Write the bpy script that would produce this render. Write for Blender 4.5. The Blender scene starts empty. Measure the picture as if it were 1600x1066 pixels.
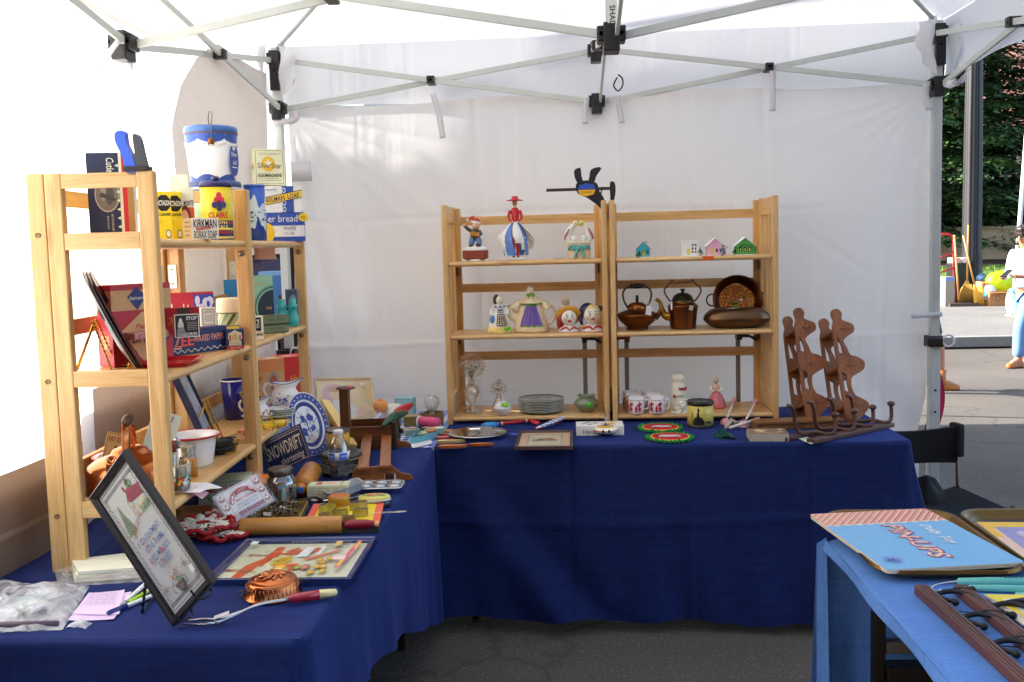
import bpy,bmesh,math,random
from mathutils import Matrix,Vector as Vec,noise
from math import sin,cos
MTr,MRo,Rnd=Matrix.Translation,Matrix.Rotation,random.Random
PI=math.pi;rad=math.radians
S=bpy.context.scene
COL=S.collection
RX,RY=1600,1066
# -- camera
CF,CCY=1431.7,501.45
CP,CR,CYW=0.0812,-0.0262,-0.0659
CAM=Vec((0.5475,-3.8947,1.5082))
_f=Vec((sin(CYW)*cos(CP),cos(CYW)*cos(CP),-sin(CP)))
_r=Vec((cos(CYW),-sin(CYW),0));_u=_r.cross(_f)
_r2=cos(CR)*_r+sin(CR)*_u;_u2=-sin(CR)*_r+cos(CR)*_u
cd=bpy.data.cameras.new('camera');co=bpy.data.objects.new('camera',cd);COL.objects.link(co)
cd.sensor_width=36;cd.sensor_fit='HORIZONTAL';cd.lens=CF/RX*36
cd.shift_y=-(RY/2-CCY)/RX;cd.clip_start=.02;cd.clip_end=400
co.matrix_world=Matrix(((_r2.x,_u2.x,-_f.x,CAM.x),(_r2.y,_u2.y,-_f.y,CAM.y),(_r2.z,_u2.z,-_f.z,CAM.z),(0,0,0,1)))
S.camera=co
# -- sky, sun, exposure
SUN_EL,SUN_AZ=rad(33),rad(-12)
W=bpy.data.worlds.new('World');S.world=W;W.use_nodes=True
wn=W.node_tree.nodes;wl=W.node_tree.links
sky=wn.new('ShaderNodeTexSky');sky.sky_type='NISHITA';sky.sun_disc=False
sky.sun_elevation=SUN_EL;sky.sun_rotation=rad(270)-SUN_AZ+rad(0)
sky.air_density=1.0;sky.dust_density=2.5
bg=wn['Background'];bg.inputs['Strength'].default_value=.15
wl.new(sky.outputs['Color'],bg.inputs['Color'])
sl=bpy.data.lights.new('sun','SUN');so=bpy.data.objects.new('sun',sl);COL.objects.link(so)
sl.energy=4.6;sl.angle=rad(.6);sl.color=(1,.955,.88)
_sd=Vec((cos(SUN_EL)*cos(SUN_AZ),cos(SUN_EL)*sin(SUN_AZ),-sin(SUN_EL)))
so.rotation_euler=_sd.to_track_quat('-Z','Y').to_euler();so.location=(-12,-6,14)
S.view_settings.view_transform='Standard';S.view_settings.look='None'
S.view_settings.exposure=1.8;S.view_settings.gamma=1
S.render.engine='CYCLES'
try:
 S.cycles.use_denoising=True;S.cycles.max_bounces=12;S.cycles.diffuse_bounces=6
 S.cycles.transmission_bounces=10;S.cycles.transparent_max_bounces=12
 S.cycles.caustics_reflective=False;S.cycles.caustics_refractive=False
 S.cycles.sample_clamp_indirect=6
except Exception:pass
# -- points on real surfaces from sight lines
def ray(px,py):return _f+_r2*((px-800)/CF)-_u2*((py-CCY)/CF)
def U(px,py,z):
 d=ray(px,py);return CAM+d*((z-CAM.z)/d.z)
def V(px,py,y):
 d=ray(px,py);return CAM+d*((y-CAM.y)/d.y)
def XX(px,py,x):
 d=ray(px,py);return CAM+d*((x-CAM.x)/d.x)
def SC(p):return CF/((Vec(p)-CAM).dot(_f))
LO=Vec((-.429,-1.777,.743));LPH=-.0523
LE=Vec((sin(LPH),cos(LPH),0));LN=Vec((cos(LPH),-sin(LPH),0))
LB=(.743+.806,.743+.476,.743+.158)
def LP(px,py,dep):
 d=ray(px,py);o=LO-LN*dep;return CAM+d*((o-CAM).dot(LN)/d.dot(LN))
def LL(u,dep,z):return LO+LE*u-LN*dep+Vec((0,0,z))
# -- materials
def lin(c):
 if isinstance(c,str):
  c=c.lstrip('#');c=tuple(int(c[i:i+2],16)/255 for i in(0,2,4))
  return tuple(x/12.92 if x<=.04045 else((x+.055)/1.055)**2.4 for x in c)
 return c
MC={}
def newmat(name):
 m=bpy.data.materials.new(name);m.use_nodes=True
 nt=m.node_tree;return m,nt,nt.nodes,nt.links,nt.nodes['Principled BSDF']
def P(c,rough=.55,metal=0,var=.10,scale=14,bump=0,spec=.5,coat=0,trans=0,name=None):
 """paint / card / ceramic / metal with slight uneven tone and gloss"""
 key=(str(c),rough,metal,var,scale,bump,spec,coat,trans)
 if key in MC:return MC[key]
 m,nt,N,L,b=newmat(name or 'paint')
 r,g,bl=lin(c)
 if not metal:r,g,bl=(min(.86,k*1.22)for k in(r,g,bl))
 tc=N.new('ShaderNodeTexCoord');n=N.new('ShaderNodeTexNoise')
 n.inputs['Scale'].default_value=scale;n.inputs['Detail'].default_value=5
 L.new(tc.outputs['Object'],n.inputs['Vector'])
 mix=N.new('ShaderNodeMix');mix.data_type='RGBA'
 lo,hi=1-var,1+var
 mix.inputs[6].default_value=(r*lo,g*lo,bl*lo,1);mix.inputs[7].default_value=(min(1,r*hi),min(1,g*hi),min(1,bl*hi),1)
 L.new(n.outputs['Fac'],mix.inputs[0]);L.new(mix.outputs[2],b.inputs['Base Color'])
 mr=N.new('ShaderNodeMapRange');mr.inputs[3].default_value=max(.02,rough-.08);mr.inputs[4].default_value=min(1,rough+.08)
 L.new(n.outputs['Fac'],mr.inputs[0]);L.new(mr.outputs[0],b.inputs['Roughness'])
 b.inputs['Metallic'].default_value=metal;b.inputs['Specular IOR Level'].default_value=spec
 b.inputs['Coat Weight'].default_value=coat
 if trans:
  b.inputs['Transmission Weight'].default_value=trans
 if bump:
  bp=N.new('ShaderNodeBump');bp.inputs['Strength'].default_value=bump;bp.inputs['Distance'].default_value=.002
  n2=N.new('ShaderNodeTexNoise');n2.inputs['Scale'].default_value=scale*9;n2.inputs['Detail'].default_value=4
  L.new(tc.outputs['Object'],n2.inputs['Vector']);L.new(n2.outputs['Fac'],bp.inputs['Height']);L.new(bp.outputs[0],b.inputs['Normal'])
 MC[key]=m;return m
def wood(c1,c2,axis='z',rough=.42,fine=1.0,knots=True,coat=.15):
 key=('wood',str(c1),str(c2),axis,rough,fine)
 if key in MC:return MC[key]
 m,nt,N,L,b=newmat('wood')
 tc=N.new('ShaderNodeTexCoord');mp=N.new('ShaderNodeMapping')
 oi=N.new('ShaderNodeObjectInfo');ad=N.new('ShaderNodeVectorMath');ad.operation='ADD'
 mu=N.new('ShaderNodeVectorMath');mu.operation='SCALE';mu.inputs[0].default_value=(3.1,5.7,2.3)
 L.new(oi.outputs['Random'],mu.inputs['Scale']);L.new(tc.outputs['Object'],ad.inputs[0]);L.new(mu.outputs[0],ad.inputs[1])
 L.new(ad.outputs[0],mp.inputs[0])
 s={'x':(3,55,55),'y':(55,3,55),'z':(55,55,3)}[axis]
 mp.inputs['Scale'].default_value=tuple(k*fine for k in s)
 n1=N.new('ShaderNodeTexNoise');n1.inputs['Scale'].default_value=.55;n1.inputs['Detail'].default_value=6;n1.inputs['Distortion'].default_value=.8
 n2=N.new('ShaderNodeTexNoise');n2.inputs['Scale'].default_value=4.0;n2.inputs['Detail'].default_value=3
 L.new(mp.outputs[0],n1.inputs['Vector']);L.new(mp.outputs[0],n2.inputs['Vector'])
 n3=N.new('ShaderNodeTexNoise');n3.inputs['Scale'].default_value=5;L.new(ad.outputs[0],n3.inputs['Vector'])
 cr=N.new('ShaderNodeValToRGB');cr.color_ramp.elements[0].position=.33;cr.color_ramp.elements[1].position=.66
 cr.color_ramp.elements[0].color=(*lin(c1),1);cr.color_ramp.elements[1].color=(*lin(c2),1)
 L.new(n1.outputs['Fac'],cr.inputs[0])
 mx=N.new('ShaderNodeMix');mx.data_type='RGBA';mx.blend_type='MULTIPLY';mx.inputs[0].default_value=.38
 cr2=N.new('ShaderNodeValToRGB');cr2.color_ramp.elements[0].position=.35;cr2.color_ramp.elements[1].position=.55
 cr2.color_ramp.elements[0].color=(.62,.55,.46,1);cr2.color_ramp.elements[1].color=(1,1,1,1)
 L.new(n2.outputs['Fac'],cr2.inputs[0]);L.new(cr.outputs[0],mx.inputs[6]);L.new(cr2.outputs[0],mx.inputs[7])
 if knots:
  mk=N.new('ShaderNodeMapping');mk.inputs['Scale'].default_value={'x':(2.2,9,9),'y':(9,2.2,9),'z':(9,9,2.2)}[axis];L.new(ad.outputs[0],mk.inputs[0])
  vk=N.new('ShaderNodeTexVoronoi');vk.inputs['Scale'].default_value=1.1;L.new(mk.outputs[0],vk.inputs['Vector'])
  mq=N.new('ShaderNodeMapRange');mq.inputs[1].default_value=.03;mq.inputs[2].default_value=.13;mq.inputs[3].default_value=.55;mq.inputs[4].default_value=0;L.new(vk.outputs['Distance'],mq.inputs[0])
  kx=N.new('ShaderNodeMix');kx.data_type='RGBA';kx.blend_type='MULTIPLY';kx.inputs[7].default_value=(.45,.26,.12,1);L.new(mq.outputs[0],kx.inputs[0]);L.new(mx.outputs[2],kx.inputs[6]);mx=kx
 hs=N.new('ShaderNodeHueSaturation');mr=N.new('ShaderNodeMapRange');mr.inputs[3].default_value=.86;mr.inputs[4].default_value=1.1
 L.new(n3.outputs['Fac'],mr.inputs[0]);L.new(mr.outputs[0],hs.inputs['Value']);L.new(mx.outputs[2],hs.inputs['Color'])
 L.new(hs.outputs[0],b.inputs['Base Color']);b.inputs['Roughness'].default_value=rough;b.inputs['Coat Weight'].default_value=coat
 b.inputs['Coat Roughness'].default_value=.25
 bp=N.new('ShaderNodeBump');bp.inputs['Strength'].default_value=.12;bp.inputs['Distance'].default_value=.001
 L.new(n2.outputs['Fac'],bp.inputs['Height']);L.new(bp.outputs[0],b.inputs['Normal'])
 MC[key]=m;return m
PINE1,PINE2='#d8a765','#e9c489'
def pine(a):return wood(PINE1,PINE2,a)
def walnut(a):return wood('#4a2710','#7a4a22',a,rough=.45)
def oak(a):return wood('#7c441c','#a9642e',a,rough=.45)
def cloth(c1,c2,scale=260,sheen=.3,name='cloth',big=.25,rough=.85,tint=None):
 key=('cloth',c1,c2,scale)
 if key in MC:return MC[key]
 m,nt,N,L,b=newmat(name)
 tc=N.new('ShaderNodeTexCoord')
 w1=N.new('ShaderNodeTexNoise');w2=N.new('ShaderNodeTexNoise')
 for w,s in((w1,(1,1,.03)),(w2,(.03,.03,1))):
  mp=N.new('ShaderNodeMapping');mp.inputs['Scale'].default_value=s;L.new(tc.outputs['Object'],mp.inputs[0]);L.new(mp.outputs[0],w.inputs['Vector'])
  w.inputs['Scale'].default_value=scale;w.inputs['Detail'].default_value=2
 w3=N.new('ShaderNodeTexNoise');mp=N.new('ShaderNodeMapping');mp.inputs['Scale'].default_value=(.03,1,.4);L.new(tc.outputs['Object'],mp.inputs[0]);L.new(mp.outputs[0],w3.inputs['Vector']);w3.inputs['Scale'].default_value=scale
 ad=N.new('ShaderNodeMath');L.new(w1.outputs['Fac'],ad.inputs[0]);L.new(w2.outputs['Fac'],ad.inputs[1])
 ad2=N.new('ShaderNodeMath');L.new(ad.outputs[0],ad2.inputs[0]);L.new(w3.outputs['Fac'],ad2.inputs[1])
 n=N.new('ShaderNodeTexNoise');n.inputs['Scale'].default_value=3;n.inputs['Detail'].default_value=5;L.new(tc.outputs['Object'],n.inputs['Vector'])
 ad3=N.new('ShaderNodeMath');ad3.operation='MULTIPLY_ADD';ad3.inputs[1].default_value=big*2;L.new(n.outputs['Fac'],ad3.inputs[0]);L.new(ad2.outputs[0],ad3.inputs[2])
 mr=N.new('ShaderNodeMapRange');mr.inputs[1].default_value=.9+big;mr.inputs[2].default_value=2.1+big;L.new(ad3.outputs[0],mr.inputs[0])
 mix=N.new('ShaderNodeMix');mix.data_type='RGBA';mix.inputs[6].default_value=(*lin(c1),1);mix.inputs[7].default_value=(*lin(c2),1)
 L.new(mr.outputs[0],mix.inputs[0]);L.new(mix.outputs[2],b.inputs['Base Color'])
 b.inputs['Roughness'].default_value=rough;b.inputs['Sheen Weight'].default_value=sheen;b.inputs['Sheen Tint'].default_value=(*lin(tint or c2),1);b.inputs['Sheen Roughness'].default_value=.45
 b.inputs['Specular IOR Level'].default_value=.25
 bp=N.new('ShaderNodeBump');bp.inputs['Strength'].default_value=.25;bp.inputs['Distance'].default_value=.0008
 L.new(ad2.outputs[0],bp.inputs['Height']);L.new(bp.outputs[0],b.inputs['Normal'])
 MC[key]=m;return m
def tentmat(col,tr,name='tent_fabric',bump=.5,wr=3.0):
 """woven canopy cloth that passes part of the light"""
 m,nt,N,L,b=newmat(name)
 tc=N.new('ShaderNodeTexCoord')
 n=N.new('ShaderNodeTexNoise');n.inputs['Scale'].default_value=wr;n.inputs['Detail'].default_value=4;n.inputs['Distortion'].default_value=1.2
 L.new(tc.outputs['Object'],n.inputs['Vector'])
 sc0=N.new('ShaderNodeMath');sc0.operation='MULTIPLY';sc0.inputs[1].default_value=1.3;L.new(n.outputs['Fac'],sc0.inputs[0]);acc=sc0.outputs[0]
 for rz_,sc_,k_ in(((.1,.9,.2),(7,7,.5),.45),((-.1,-1.0,-.3),(7,7,.5),.35)):
  mp=N.new('ShaderNodeMapping');mp.inputs['Rotation'].default_value=rz_;mp.inputs['Scale'].default_value=sc_;L.new(tc.outputs['Object'],mp.inputs[0])
  q=N.new('ShaderNodeTexNoise');q.inputs['Scale'].default_value=.8;q.inputs['Detail'].default_value=3;L.new(mp.outputs[0],q.inputs['Vector'])
  rg_=N.new('ShaderNodeMapRange');rg_.inputs[1].default_value=.56;rg_.inputs[2].default_value=.8;rg_.inputs[4].default_value=k_;L.new(q.outputs['Fac'],rg_.inputs[0])
  ad=N.new('ShaderNodeMath');L.new(acc,ad.inputs[0]);L.new(rg_.outputs[0],ad.inputs[1]);acc=ad.outputs[0]
 bp=N.new('ShaderNodeBump');bp.inputs['Strength'].default_value=bump;bp.inputs['Distance'].default_value=.03
 L.new(ad.outputs[0],bp.inputs['Height'])
 d=N.new('ShaderNodeBsdfDiffuse');t=N.new('ShaderNodeBsdfTranslucent')
 d.inputs['Color'].default_value=(*lin(col),1);t.inputs['Color'].default_value=(*lin(col),1)
 L.new(bp.outputs[0],d.inputs['Normal']);L.new(bp.outputs[0],t.inputs['Normal'])
 mx=N.new('ShaderNodeMixShader');mx.inputs[0].default_value=tr
 L.new(d.outputs[0],mx.inputs[1]);L.new(t.outputs[0],mx.inputs[2])
 g=N.new('ShaderNodeBsdfGlossy');g.inputs['Roughness'].default_value=.45;L.new(bp.outputs[0],g.inputs['Normal'])
 mx2=N.new('ShaderNodeMixShader');mx2.inputs[0].default_value=.03;L.new(mx.outputs[0],mx2.inputs[1]);L.new(g.outputs[0],mx2.inputs[2])
 out=N['Material Output'];L.new(mx2.outputs[0],out.inputs['Surface']);return m
def glassmat(col='#f2f5f2',rough=.02,ior=1.45,alpha=.72,base=.05):
 """thin clear glass: mostly see-through, reflecting at its edges"""
 key=('glass',col,rough,ior,alpha,base)
 if key in MC:return MC[key]
 m,nt,N,L,b=newmat('glass')
 tr=N.new('ShaderNodeBsdfTransparent');tr.inputs['Color'].default_value=(*lin(col),1)
 gl=N.new('ShaderNodeBsdfGlossy');gl.inputs['Roughness'].default_value=rough
 lw=N.new('ShaderNodeLayerWeight');lw.inputs['Blend'].default_value=.35
 mr=N.new('ShaderNodeMapRange');mr.inputs[3].default_value=base;mr.inputs[4].default_value=1-alpha+.55
 n=N.new('ShaderNodeTexNoise');n.inputs['Scale'].default_value=60;tc=N.new('ShaderNodeTexCoord');L.new(tc.outputs['Object'],n.inputs['Vector'])
 bp=N.new('ShaderNodeBump');bp.inputs['Strength'].default_value=.25;bp.inputs['Distance'].default_value=.001;L.new(n.outputs['Fac'],bp.inputs['Height']);L.new(bp.outputs[0],gl.inputs['Normal']);L.new(bp.outputs[0],lw.inputs['Normal'])
 L.new(lw.outputs['Facing'],mr.inputs[0])
 mx=N.new('ShaderNodeMixShader');L.new(mr.outputs[0],mx.inputs[0]);L.new(tr.outputs[0],mx.inputs[1]);L.new(gl.outputs[0],mx.inputs[2])
 L.new(mx.outputs[0],N['Material Output'].inputs['Surface']);MC[key]=m;return m
def filmmat(col='#e8e8ee',amt=.25):
 """clear plastic film with creases"""
 key=('film',col,amt)
 if key in MC:return MC[key]
 m,nt,N,L,b=newmat('plastic_film')
 tr=N.new('ShaderNodeBsdfTransparent');d=N.new('ShaderNodeBsdfPrincipled');d.inputs['Base Color'].default_value=(*lin(col),1);d.inputs['Roughness'].default_value=.15
 n=N.new('ShaderNodeTexNoise');n.inputs['Scale'].default_value=14;n.inputs['Detail'].default_value=4;n.inputs['Distortion'].default_value=2;tc=N.new('ShaderNodeTexCoord');L.new(tc.outputs['Object'],n.inputs['Vector'])
 bp=N.new('ShaderNodeBump');bp.inputs['Strength'].default_value=.7;bp.inputs['Distance'].default_value=.01;L.new(n.outputs['Fac'],bp.inputs['Height']);L.new(bp.outputs[0],d.inputs['Normal'])
 mr=N.new('ShaderNodeMapRange');mr.inputs[1].default_value=.35;mr.inputs[2].default_value=.7;mr.inputs[3].default_value=amt*.5;mr.inputs[4].default_value=min(1,amt*1.8);L.new(n.outputs['Fac'],mr.inputs[0])
 mx=N.new('ShaderNodeMixShader');L.new(mr.outputs[0],mx.inputs[0]);L.new(tr.outputs[0],mx.inputs[1]);L.new(d.outputs[0],mx.inputs[2])
 L.new(mx.outputs[0],N['Material Output'].inputs['Surface']);MC[key]=m;return m
COPPER=P('#bb7044',.24,1,.18,9,.05,name='copper');COPPER_OLD=P('#7a4a28',.36,1,.3,9,.08,name='old_copper')
BRASS=P('#a8803a',.3,1,.25,12,name='brass');STEEL=P('#b9bcc0',.28,1,.12,20,name='steel');TIN=P('#8f9094',.35,1,.25,20,name='tin')
GOLD=P('#d0a030',.22,1,.1,20,name='gold_wire');IRON=P('#1b1a1a',.5,.3,.2,20,name='iron')
BLK=P('#141414',.45,0,.2,20,name='black_plastic');WHITE=P('#ecebe6',.4,name='white');CREAM=P('#e6d8b4',.55,name='cream')
# -- mesh builder
def rot_to(d):
 return Vec(d).normalized().to_track_quat('Z','Y').to_matrix().to_4x4()
TXT={}
def text_geo(s,bold=0.0,shear=0.0):
 k=(s,bold,shear)
 if k in TXT:return TXT[k]
 c=bpy.data.curves.new('lettering','FONT');c.body=s;c.size=1;c.offset=bold;c.shear=shear;c.resolution_u=2;c.fill_mode='FRONT'
 o=bpy.data.objects.new('lettering',c);me=o.to_mesh()
 vs=[tuple(v.co)for v in me.vertices];fs=[tuple(p.vertices)for p in me.polygons]
 o.to_mesh_clear();bpy.data.objects.remove(o);bpy.data.curves.remove(c)
 if vs:
  x0=min(v[0]for v in vs);x1=max(v[0]for v in vs);y0=min(v[1]for v in vs);y1=max(v[1]for v in vs)
  w=max(x1-x0,1e-6);h=max(y1-y0,1e-6)
  vs=[((v[0]-x0)/w-.5,(v[1]-y0)/h-.5)for v in vs]
 TXT[k]=(vs,fs);return TXT[k]
class MB:
 def __init__(s):s.v=[];s.f=[];s.mi=[];s.sm=[];s.mats=[]
 def m(s,mat):
  if mat not in s.mats:s.mats.append(mat)
  return s.mats.index(mat)
 def add(s,vs,fs,mat,smooth=False,T=None):
  o=len(s.v)
  s.v+=[tuple(T@Vec(v))if T is not None else tuple(v)for v in vs]
  i=s.m(mat)
  for f in fs:s.f.append(tuple(o+k for k in f));s.mi.append(i);s.sm.append(smooth)
  return s
 def box(s,x0,x1,y0,y1,z0,z1,mat,bev=0,T=None):
  if bev:
   bm=bmesh.new();bmesh.ops.create_cube(bm,size=1)
   for v in bm.verts:v.co=((x0+x1)/2+v.co.x*(x1-x0),(y0+y1)/2+v.co.y*(y1-y0),(z0+z1)/2+v.co.z*(z1-z0))
   bmesh.ops.bevel(bm,geom=bm.edges[:],offset=bev,segments=2,affect='EDGES',profile=.6)
   bm.verts.index_update();vs=[tuple(v.co)for v in bm.verts];fs=[tuple(v.index for v in f.verts)for f in bm.faces];bm.free()
   return s.add(vs,fs,mat,False,T)
  vs=[(x,y,z)for x in(x0,x1)for y in(y0,y1)for z in(z0,z1)]
  return s.add(vs,[(0,1,3,2),(4,6,7,5),(0,4,5,1),(2,3,7,6),(0,2,6,4),(1,5,7,3)],mat,False,T)
 def beam(s,a,b,w,h,mat,up=(0,0,1),bev=0):
  a,b=Vec(a),Vec(b);d=b-a;L=d.length;z=d.normalized();up=Vec(up)
  x=up.cross(z)
  if x.length<1e-4:x=Vec((1,0,0)).cross(z)
  x.normalize();y=z.cross(x)
  T=Matrix(((x.x,y.x,z.x,a.x),(x.y,y.y,z.y,a.y),(x.z,y.z,z.z,a.z),(0,0,0,1)))
  return s.box(-w/2,w/2,-h/2,h/2,0,L,mat,bev,T)
 def prism(s,poly,z0,z1,mat,T=None,smooth=False,cap=None):
  n=len(poly);vs=[(x,y,z0)for x,y in poly]+[(x,y,z1)for x,y in poly]
  s.add(vs,[tuple(range(n-1,-1,-1)),tuple(range(n,2*n))],cap or mat,False,T)
  return s.add(vs,[(i,(i+1)%n,n+(i+1)%n,n+i)for i in range(n)],mat,smooth,T)
 def lathe(s,prof,mat,seg=28,sx=1,sy=1,T=None,smooth=True,a0=0,a1=2*PI):
  full=abs(a1-a0-2*PI)<1e-6;n=seg if full else seg+1;vs=[];fs=[]
  for r,z in prof:
   for i in range(n):
    a=a0+(a1-a0)*i/seg;vs.append((r*cos(a)*sx,r*sin(a)*sy,z))
  for j in range(len(prof)-1):
   for i in range(seg):
    k=(i+1)%n;fs.append((j*n+i,j*n+k,(j+1)*n+k,(j+1)*n+i))
  s.add(vs,fs,mat,smooth,T)
  return s
 def tube(s,pts,r,mat,seg=8,T=None,cap=True,flat=1.0):
  pts=[Vec(p)for p in pts];n=len(pts);rs=list(r)if isinstance(r,(list,tuple))else[r]*n
  if len(rs)!=n:
   q=[i*(len(rs)-1)/(n-1)for i in range(n)];rs=[rs[int(t)]+(rs[min(int(t)+1,len(rs)-1)]-rs[int(t)])*(t-int(t))for t in q]
  vs=[];fs=[];t0=(pts[1]-pts[0]).normalized();ref=t0.orthogonal().normalized()
  for i,p in enumerate(pts):
   t=(pts[min(i+1,n-1)]-pts[max(i-1,0)])
   t=t.normalized()if t.length>1e-9 else t0
   ref=(ref-t*ref.dot(t));ref=ref.normalized()if ref.length>1e-6 else t.orthogonal().normalized();b=t.cross(ref)
   for k in range(seg):
    a=2*PI*k/seg;vs.append(tuple(p+ref*(rs[i]*cos(a))+b*(rs[i]*flat*sin(a))))
  for i in range(n-1):
   for k in range(seg):
    q=(k+1)%seg;fs.append((i*seg+k,i*seg+q,(i+1)*seg+q,(i+1)*seg+k))
  if cap:fs+=[tuple(range(seg-1,-1,-1)),tuple((n-1)*seg+k for k in range(seg))]
  return s.add(vs,fs,mat,True,T)
 def ball(s,c,r,mat,sx=1,sy=1,sz=1,seg=20,rings=12,T=None):
  vs=[(c[0],c[1],c[2]-r*sz)];fs=[]
  for j in range(1,rings):
   p=-PI/2+PI*j/rings
   for i in range(seg):a=2*PI*i/seg;vs.append((c[0]+r*sx*cos(p)*cos(a),c[1]+r*sy*cos(p)*sin(a),c[2]+r*sz*sin(p)))
  vs.append((c[0],c[1],c[2]+r*sz));t=len(vs)-1
  for i in range(seg):fs.append((0,1+(i+1)%seg,1+i));fs.append((t,1+(rings-2)*seg+i,1+(rings-2)*seg+(i+1)%seg))
  for j in range(rings-2):
   for i in range(seg):k=(i+1)%seg;fs.append((1+j*seg+i,1+j*seg+k,1+(j+1)*seg+k,1+(j+1)*seg+i))
  return s.add(vs,fs,mat,True,T)
 def grid(s,fn,nu,nv,mat,smooth=True,T=None):
  vs=[tuple(fn(i/nu,j/nv))for j in range(nv+1)for i in range(nu+1)]
  fs=[(j*(nu+1)+i,j*(nu+1)+i+1,(j+1)*(nu+1)+i+1,(j+1)*(nu+1)+i)for j in range(nv)for i in range(nu)]
  return s.add(vs,fs,mat,smooth,T)
 def sew(s,rows,mat,closed=False,smooth=True,cap=False,T=None):
  n=len(rows[0]);vs=[tuple(p)for r in rows for p in r];fs=[]
  for j in range(len(rows)-1):
   for i in range(n if closed else n-1):k=(i+1)%n;fs.append((j*n+i,j*n+k,(j+1)*n+k,(j+1)*n+i))
  if cap:fs+=[tuple(range(n-1,-1,-1)),tuple((len(rows)-1)*n+i for i in range(n))]
  return s.add(vs,fs,mat,smooth,T)
 def mesh(s,name):
  me=bpy.data.meshes.new(name);me.from_pydata(s.v,[],s.f)
  for m in s.mats:me.materials.append(m)
  me.polygons.foreach_set('material_index',s.mi);me.polygons.foreach_set('use_smooth',s.sm);me.update();return me
 def obj(s,name,parent=None,loc=None,rot=None):
  o=bpy.data.objects.new(name,s.mesh(name));COL.objects.link(o)
  if parent is not None:o.parent=parent
  if loc is not None:o.location=loc
  if rot is not None:o.rotation_euler=rot if not isinstance(rot,(int,float))else(0,0,rot)
  return o
def tag(o,label,cat,group=None):
 o['label']=label;o['category']=cat
 if group:o['group']=group
 return o
def thing(name,label,cat,loc=(0,0,0),rot=0,group=None):
 o=bpy.data.objects.new(name,None);o.empty_display_size=.05;COL.objects.link(o);o.location=loc
 o.rotation_euler=(0,0,rot)if isinstance(rot,(int,float))else rot
 return tag(o,label,cat,group)
def struct(o,kind='structure'):o['kind']=kind;return o
def rectpoly(w,h,r=0,n=5,cx=0,cy=0):
 if r<=0:return[(cx-w/2,cy-h/2),(cx+w/2,cy-h/2),(cx+w/2,cy+h/2),(cx-w/2,cy+h/2)]
 out=[]
 for sx,sy,a in((1,-1,-PI/2),(1,1,0),(-1,1,PI/2),(-1,-1,PI)):
  for i in range(n+1):
   t=a+PI/2*i/n;out.append((cx+sx*(w/2-r)+r*cos(t),cy+sy*(h/2-r)+r*sin(t)))
 return out
def frame(o,x,y):
 x=Vec(x).normalized();y=Vec(y);y=(y-x*y.dot(x)).normalized();z=x.cross(y);o=Vec(o)
 return Matrix(((x.x,y.x,z.x,o.x),(x.y,y.y,z.y,o.y),(x.z,y.z,z.z,o.z),(0,0,0,1)))
class Dec:
 """printed matter on a flat face: shapes in 0..1 face coordinates, each laid a hair above the last"""
 def __init__(s,mb,F,w,h,z=.0005):s.b=mb;s.F=F;s.w=w;s.h=h;s.z=z
 def poly(s,pts,c,rough=.5):
  s.b.add([(x*s.w,y*s.h,s.z)for x,y in pts],[tuple(range(len(pts)))],c if not isinstance(c,(str,tuple))else P(c,rough,var=.13,scale=32),False,s.F);s.z+=.00022;return s
 def rect(s,x0,y0,x1,y1,c):return s.poly([(x0,y0),(x1,y0),(x1,y1),(x0,y1)],c)
 def ell(s,cx,cy,rx,ry,c,n=20,a0=0,a1=2*PI):return s.poly([(cx+rx*cos(a0+(a1-a0)*i/n),cy+ry*sin(a0+(a1-a0)*i/n))for i in range(n if abs(a1-a0-2*PI)<1e-6 else n+1)],c)
 def line(s,a,b,t,c):
  dx,dy=(b[0]-a[0])*s.w,(b[1]-a[1])*s.h;L=math.hypot(dx,dy)or 1;nx,ny=-dy/L*t/2/s.w,dx/L*t/2/s.h
  return s.poly([(a[0]-nx,a[1]-ny),(b[0]-nx,b[1]-ny),(b[0]+nx,b[1]+ny),(a[0]+nx,a[1]+ny)],c)
 def path(s,pts,t,c):
  for a,b in zip(pts,pts[1:]):s.line(a,b,t,c);s.z-=.00022
  s.z+=.00022;return s
 def ring(s,x0,y0,x1,y1,t,c):
  tx,ty=t/s.w,t/s.h
  for q in((x0,y0,x1,y0+ty),(x0,y1-ty,x1,y1),(x0,y0+ty,x0+tx,y1-ty),(x1-tx,y0+ty,x1,y1-ty)):s.rect(*q,c);s.z-=.00022
  s.z+=.00022;return s
 def txt(s,t,cx,cy,w,h,c,bold=0,shear=0,ang=0):
  vs,fs=text_geo(t,bold,shear);ca,sa=cos(ang),sin(ang);out=[]
  for x,y in vs:
   X,Y=x*w*s.w,y*h*s.h
   if ang:X,Y=x*w*s.h if abs(abs(ang)-PI/2)<.01 else x*w*s.w,y*h*s.w if abs(abs(ang)-PI/2)<.01 else y*h*s.h
   out.append((cx*s.w+X*ca-Y*sa,cy*s.h+X*sa+Y*ca,s.z))
  s.b.add(out,fs,P(c,.5,var=.13,scale=32)if isinstance(c,(str,tuple))else c,False,s.F);s.z+=.00022;return s
 def lines(s,x0,y0,x1,y1,n,c,t=.0012,rnd=None):
  rnd=rnd or Rnd(int(abs(x0*977+y0*331+n*17)))
  for i in range(n):
   y=y1-(y1-y0)*(i+.5)/n;x=x0
   while x<x1-.02:
    l=rnd.uniform(.05,.16)*(x1-x0);s.rect(x,y-t/s.h/2,min(x1,x+l),y+t/s.h/2,c);s.z-=.00022;x+=l+.03*(x1-x0)
  s.z+=.00022;return s
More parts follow.
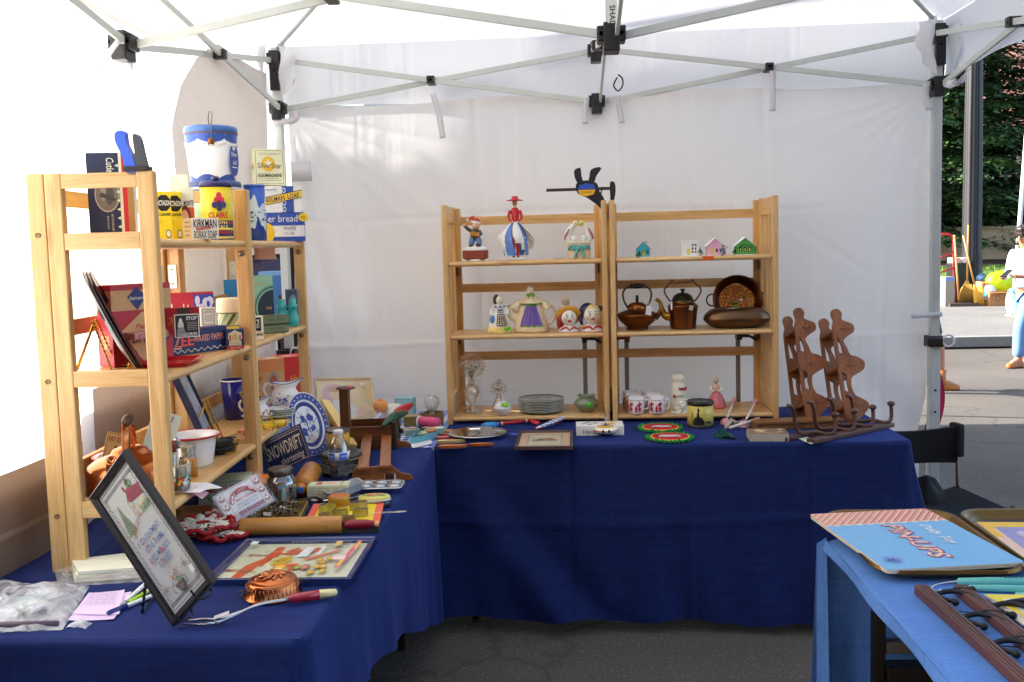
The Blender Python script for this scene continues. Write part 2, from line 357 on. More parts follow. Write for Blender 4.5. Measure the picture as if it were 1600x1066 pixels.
def faces(w,d,h):
 """face frames of an upright box on its base centre: front looks to -y"""
 return{'front':(frame((-w/2,-d/2,0),(1,0,0),(0,0,1)),w,h),'right':(frame((w/2,-d/2,0),(0,1,0),(0,0,1)),d,h),'left':(frame((-w/2,d/2,0),(0,-1,0),(0,0,1)),d,h),'top':(frame((-w/2,-d/2,h),(1,0,0),(0,1,0)),w,d),'back':(frame((w/2,d/2,0),(-1,0,0),(0,0,1)),w,h)}
def carton(name,label,cat,loc,rot,w,d,h,base,art=None,group=None,bev=.0008,colors=None,parts=None):
 """a card box: body plus printed faces"""
 b=MB();b.box(-w/2,w/2,-d/2,d/2,0,h,P(base,.6)if isinstance(base,str)else base,bev)
 F=faces(w,d,h)
 for k,c in(colors or{}).items():
  Dec(b,*F[k],z=.0002).rect(.01,.01,.99,.99,c)
 for k,fn in(art or{}).items():fn(Dec(b,*F[k]))
 o=b.obj(name,None,loc,rot);return tag(o,label,cat,group)
def spath(pts,n=6):
 pts=[Vec(p)for p in pts];out=[]
 for i in range(len(pts)-1):
  p0=pts[max(i-1,0)];p1=pts[i];p2=pts[i+1];p3=pts[min(i+2,len(pts)-1)]
  for k in range(n):
   t=k/n;out.append(.5*((2*p1)+(p2-p0)*t+(2*p0-5*p1+4*p2-p3)*t*t+(3*p1-p0-3*p2+p3)*t**3))
 out.append(pts[-1]);return out
def sp2(pts,n=6):return[(p.x,p.y)for p in spath([(x,y,0)for x,y in pts],n)]
def blob2(pts,n=5):
 """closed smooth outline through 2-D points"""
 q=[Vec((x,y,0))for x,y in pts];m=len(q);out=[]
 for i in range(m):
  p0,p1,p2,p3=q[i-1],q[i],q[(i+1)%m],q[(i+2)%m]
  for k in range(n):
   t=k/n;v=.5*((2*p1)+(p2-p0)*t+(2*p0-5*p1+4*p2-p3)*t*t+(3*p1-p0-3*p2+p3)*t**3);out.append((v.x,v.y))
 return out
def copy_tree(o,parent=None):
 c=o.copy();COL.objects.link(c)
 if parent is not None:c.parent=parent
 for ch in list(o.children):copy_tree(ch,c)
 return c
def N3(x,y,z=0,s=1):return noise.noise(Vec((x*s,y*s,z*s)))
def inpoly(x,y,q):
 c=False;j=len(q)-1
 for i in range(len(q)):
  if(q[i][1]>y)!=(q[j][1]>y)and x<(q[j][0]-q[i][0])*(y-q[i][1])/(q[j][1]-q[i][1])+q[i][0]:c=not c
  j=i
 return c
def wrap_poly(b,q,r,a0,w,z0,h,mat,n=18):
 """a painted shape q (0..1) laid round a cylinder of radius r facing -y"""
 x0=min(p[0]for p in q);x1=max(p[0]for p in q);y0=min(p[1]for p in q);y1=max(p[1]for p in q)
 for i in range(n):
  for k in range(n):
   xa,xb,ya,yb=x0+(x1-x0)*i/n,x0+(x1-x0)*(i+1)/n,y0+(y1-y0)*k/n,y0+(y1-y0)*(k+1)/n
   if inpoly((xa+xb)/2,(ya+yb)/2,q):b.add([(r*sin(a0+(x-.5)*w),-r*cos(a0+(x-.5)*w),z0+y*h)for x,y in((xa,ya),(xb,ya),(xb,yb),(xa,yb))],[(0,1,2,3)],mat)
TT=.743
# == GROUND, STREET, BACKGROUND
def groundmat(name,c1,c2,sc,speck=None,bump=.4,rough=.9,crack=False):
 m,nt,N,L,b=newmat(name);tc=N.new('ShaderNodeTexCoord')
 n=N.new('ShaderNodeTexNoise');n.inputs['Scale'].default_value=sc;n.inputs['Detail'].default_value=8;L.new(tc.outputs['Object'],n.inputs['Vector'])
 n2=N.new('ShaderNodeTexNoise');n2.inputs['Scale'].default_value=.9;n2.inputs['Detail'].default_value=4;L.new(tc.outputs['Object'],n2.inputs['Vector'])
 av=N.new('ShaderNodeMath');av.operation='MULTIPLY_ADD';av.inputs[1].default_value=.55;L.new(n2.outputs['Fac'],av.inputs[0]);L.new(n.outputs['Fac'],av.inputs[2])
 mr=N.new('ShaderNodeMapRange');mr.inputs[1].default_value=.55;mr.inputs[2].default_value=1.0;L.new(av.outputs[0],mr.inputs[0])
 mx=N.new('ShaderNodeMix');mx.data_type='RGBA';mx.inputs[6].default_value=(*lin(c1),1);mx.inputs[7].default_value=(*lin(c2),1);L.new(mr.outputs[0],mx.inputs[0])
 col=mx.outputs[2]
 if speck:
  v=N.new('ShaderNodeTexVoronoi');v.inputs['Scale'].default_value=speck[1];L.new(tc.outputs['Object'],v.inputs['Vector'])
  m2=N.new('ShaderNodeMapRange');m2.inputs[1].default_value=.12;m2.inputs[2].default_value=.2;m2.inputs[3].default_value=1;m2.inputs[4].default_value=0;L.new(v.outputs['Distance'],m2.inputs[0])
  sx=N.new('ShaderNodeMix');sx.data_type='RGBA';sx.inputs[7].default_value=(*lin(speck[0]),1);L.new(col,sx.inputs[6])
  mm=N.new('ShaderNodeMath');mm.operation='MULTIPLY';L.new(m2.outputs[0],mm.inputs[0]);L.new(v.outputs['Color'],mm.inputs[1]);L.new(mm.outputs[0],sx.inputs[0]);col=sx.outputs[2]
 if crack:
  vn=N.new('ShaderNodeTexNoise');vn.inputs['Scale'].default_value=3;vn.inputs['Detail'].default_value=5;L.new(tc.outputs['Object'],vn.inputs['Vector'])
  va=N.new('ShaderNodeVectorMath');va.operation='MULTIPLY_ADD';va.inputs[1].default_value=(.5,.5,.5);L.new(vn.outputs['Color'],va.inputs[0]);L.new(tc.outputs['Object'],va.inputs[2])
  vc=N.new('ShaderNodeTexVoronoi');vc.feature='DISTANCE_TO_EDGE';vc.inputs['Scale'].default_value=.55;L.new(va.outputs[0],vc.inputs['Vector'])
  mc=N.new('ShaderNodeMapRange');mc.inputs[1].default_value=.002;mc.inputs[2].default_value=.012;mc.inputs[3].default_value=.75;mc.inputs[4].default_value=1;L.new(vc.outputs['Distance'],mc.inputs[0])
  cm=N.new('ShaderNodeMix');cm.data_type='RGBA';cm.blend_type='MULTIPLY';cm.inputs[0].default_value=1;L.new(col,cm.inputs[6]);L.new(mc.outputs[0],cm.inputs[7]);col=cm.outputs[2]
 L.new(col,b.inputs['Base Color']);b.inputs['Roughness'].default_value=rough;b.inputs['Specular IOR Level'].default_value=.3
 bp=N.new('ShaderNodeBump');bp.inputs['Strength'].default_value=bump;bp.inputs['Distance'].default_value=.01;L.new(n.outputs['Fac'],bp.inputs['Height']);L.new(bp.outputs[0],b.inputs['Normal'])
 return m
ASPH=groundmat('asphalt',(.066,.056,.047),(.135,.118,.10),90,((.32,.3,.28),55),.6,crack=True)
CONC=groundmat('concrete',(.13,.124,.114),(.19,.182,.166),25,None,.25)
GRASS=groundmat('grass_ground',(.05,.10,.015),(.13,.2,.035),30,None,.8)
MULCH=groundmat('mulch',(.04,.022,.016),(.11,.06,.04),20,None,.8)
b=MB();b.box(-90,90,-90,90,-.3,0,ASPH);struct(b.obj('ground'))
KY=8.5;TY=14.6
b=MB();b.box(-60,60,KY+.16,TY,.02,.15,CONC);struct(b.obj('pavement'))
b=MB();b.box(-60,60,KY,KY+.157,.02,.158,P((.17,.165,.15),.8,bump=.3),.012);struct(b.obj('kerb'))
b=MB();b.grid(lambda u,v:(-60+120*u,TY+.0+4.5*v,.16+.6*v+.05*N3(u*70,v*4)),90,8,GRASS);struct(b.obj('lawn'))
b=MB();b.grid(lambda u,v:(-60+120*u,TY+4.45+16*v,.74+1.0*v+.10*N3(u*90,v*8)),110,14,MULCH);struct(b.obj('mulch_bank'))
b=MB();rg=Rnd(3);GB=(P((.06,.13,.015),.7),P((.12,.2,.03),.7))
for i in range(5200):
 x=rg.uniform(4.5,15);v=rg.random();y=TY+.1+4.3*v;z=.16+.6*v
 h=rg.uniform(.03,.09);a=rg.uniform(0,PI);w=.012;dx,dy=cos(a)*w,sin(a)*w;lx,ly=rg.uniform(-.03,.03),rg.uniform(-.03,.03)
 b.add([(x-dx,y-dy,z-.02),(x+dx,y+dy,z-.02),(x+lx,y+ly,z+h)],[(0,1,2)],GB[i%2])
o=b.obj('grass_blades');o['kind']='stuff'
b=MB();b.box(-4,13.2,20.6,20.95,.6,1.62,P('#b8a184',.85,bump=.4));b.box(-4.05,13.25,20.55,21.0,1.62,1.7,P('#a8937a',.85,bump=.3))
tag(b.obj('garden_wall'),'low tan garden wall at the foot of the dark trees','wall')
h=thing('house','house with a red tiled roof showing behind the trees','house',(13.5,34,0),.1)
b=MB();b.box(-9,9,-5,5,0,5.2,P('#c9b79a',.8,bump=.2));b.obj('wall',h)
RT=MB();
for sgn in(-1,1):
 RT.grid(lambda u,v:(-9.6+19.2*u,sgn*(5.6-5.6*v),5.1+3.9*v+.05*abs(sin(u*110))+.03*((v*16)%1)),220,32,P('#7f5347',.75,0,.25,3))
RT.obj('roof',h)
for wx in(-6,-2,2,6):
 b=MB();b.box(wx-.6,wx+.6,-5.06,-4.98,1.6,3.2,P('#2a3038',.2));f=b.obj('window',h)
 b=MB();b.box(wx-.7,wx+.7,-5.08,-5.0,1.48,1.6,WHITE);b.obj('sill',f)
 # -- trees
LEAF=[P((.018,.045,.012),.6,var=.3),P((.035,.085,.02),.6,var=.3),P((.07,.14,.03),.55,var=.3)]
BARK=P('#3d2c20',.9,0,.3,6,.6)
def conifer(x,y,z,H,Rr,seed,label):
 rg=Rnd(seed);t=thing('conifer_tree',label,'tree',(x,y,z),0,'dark conifers behind the lawn')
 tr=MB();tr.tube([(0,0,-.2),(.04,.02,H*.3),(0,.05,H*.65),(0,0,H*.97)],[.24,.19,.11,.02],BARK,9);
 cr=MB();nb=74
 for k in range(nb):
  f=k/nb;hz=H*(.07+.9*f);L=Rr*(1-f)**.75*rg.uniform(.65,1.12)+.15;a=k*2.4+rg.uniform(-.4,.4);drop=rg.uniform(.05,.28)*L
  e=Vec((cos(a)*L,sin(a)*L,hz-drop));s0=Vec((0,0,hz));mid=(s0+e)*.5+Vec((0,0,.08*L))
  if L>.5:tr.tube([s0,mid,e],[.035,.022,.006],BARK,5)
  n=int(60+250*L*.5);mat=LEAF[0 if rg.random()<.35 else 1]
  for i in range(n):
   u=rg.random()**.7;p=s0.lerp(mid,u*2)if u<.5 else mid.lerp(e,u*2-1)
   side=rg.gauss(0,.26*L*(.25+.75*sin(PI*min(.95,u+.1))));q=p+Vec((-sin(a)*side,cos(a)*side,-abs(side)*.28+rg.gauss(0,.05)))
   sz=rg.uniform(.07,.16);d=Vec((cos(a+side*.8)+rg.gauss(0,.5),sin(a+side*.8)+rg.gauss(0,.5),rg.uniform(-.7,.15))).normalized();w=d.cross(Vec((rg.gauss(0,.4),rg.gauss(0,.4),1))).normalized()
   cr.add([q-w*sz*.28,q+d*sz*.6-w*sz*.34,q+d*sz*1.25,q+d*sz*.6+w*sz*.34,q+w*sz*.28],[(0,1,2,3,4)],LEAF[2]if rg.random()<.16 else mat)
 tr.obj('trunk',t);cr.obj('crown',t);return t
conifer(8.6,21.6,.9,9.5,2.7,11,'tall dark conifer standing nearest the black lamp post')
conifer(11.6,22.6,1.0,10.5,3.0,12,'broad dark conifer standing right of the lamp post')
conifer(5.6,23.5,1.0,10,3.0,13,'dark conifer half hidden behind the back tent wall')
conifer(14.8,22.2,1.0,9,2.8,14,'conifer at the right end of the tree row')
conifer(9.9,20.9,.9,8.5,2.3,16,'smaller conifer squeezed between the two front conifers')
conifer(13.2,24.8,1.2,12,3.3,17,'tall conifer at the right of the second row')
conifer(7.2,25.0,1.2,11,3.2,18,'tall conifer at the left of the second row')
conifer(10.1,26.0,1.2,12,3.3,15,'tall conifer rising behind the front row of trees')
# == TENT
XL,XR,YB,YF,XC,YC=-.81,2.2,.40,-2.60,.68,-1.10
ZL,ZH,ZM=2.18,2.40,2.16
FR=P('#b9bfba',.42,0,.08,14,name='painted_tube')
tent=thing('pop_up_tent','pale grey pop-up canopy frame with scissor trusses and black joints','tent',(0,0,0))
def leg(x,y):
 b=MB();s=.019
 b.box(x-s,x+s,y-s,y+s,1.02,2.46,P('#c4cac6',.4,.3),.003);b.box(x-.023,x+.023,y-.023,y+.023,.02,1.02,FR,.004)
 b.box(x-.06,x+.06,y-.06,y+.06,.0,.012,FR,.002)
 for z in(.5,.6,.7,.8):b.lathe([(0,0),(.005,0),(.005,.002)],BLK,10,T=MTr((x,y-.0232,z))@MRo(PI/2,4,'X'))
 l=b.obj('leg',tent)
 k=MB();k.box(x-.034,x+.034,y-.034,y+.034,1.0,1.05,BLK,.004);k.box(x-.05,x+.02,y-.06,y-.03,1.01,1.045,BLK,.006)
 k.lathe([(.022,-.004),(.03,-.004),(.03,.004),(.022,.004),(.022,-.004)],P('#d8d8d4',.4),20,T=MTr((x+.045,y-.05,1.03))@MRo(PI/2,4,'X'));k.obj('leg_lock',l)
for x,y in((XL,YB),(XR,YB),(XL,YF),(XR,YF)):leg(x,y)
def joint(x,y,z,w=.075,d=.06,h=.05,tall=False):
 b=MB();b.box(x-w/2,x+w/2,y-d/2,y+d/2,z-h/2,z+h/2,BLK,.005);b.box(x-.024,x+.024,y-.04,y+.03,z-h/2-.03,z+h/2+.008,BLK,.004)
 for sx in(-1,1):
  b.lathe([(0,0),(.006,0),(.006,.003)],TIN,10,T=MTr((x+sx*w*.36,y-d/2,z))@MRo(PI/2,4,'X'))
 if tall:b.box(x-.02,x+.022,y-.045,y-.02,z-.15,z-.03,IRON,.002);b.lathe([(0,0),(.006,0),(.006,.003)],STEEL,10,T=MTr((x+.003,y-.045,z-.06))@MRo(PI/2,4,'X'))
 b.obj('joint',tent)
for x,y in((XL,YB),(XR,YB),(XL,YF),(XR,YF)):joint(x,y,ZH+.01,tall=True);joint(x,y,ZL)
mids=[(XC,YB),(XL,YC),(XR,YC),(XC,YF)]
for x,y in mids:joint(x,y,ZM);joint(x,y,ZH-.01)
joint(XC,YC,2.125,.085,.06,.046);joint(XC,YC,2.42,.095,.075,.05)
def scissor(a,c,za0,za1,zc0,zc1,off=.016):
 a,c=Vec((*a,0)),Vec((*c,0));d=(c-a).normalized();n=Vec((-d.y,d.x,0))
 for k,(z0,z1)in enumerate(((za1,zc0),(za0,zc1))):
  sft=n*(off if k else-off);b=MB()
  b.beam(a+d*.03+sft+Vec((0,0,z0)),c-d*.03+sft+Vec((0,0,z1)),.012,.0245,FR,(0,0,1),.002);b.obj('truss_bar',tent)
 t=(za1-za0)/((za1-za0)+(zc1-zc0));m=a.lerp(c,t);z=za1+(zc0-za1)*t
 b=MB();T=MTr(m+Vec((0,0,z)))@MRo(math.atan2(d.y,d.x),4,'Z')
 b.box(-.018,.018,-.034,.034,-.018,.018,BLK,.003,T);b.lathe([(0,0),(.008,0),(.007,.004)],STEEL,10,T=T@MTr((0,-.034,0))@MRo(PI/2,4,'X'))
 b.lathe([(0,0),(.008,0),(.007,.004)],STEEL,10,T=T@MTr((0,.034,0))@MRo(-PI/2,4,'X'));b.obj('pivot',tent)
for a,c in(((XL,YB),(XC,YB)),((XR,YB),(XC,YB)),((XL,YB),(XL,YC)),((XL,YF),(XL,YC)),((XR,YB),(XR,YC)),((XR,YF),(XR,YC)),((XL,YF),(XC,YF)),((XR,YF),(XC,YF))):
 scissor(a,c,ZL,ZH,ZM,ZH-.01)
for a in mids:scissor(a,(XC,YC),ZM,ZH-.01,2.125,2.42)
b=MB();b.beam((XC,YC,2.1),(XC,YC,3.12),.032,.032,FR,(0,1,0),.003);b.obj('centre_pole',tent)
for x,y in((XL,YB),(XR,YB),(XL,YF),(XR,YF)):
 b=MB();d=Vec((XC-x,YC-y,.69));b.tube([Vec((x,y,2.45)),Vec((x,y,2.45))+d*.97],.009,FR,8);b.obj('rafter',tent)
lz=V(957,25,YC-.048).z;lx=V(957,25,YC-.048).x;b=MB();b.box(lx-.014,lx+.014,YC-.047,YC-.043,2.15,2.44,P('#c9cfcb',.4),.001);Dec(b,frame((lx-.014,YC-.0472,lz-.05),(1,0,0),(0,0,1)),.028,.10).txt('SHADE',.5,.45,.72,.62,'#16181a',.012,0,-PI/2);b.obj('label_strip',tent)
b=MB();cx,cz=.775,2.36
b.tube(spath([(XC+.02,.33,2.38),(cx-.03,.32,2.35),(cx,.31,2.30),(cx,.31,2.26)]),.0022,WHITE,6)
b.tube(spath([(cx,.31,2.262),(cx+.018,.31,2.245),(cx+.02,.31,2.215),(cx,.31,2.19),(cx-.02,.31,2.215),(cx-.004,.31,2.25)],5),.0035,IRON,6);b.obj('cord_hook',tent)
# ---- roof, valances, walls
TENT_TOP=tentmat('#eeeef0',.22,'canopy_cloth',.35,2.2);TENT_L=tentmat('#f2f1f0',.68,'left_wall_cloth',.25,1.6);TENT_B=tentmat('#f8f6f3',.30,'back_wall_cloth',.5,1.5)
roof=thing('canopy_roof','white canopy roof cloth stretched over the frame','canopy',(0,0,0))
hx,hy=(XR-XL)/2+.06,(YB-YF)/2+.06;ZE,ZP=2.475,3.16
def rz(x,y):
 m=max(abs(x-XC)/hx,abs(y-YC)/hy);return ZE+(ZP-ZE)*(1-m)-.06*sin(PI*min(1,m))+.012*sin(m*26+3*N3(x,y,0,1.3))*min(1,m*1.3)*(.5+N3(x,y,4,.9))*(1-m**6)
b=MB()
for k in range(4):
 def fn(u,v,k=k):
  m=.015+.985*v;s=(2*u-1)*m
  x,y=((s,m),(-m,s),(-s,-m),(m,-s))[k];X,Y=XC+x*hx,YC+y*hy;return(X,Y,rz(X,Y))
 b.grid(fn,36,30,TENT_TOP)
b.obj('roof_cloth',roof)
def valance(p0,p1,out,sag,name='valance',h=.27):
 p0,p1,out=Vec(p0),Vec(p1),Vec(out)
 b=MB()
 def fn(u,v):
  p=p0.lerp(p1,u);return p+out*(.0005+.02*v*(1+sin(u*23))*.5+.012*v*N3(u*7,v*2))+Vec((0,0,ZE+.003-(h+sag*sin(PI*u)+.012*N3(u*9,3))*v))
 b.grid(fn,60,8,TENT_TOP);b.obj(name,roof)
x0,x1,y0,y1=XC-hx,XC+hx,YC-hy,YC+hy
valance((x0,y1,0),(x1,y1,0),(0,1,0),.03);valance((x0,y0,0),(x0,y1,0),(-1,0,0),.0,h=.22);valance((x1,y1,0),(x1,y0,0),(1,0,0),.0,h=.25);valance((x1,y0,0),(x0,y0,0),(0,-1,0),0,h=.2)
for x,sx in((XL,1),(XR,-1)):
 b=MB()
 for k in(0,1):
  b.grid(lambda u,v:(x+(sx*(.02+.075*v+.012*sin(v*7+u*3))if k==0 else-sx*.045)+.008*sin(u*9+k),YB-(.045 if k==0 else .035+.09*v)+.010*sin(u*7+v*4),2.475-.27*u*(1-.45*v)-.03*v),10,8,TENT_TOP)
 b.obj('corner_cloth',roof)
def sheetwall(name,label,fn,nu,nv,mat,cat='tent wall'):
 b=MB();b.grid(fn,nu,nv,mat);o=b.obj(name);return tag(o,label,cat)
def wallx(u,z):
 xr=2.20+.02*min(1,max(0,(z-1.0)))-.05*max(0,min(1,(1.05-z)/.45))
 return XL+.03+(xr-(XL+.03))*u
def bwall(u,v):
 z=2.205-.02*sin(u*PI*3)**2-2.02*v;x=wallx(u,z)
 y=YB+.035+.018*sin(x*2.1+z*1.3)+.02*N3(x*1.1,z*.8,2)+.010*N3(x*4+z*3,z*2-x*1.5,5)
 dr=max(0,1.2-z)*max(0,x-1.2);y+=.03*dr*sin((x*1.0+z*1.1)*14)
 c=max(0,1-u/.16);y-=.02*c*sin((z*.9+x*2.4)*16)*v
 if z<.66:y+=.12*(.66-z)
 for c_,k in((.12,.006),(.78,-.005),(1.45,.006),(1.98,.004)):y+=k*math.exp(-((x-c_-.01*sin(z*5))/.014)**2)
 for c_,k in((1.06,-.006),(1.66,.006),(.80,.004)):y+=k*math.exp(-((z-c_-.012*sin(x*3))/.012)**2)
 for k in range(7):
  for xc_,sg in((XL+.03,1),(2.2,-1)):
   dx,dz=(x-xc_)*sg,2.17-z;a=math.atan2(dz,max(dx,1e-4));r_=math.hypot(dx,dz);y-=.010*math.exp(-((a-.22-.19*k+.05*sin(k*3))/.035)**2)*math.exp(-r_/.75)*min(1,r_*5)
 q_=x*.55+z*.85+.25*N3(x*.9,z*.9,4);y+=.006*math.exp(-((q_%.62-.3)/.02)**2)*max(0,N3(x*1.3,z*1.3,12)+.15)*2
 return(x,y,z)
sheetwall('back_wall_sheet','white cloth wall hung across the back of the stall',bwall,250,180,TENT_B)
def yback(z):return .42-.46*math.exp(-((z-1.46)/.17)**2)
def lwall(u,v):
 z=2.30-2.27*v;y=-2.75+(yback(z)+2.75)*u;return(XL-.055-.02*sin(y*1.7+z)+.012*N3(y*1.5,z*1.5,8)+.05*N3(y*.6,z*.5,3)*v,y,z)
sheetwall('side_wall_sheet','bright white cloth wall glowing with sun along the left side',lwall,90,60,TENT_L)
def skirt(u,v,ya,yb_,zt):  # sheet following the wall, added to darken its shaded lower part
 y=ya+(yb_-ya)*u;z=zt-(zt-.04)*v;return(XL-.038-.02*sin(y*1.7+z)+.012*N3(y*1.5,z*1.5,8)+.05*N3(y*.6,z*.5,3)*((2.30-z)/2.27)+.004*sin(y*9+z*5),y,z)
SK=tentmat('#8a7564',.3,'shade_brown',.5,2.5);b=MB();b.grid(lambda u,v:skirt(u,v,-2.7,-1.435,.992),50,30,SK);b.grid(lambda u,v:skirt(u,v,-2.7,-1.435,.992-.0)[:1]and(skirt(u,(.16+.02*v),-2.7,-1.435,.992)[0]+.004,-2.7+1.265*u,.835+.014*v),50,1,tentmat('#a89684',.3,'hem_tape',.2))  # wall shade put into the brown of an added sheet
tag(b.obj('shade_band'),'added brown sheet darkening the shaded lower band of the near left wall','tent wall')
b=MB();b.grid(lambda u,v:skirt(u,v,-1.365,-.98,1.13),20,30,tentmat('#9d8d82',.3,'shade_brown',.5,2.5));tag(b.obj('shade_band'),'added greyish brown sheet darkening the shaded wall behind the copper kettle','tent wall')  # second added sheet, its colour carries the shade behind the kettle
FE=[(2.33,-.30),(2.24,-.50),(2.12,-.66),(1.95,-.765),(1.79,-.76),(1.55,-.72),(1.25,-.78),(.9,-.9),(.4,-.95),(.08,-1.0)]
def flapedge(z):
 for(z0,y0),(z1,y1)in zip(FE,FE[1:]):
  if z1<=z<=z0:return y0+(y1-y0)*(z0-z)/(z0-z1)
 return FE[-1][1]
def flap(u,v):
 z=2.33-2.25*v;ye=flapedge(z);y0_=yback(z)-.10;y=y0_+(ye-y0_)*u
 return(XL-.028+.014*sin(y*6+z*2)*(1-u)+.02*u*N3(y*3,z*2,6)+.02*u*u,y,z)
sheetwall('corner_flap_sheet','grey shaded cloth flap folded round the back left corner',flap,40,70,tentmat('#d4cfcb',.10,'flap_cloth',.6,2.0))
def strap(pts,w,label,mat=None):
 b=MB();q=spath(pts,4);rows=[]
 for i,p in enumerate(q):
  t=(q[min(i+1,len(q)-1)]-q[max(i-1,0)]).normalized();s=t.cross(Vec((0,1,0.01)))
  s=s.normalized()if s.length>.2 else Vec((1,0,0));rows.append([p-s*w/2,p+s*w/2])
 b.sew(rows,mat or tentmat('#f0eff2',.45,'strap_cloth',.1));o=b.obj('wall_strap');o.modifiers.new('t','SOLIDIFY').thickness=.002
 return tag(o,label,'strap','white straps holding the tent walls')
def Q(px,py,y=.37):return V(px,py,y)
strap([Q(676,146),Q(684,170),Q(688,190),Q(692,216)],.028,'slanting white strap hanging below the left half of the back truss')
strap([Q(917,152),Q(915,172),Q(914,194)],.026,'short white strap just left of the low black joint of the back truss')
strap([Q(965,148),Q(968,170),Q(972,192)],.026,'short white strap just right of the low black joint of the back truss')
strap([Q(1207,103),Q(1207,130),Q(1208,150),Q(1207,174)],.026,'long white strap hanging from the truss in the right half of the back')
strap([Q(1448,132),Q(1446,150),Q(1452,172)],.03,'crumpled white strap beside the right corner post')
strap([Q(1424,494),Q(1440,493),Q(1472,491)],.022,'level white strap tied round the right corner post at half height')
strap([Q(424,190),Q(440,191),Q(462,186),Q(462,172)],.03,'white strap wrapped under the joint of the left corner post')
strap([Q(455,269),Q(487,268)],.09,'wide white tape patch on the back wall beside the stacked cartons')
strap([XX(187,62,-.80),XX(170,85,-.80),XX(156,107,-.80)],.02,'loose white strap dangling left of the side truss joint')
strap([XX(206,78,-.80),XX(205,95,-.80),XX(203,112,-.80)],.02,'shorter loose white strap dangling under the side truss joint')
strap([XX(1510,112,2.2),XX(1495,130,2.22),XX(1480,128,2.2)],.05,'white cloth tab hanging off the right corner joint')
def neighbour(label,x0,x1,y0,y1,ze,zp,col,walls=()):
 t=thing('canopy_tent',label,'tent',((x0+x1)/2,(y0+y1)/2,0),0);w,d=(x1-x0)/2,(y1-y0)/2
 b=MB()
 for k in range(4):
  def fn(u,v,k=k):
   m=.01+.99*v;s=(2*u-1)*m;x,y=((s,m),(-m,s),(-s,-m),(m,-s))[k];return(x*w,y*d,ze+(zp-ze)*(1-m)-.05*sin(PI*m))
  b.grid(fn,12,10,col)
  def fv(u,v,k=k):
   s=2*u-1;x,y=((s,1),(-1,s),(-s,-1),(1,-s))[k];return(x*w*(1+.008*v),y*d*(1+.008*v),ze-.25*v-.01*sin(u*60)*v)
  b.grid(fv,40,3,col)
 b.obj('roof_cloth',t)
 for sx in(-1,1):
  for sy in(-1,1):q=MB();q.beam((sx*(w-.05),sy*(d-.05),0),(sx*(w-.05),sy*(d-.05),ze),.038,.038,FR,(0,1,0),.004);q.obj('leg',t)
 for a,c in walls:
  q=MB();q.grid(lambda u,v:(a[0]+(c[0]-a[0])*u,a[1]+(c[1]-a[1])*u+.02*sin(u*20),ze-.1-(ze-.2)*v),30,10,col);q.obj('side_wall',t)
CAN2=tentmat('#d9dcdc',.2,'neighbour_cloth',.3)
neighbour('white canopy tent standing back to back with this stall',-.6,2.45,1.3,4.2,2.4,3.1,CAN2)
neighbour('added unseen blue canopy tent blocking sky light across the aisle',-2.6,1.4,-10.2,-6.6,2.4,3.2,tentmat('#3a4a66',.08,'sky_block_blue',.3),[((-2,-1.7),(2,-1.7))])  # added out of view to block sky light and shade the ground
neighbour('added unseen dark green canopy tent blocking sky light further right',1.8,5.6,-10.2,-6.6,2.4,3.2,tentmat('#33463c',.08,'sky_block_green',.3),[((-1.9,-1.7),(1.9,-1.7))])  # second added tent, blocks sky light on the right
fac=thing('sky_block_building','added unseen brick building blocking low sky light across the aisle','building',(2,-17,0))  # added out of view, keeps frontal sky light off the stall
q=MB();q.box(-20,20,-4,0,0,10.5,P('#7a5040',.85,0,.25,6,.5));q.obj('wall',fac)
q=MB();q.box(-20.2,20.2,-4.2,.3,10.5,10.9,P('#b5a890',.8));q.obj('sky_block_cornice',fac)
for k in range(9):
 for z in(.6,4.2,7.3):
  x=-17.6+k*4.4;q=MB();q.box(x-1.1,x+1.1,-.05,.03,z,z+2.2,P('#26303a',.15));f=q.obj('window',fac);q=MB();q.box(x-1.25,x+1.25,-.03,.10,z-.14,z,P('#b5a890',.8));q.obj('sill',f)  # windows and sills of the added unseen building
q=MB();yz=[(.34,0),(.34,2.8),(.64,2.8),(.66,2.2),(.70,2.55),(.76,2.86),(.79,3.08),(.80,3.02),(.845,3.16),(.86,3.12),(.90,3.34),(.915,3.30),(.93,3.74),(1.37,5.12),(1.45,5.25),(3.4,5.25),(3.4,0)]  # added unseen tarp, outlined to shade the back wall except one patch
q.prism(yz,-.01,.01,P('#5d4a38',.85,bump=.3),Matrix(((0,0,1,-2.2),(1,0,0,0),(0,1,0,0),(0,0,0,1))))
tp=thing('sun_block_tarp','added unseen tall brown tarp cut to shade the back wall','tarp');q.obj('sun_block_cloth',tp)
q=MB();
for y in(1.05,3.15):q.tube([(-2.24,y,0),(-2.24,y,5.65)],.025,FR,10)
q.obj('pole',tp)  # poles of the added unseen tarp
t=thing('shade_crate','added unseen crates stacked to shade the lower left tent wall','crate',(-1.40,-2.06,0))  # added unseen crates, placed to keep sun off the low side wall
b=MB();
for k in range(3):b.box(-.26,.26,-.75,.72,k*.38,k*.38+.36,P('#6e5440',.6),.02)
for k in range(3):b.box(-.28,.28,-.77,.74,k*.38+.325,k*.38+.365,P('#4e4034',.6),.01)
b.obj('body',t)
t=thing('shade_crate','added taller crate stack shading the left tent wall towards the back','crate',(-1.45,-.70,0))  # added taller stack, casts its shade further back along the wall
b=MB()
for k in range(3):b.box(-.26,.26,-.62,.85,k*.43,k*.43+.41,P('#6e5440',.6),.02)
for k in range(3):b.box(-.28,.28,-.64,.87,k*.43+.37,k*.43+.415,P('#4e4034',.6),.01)
b.obj('body',t)
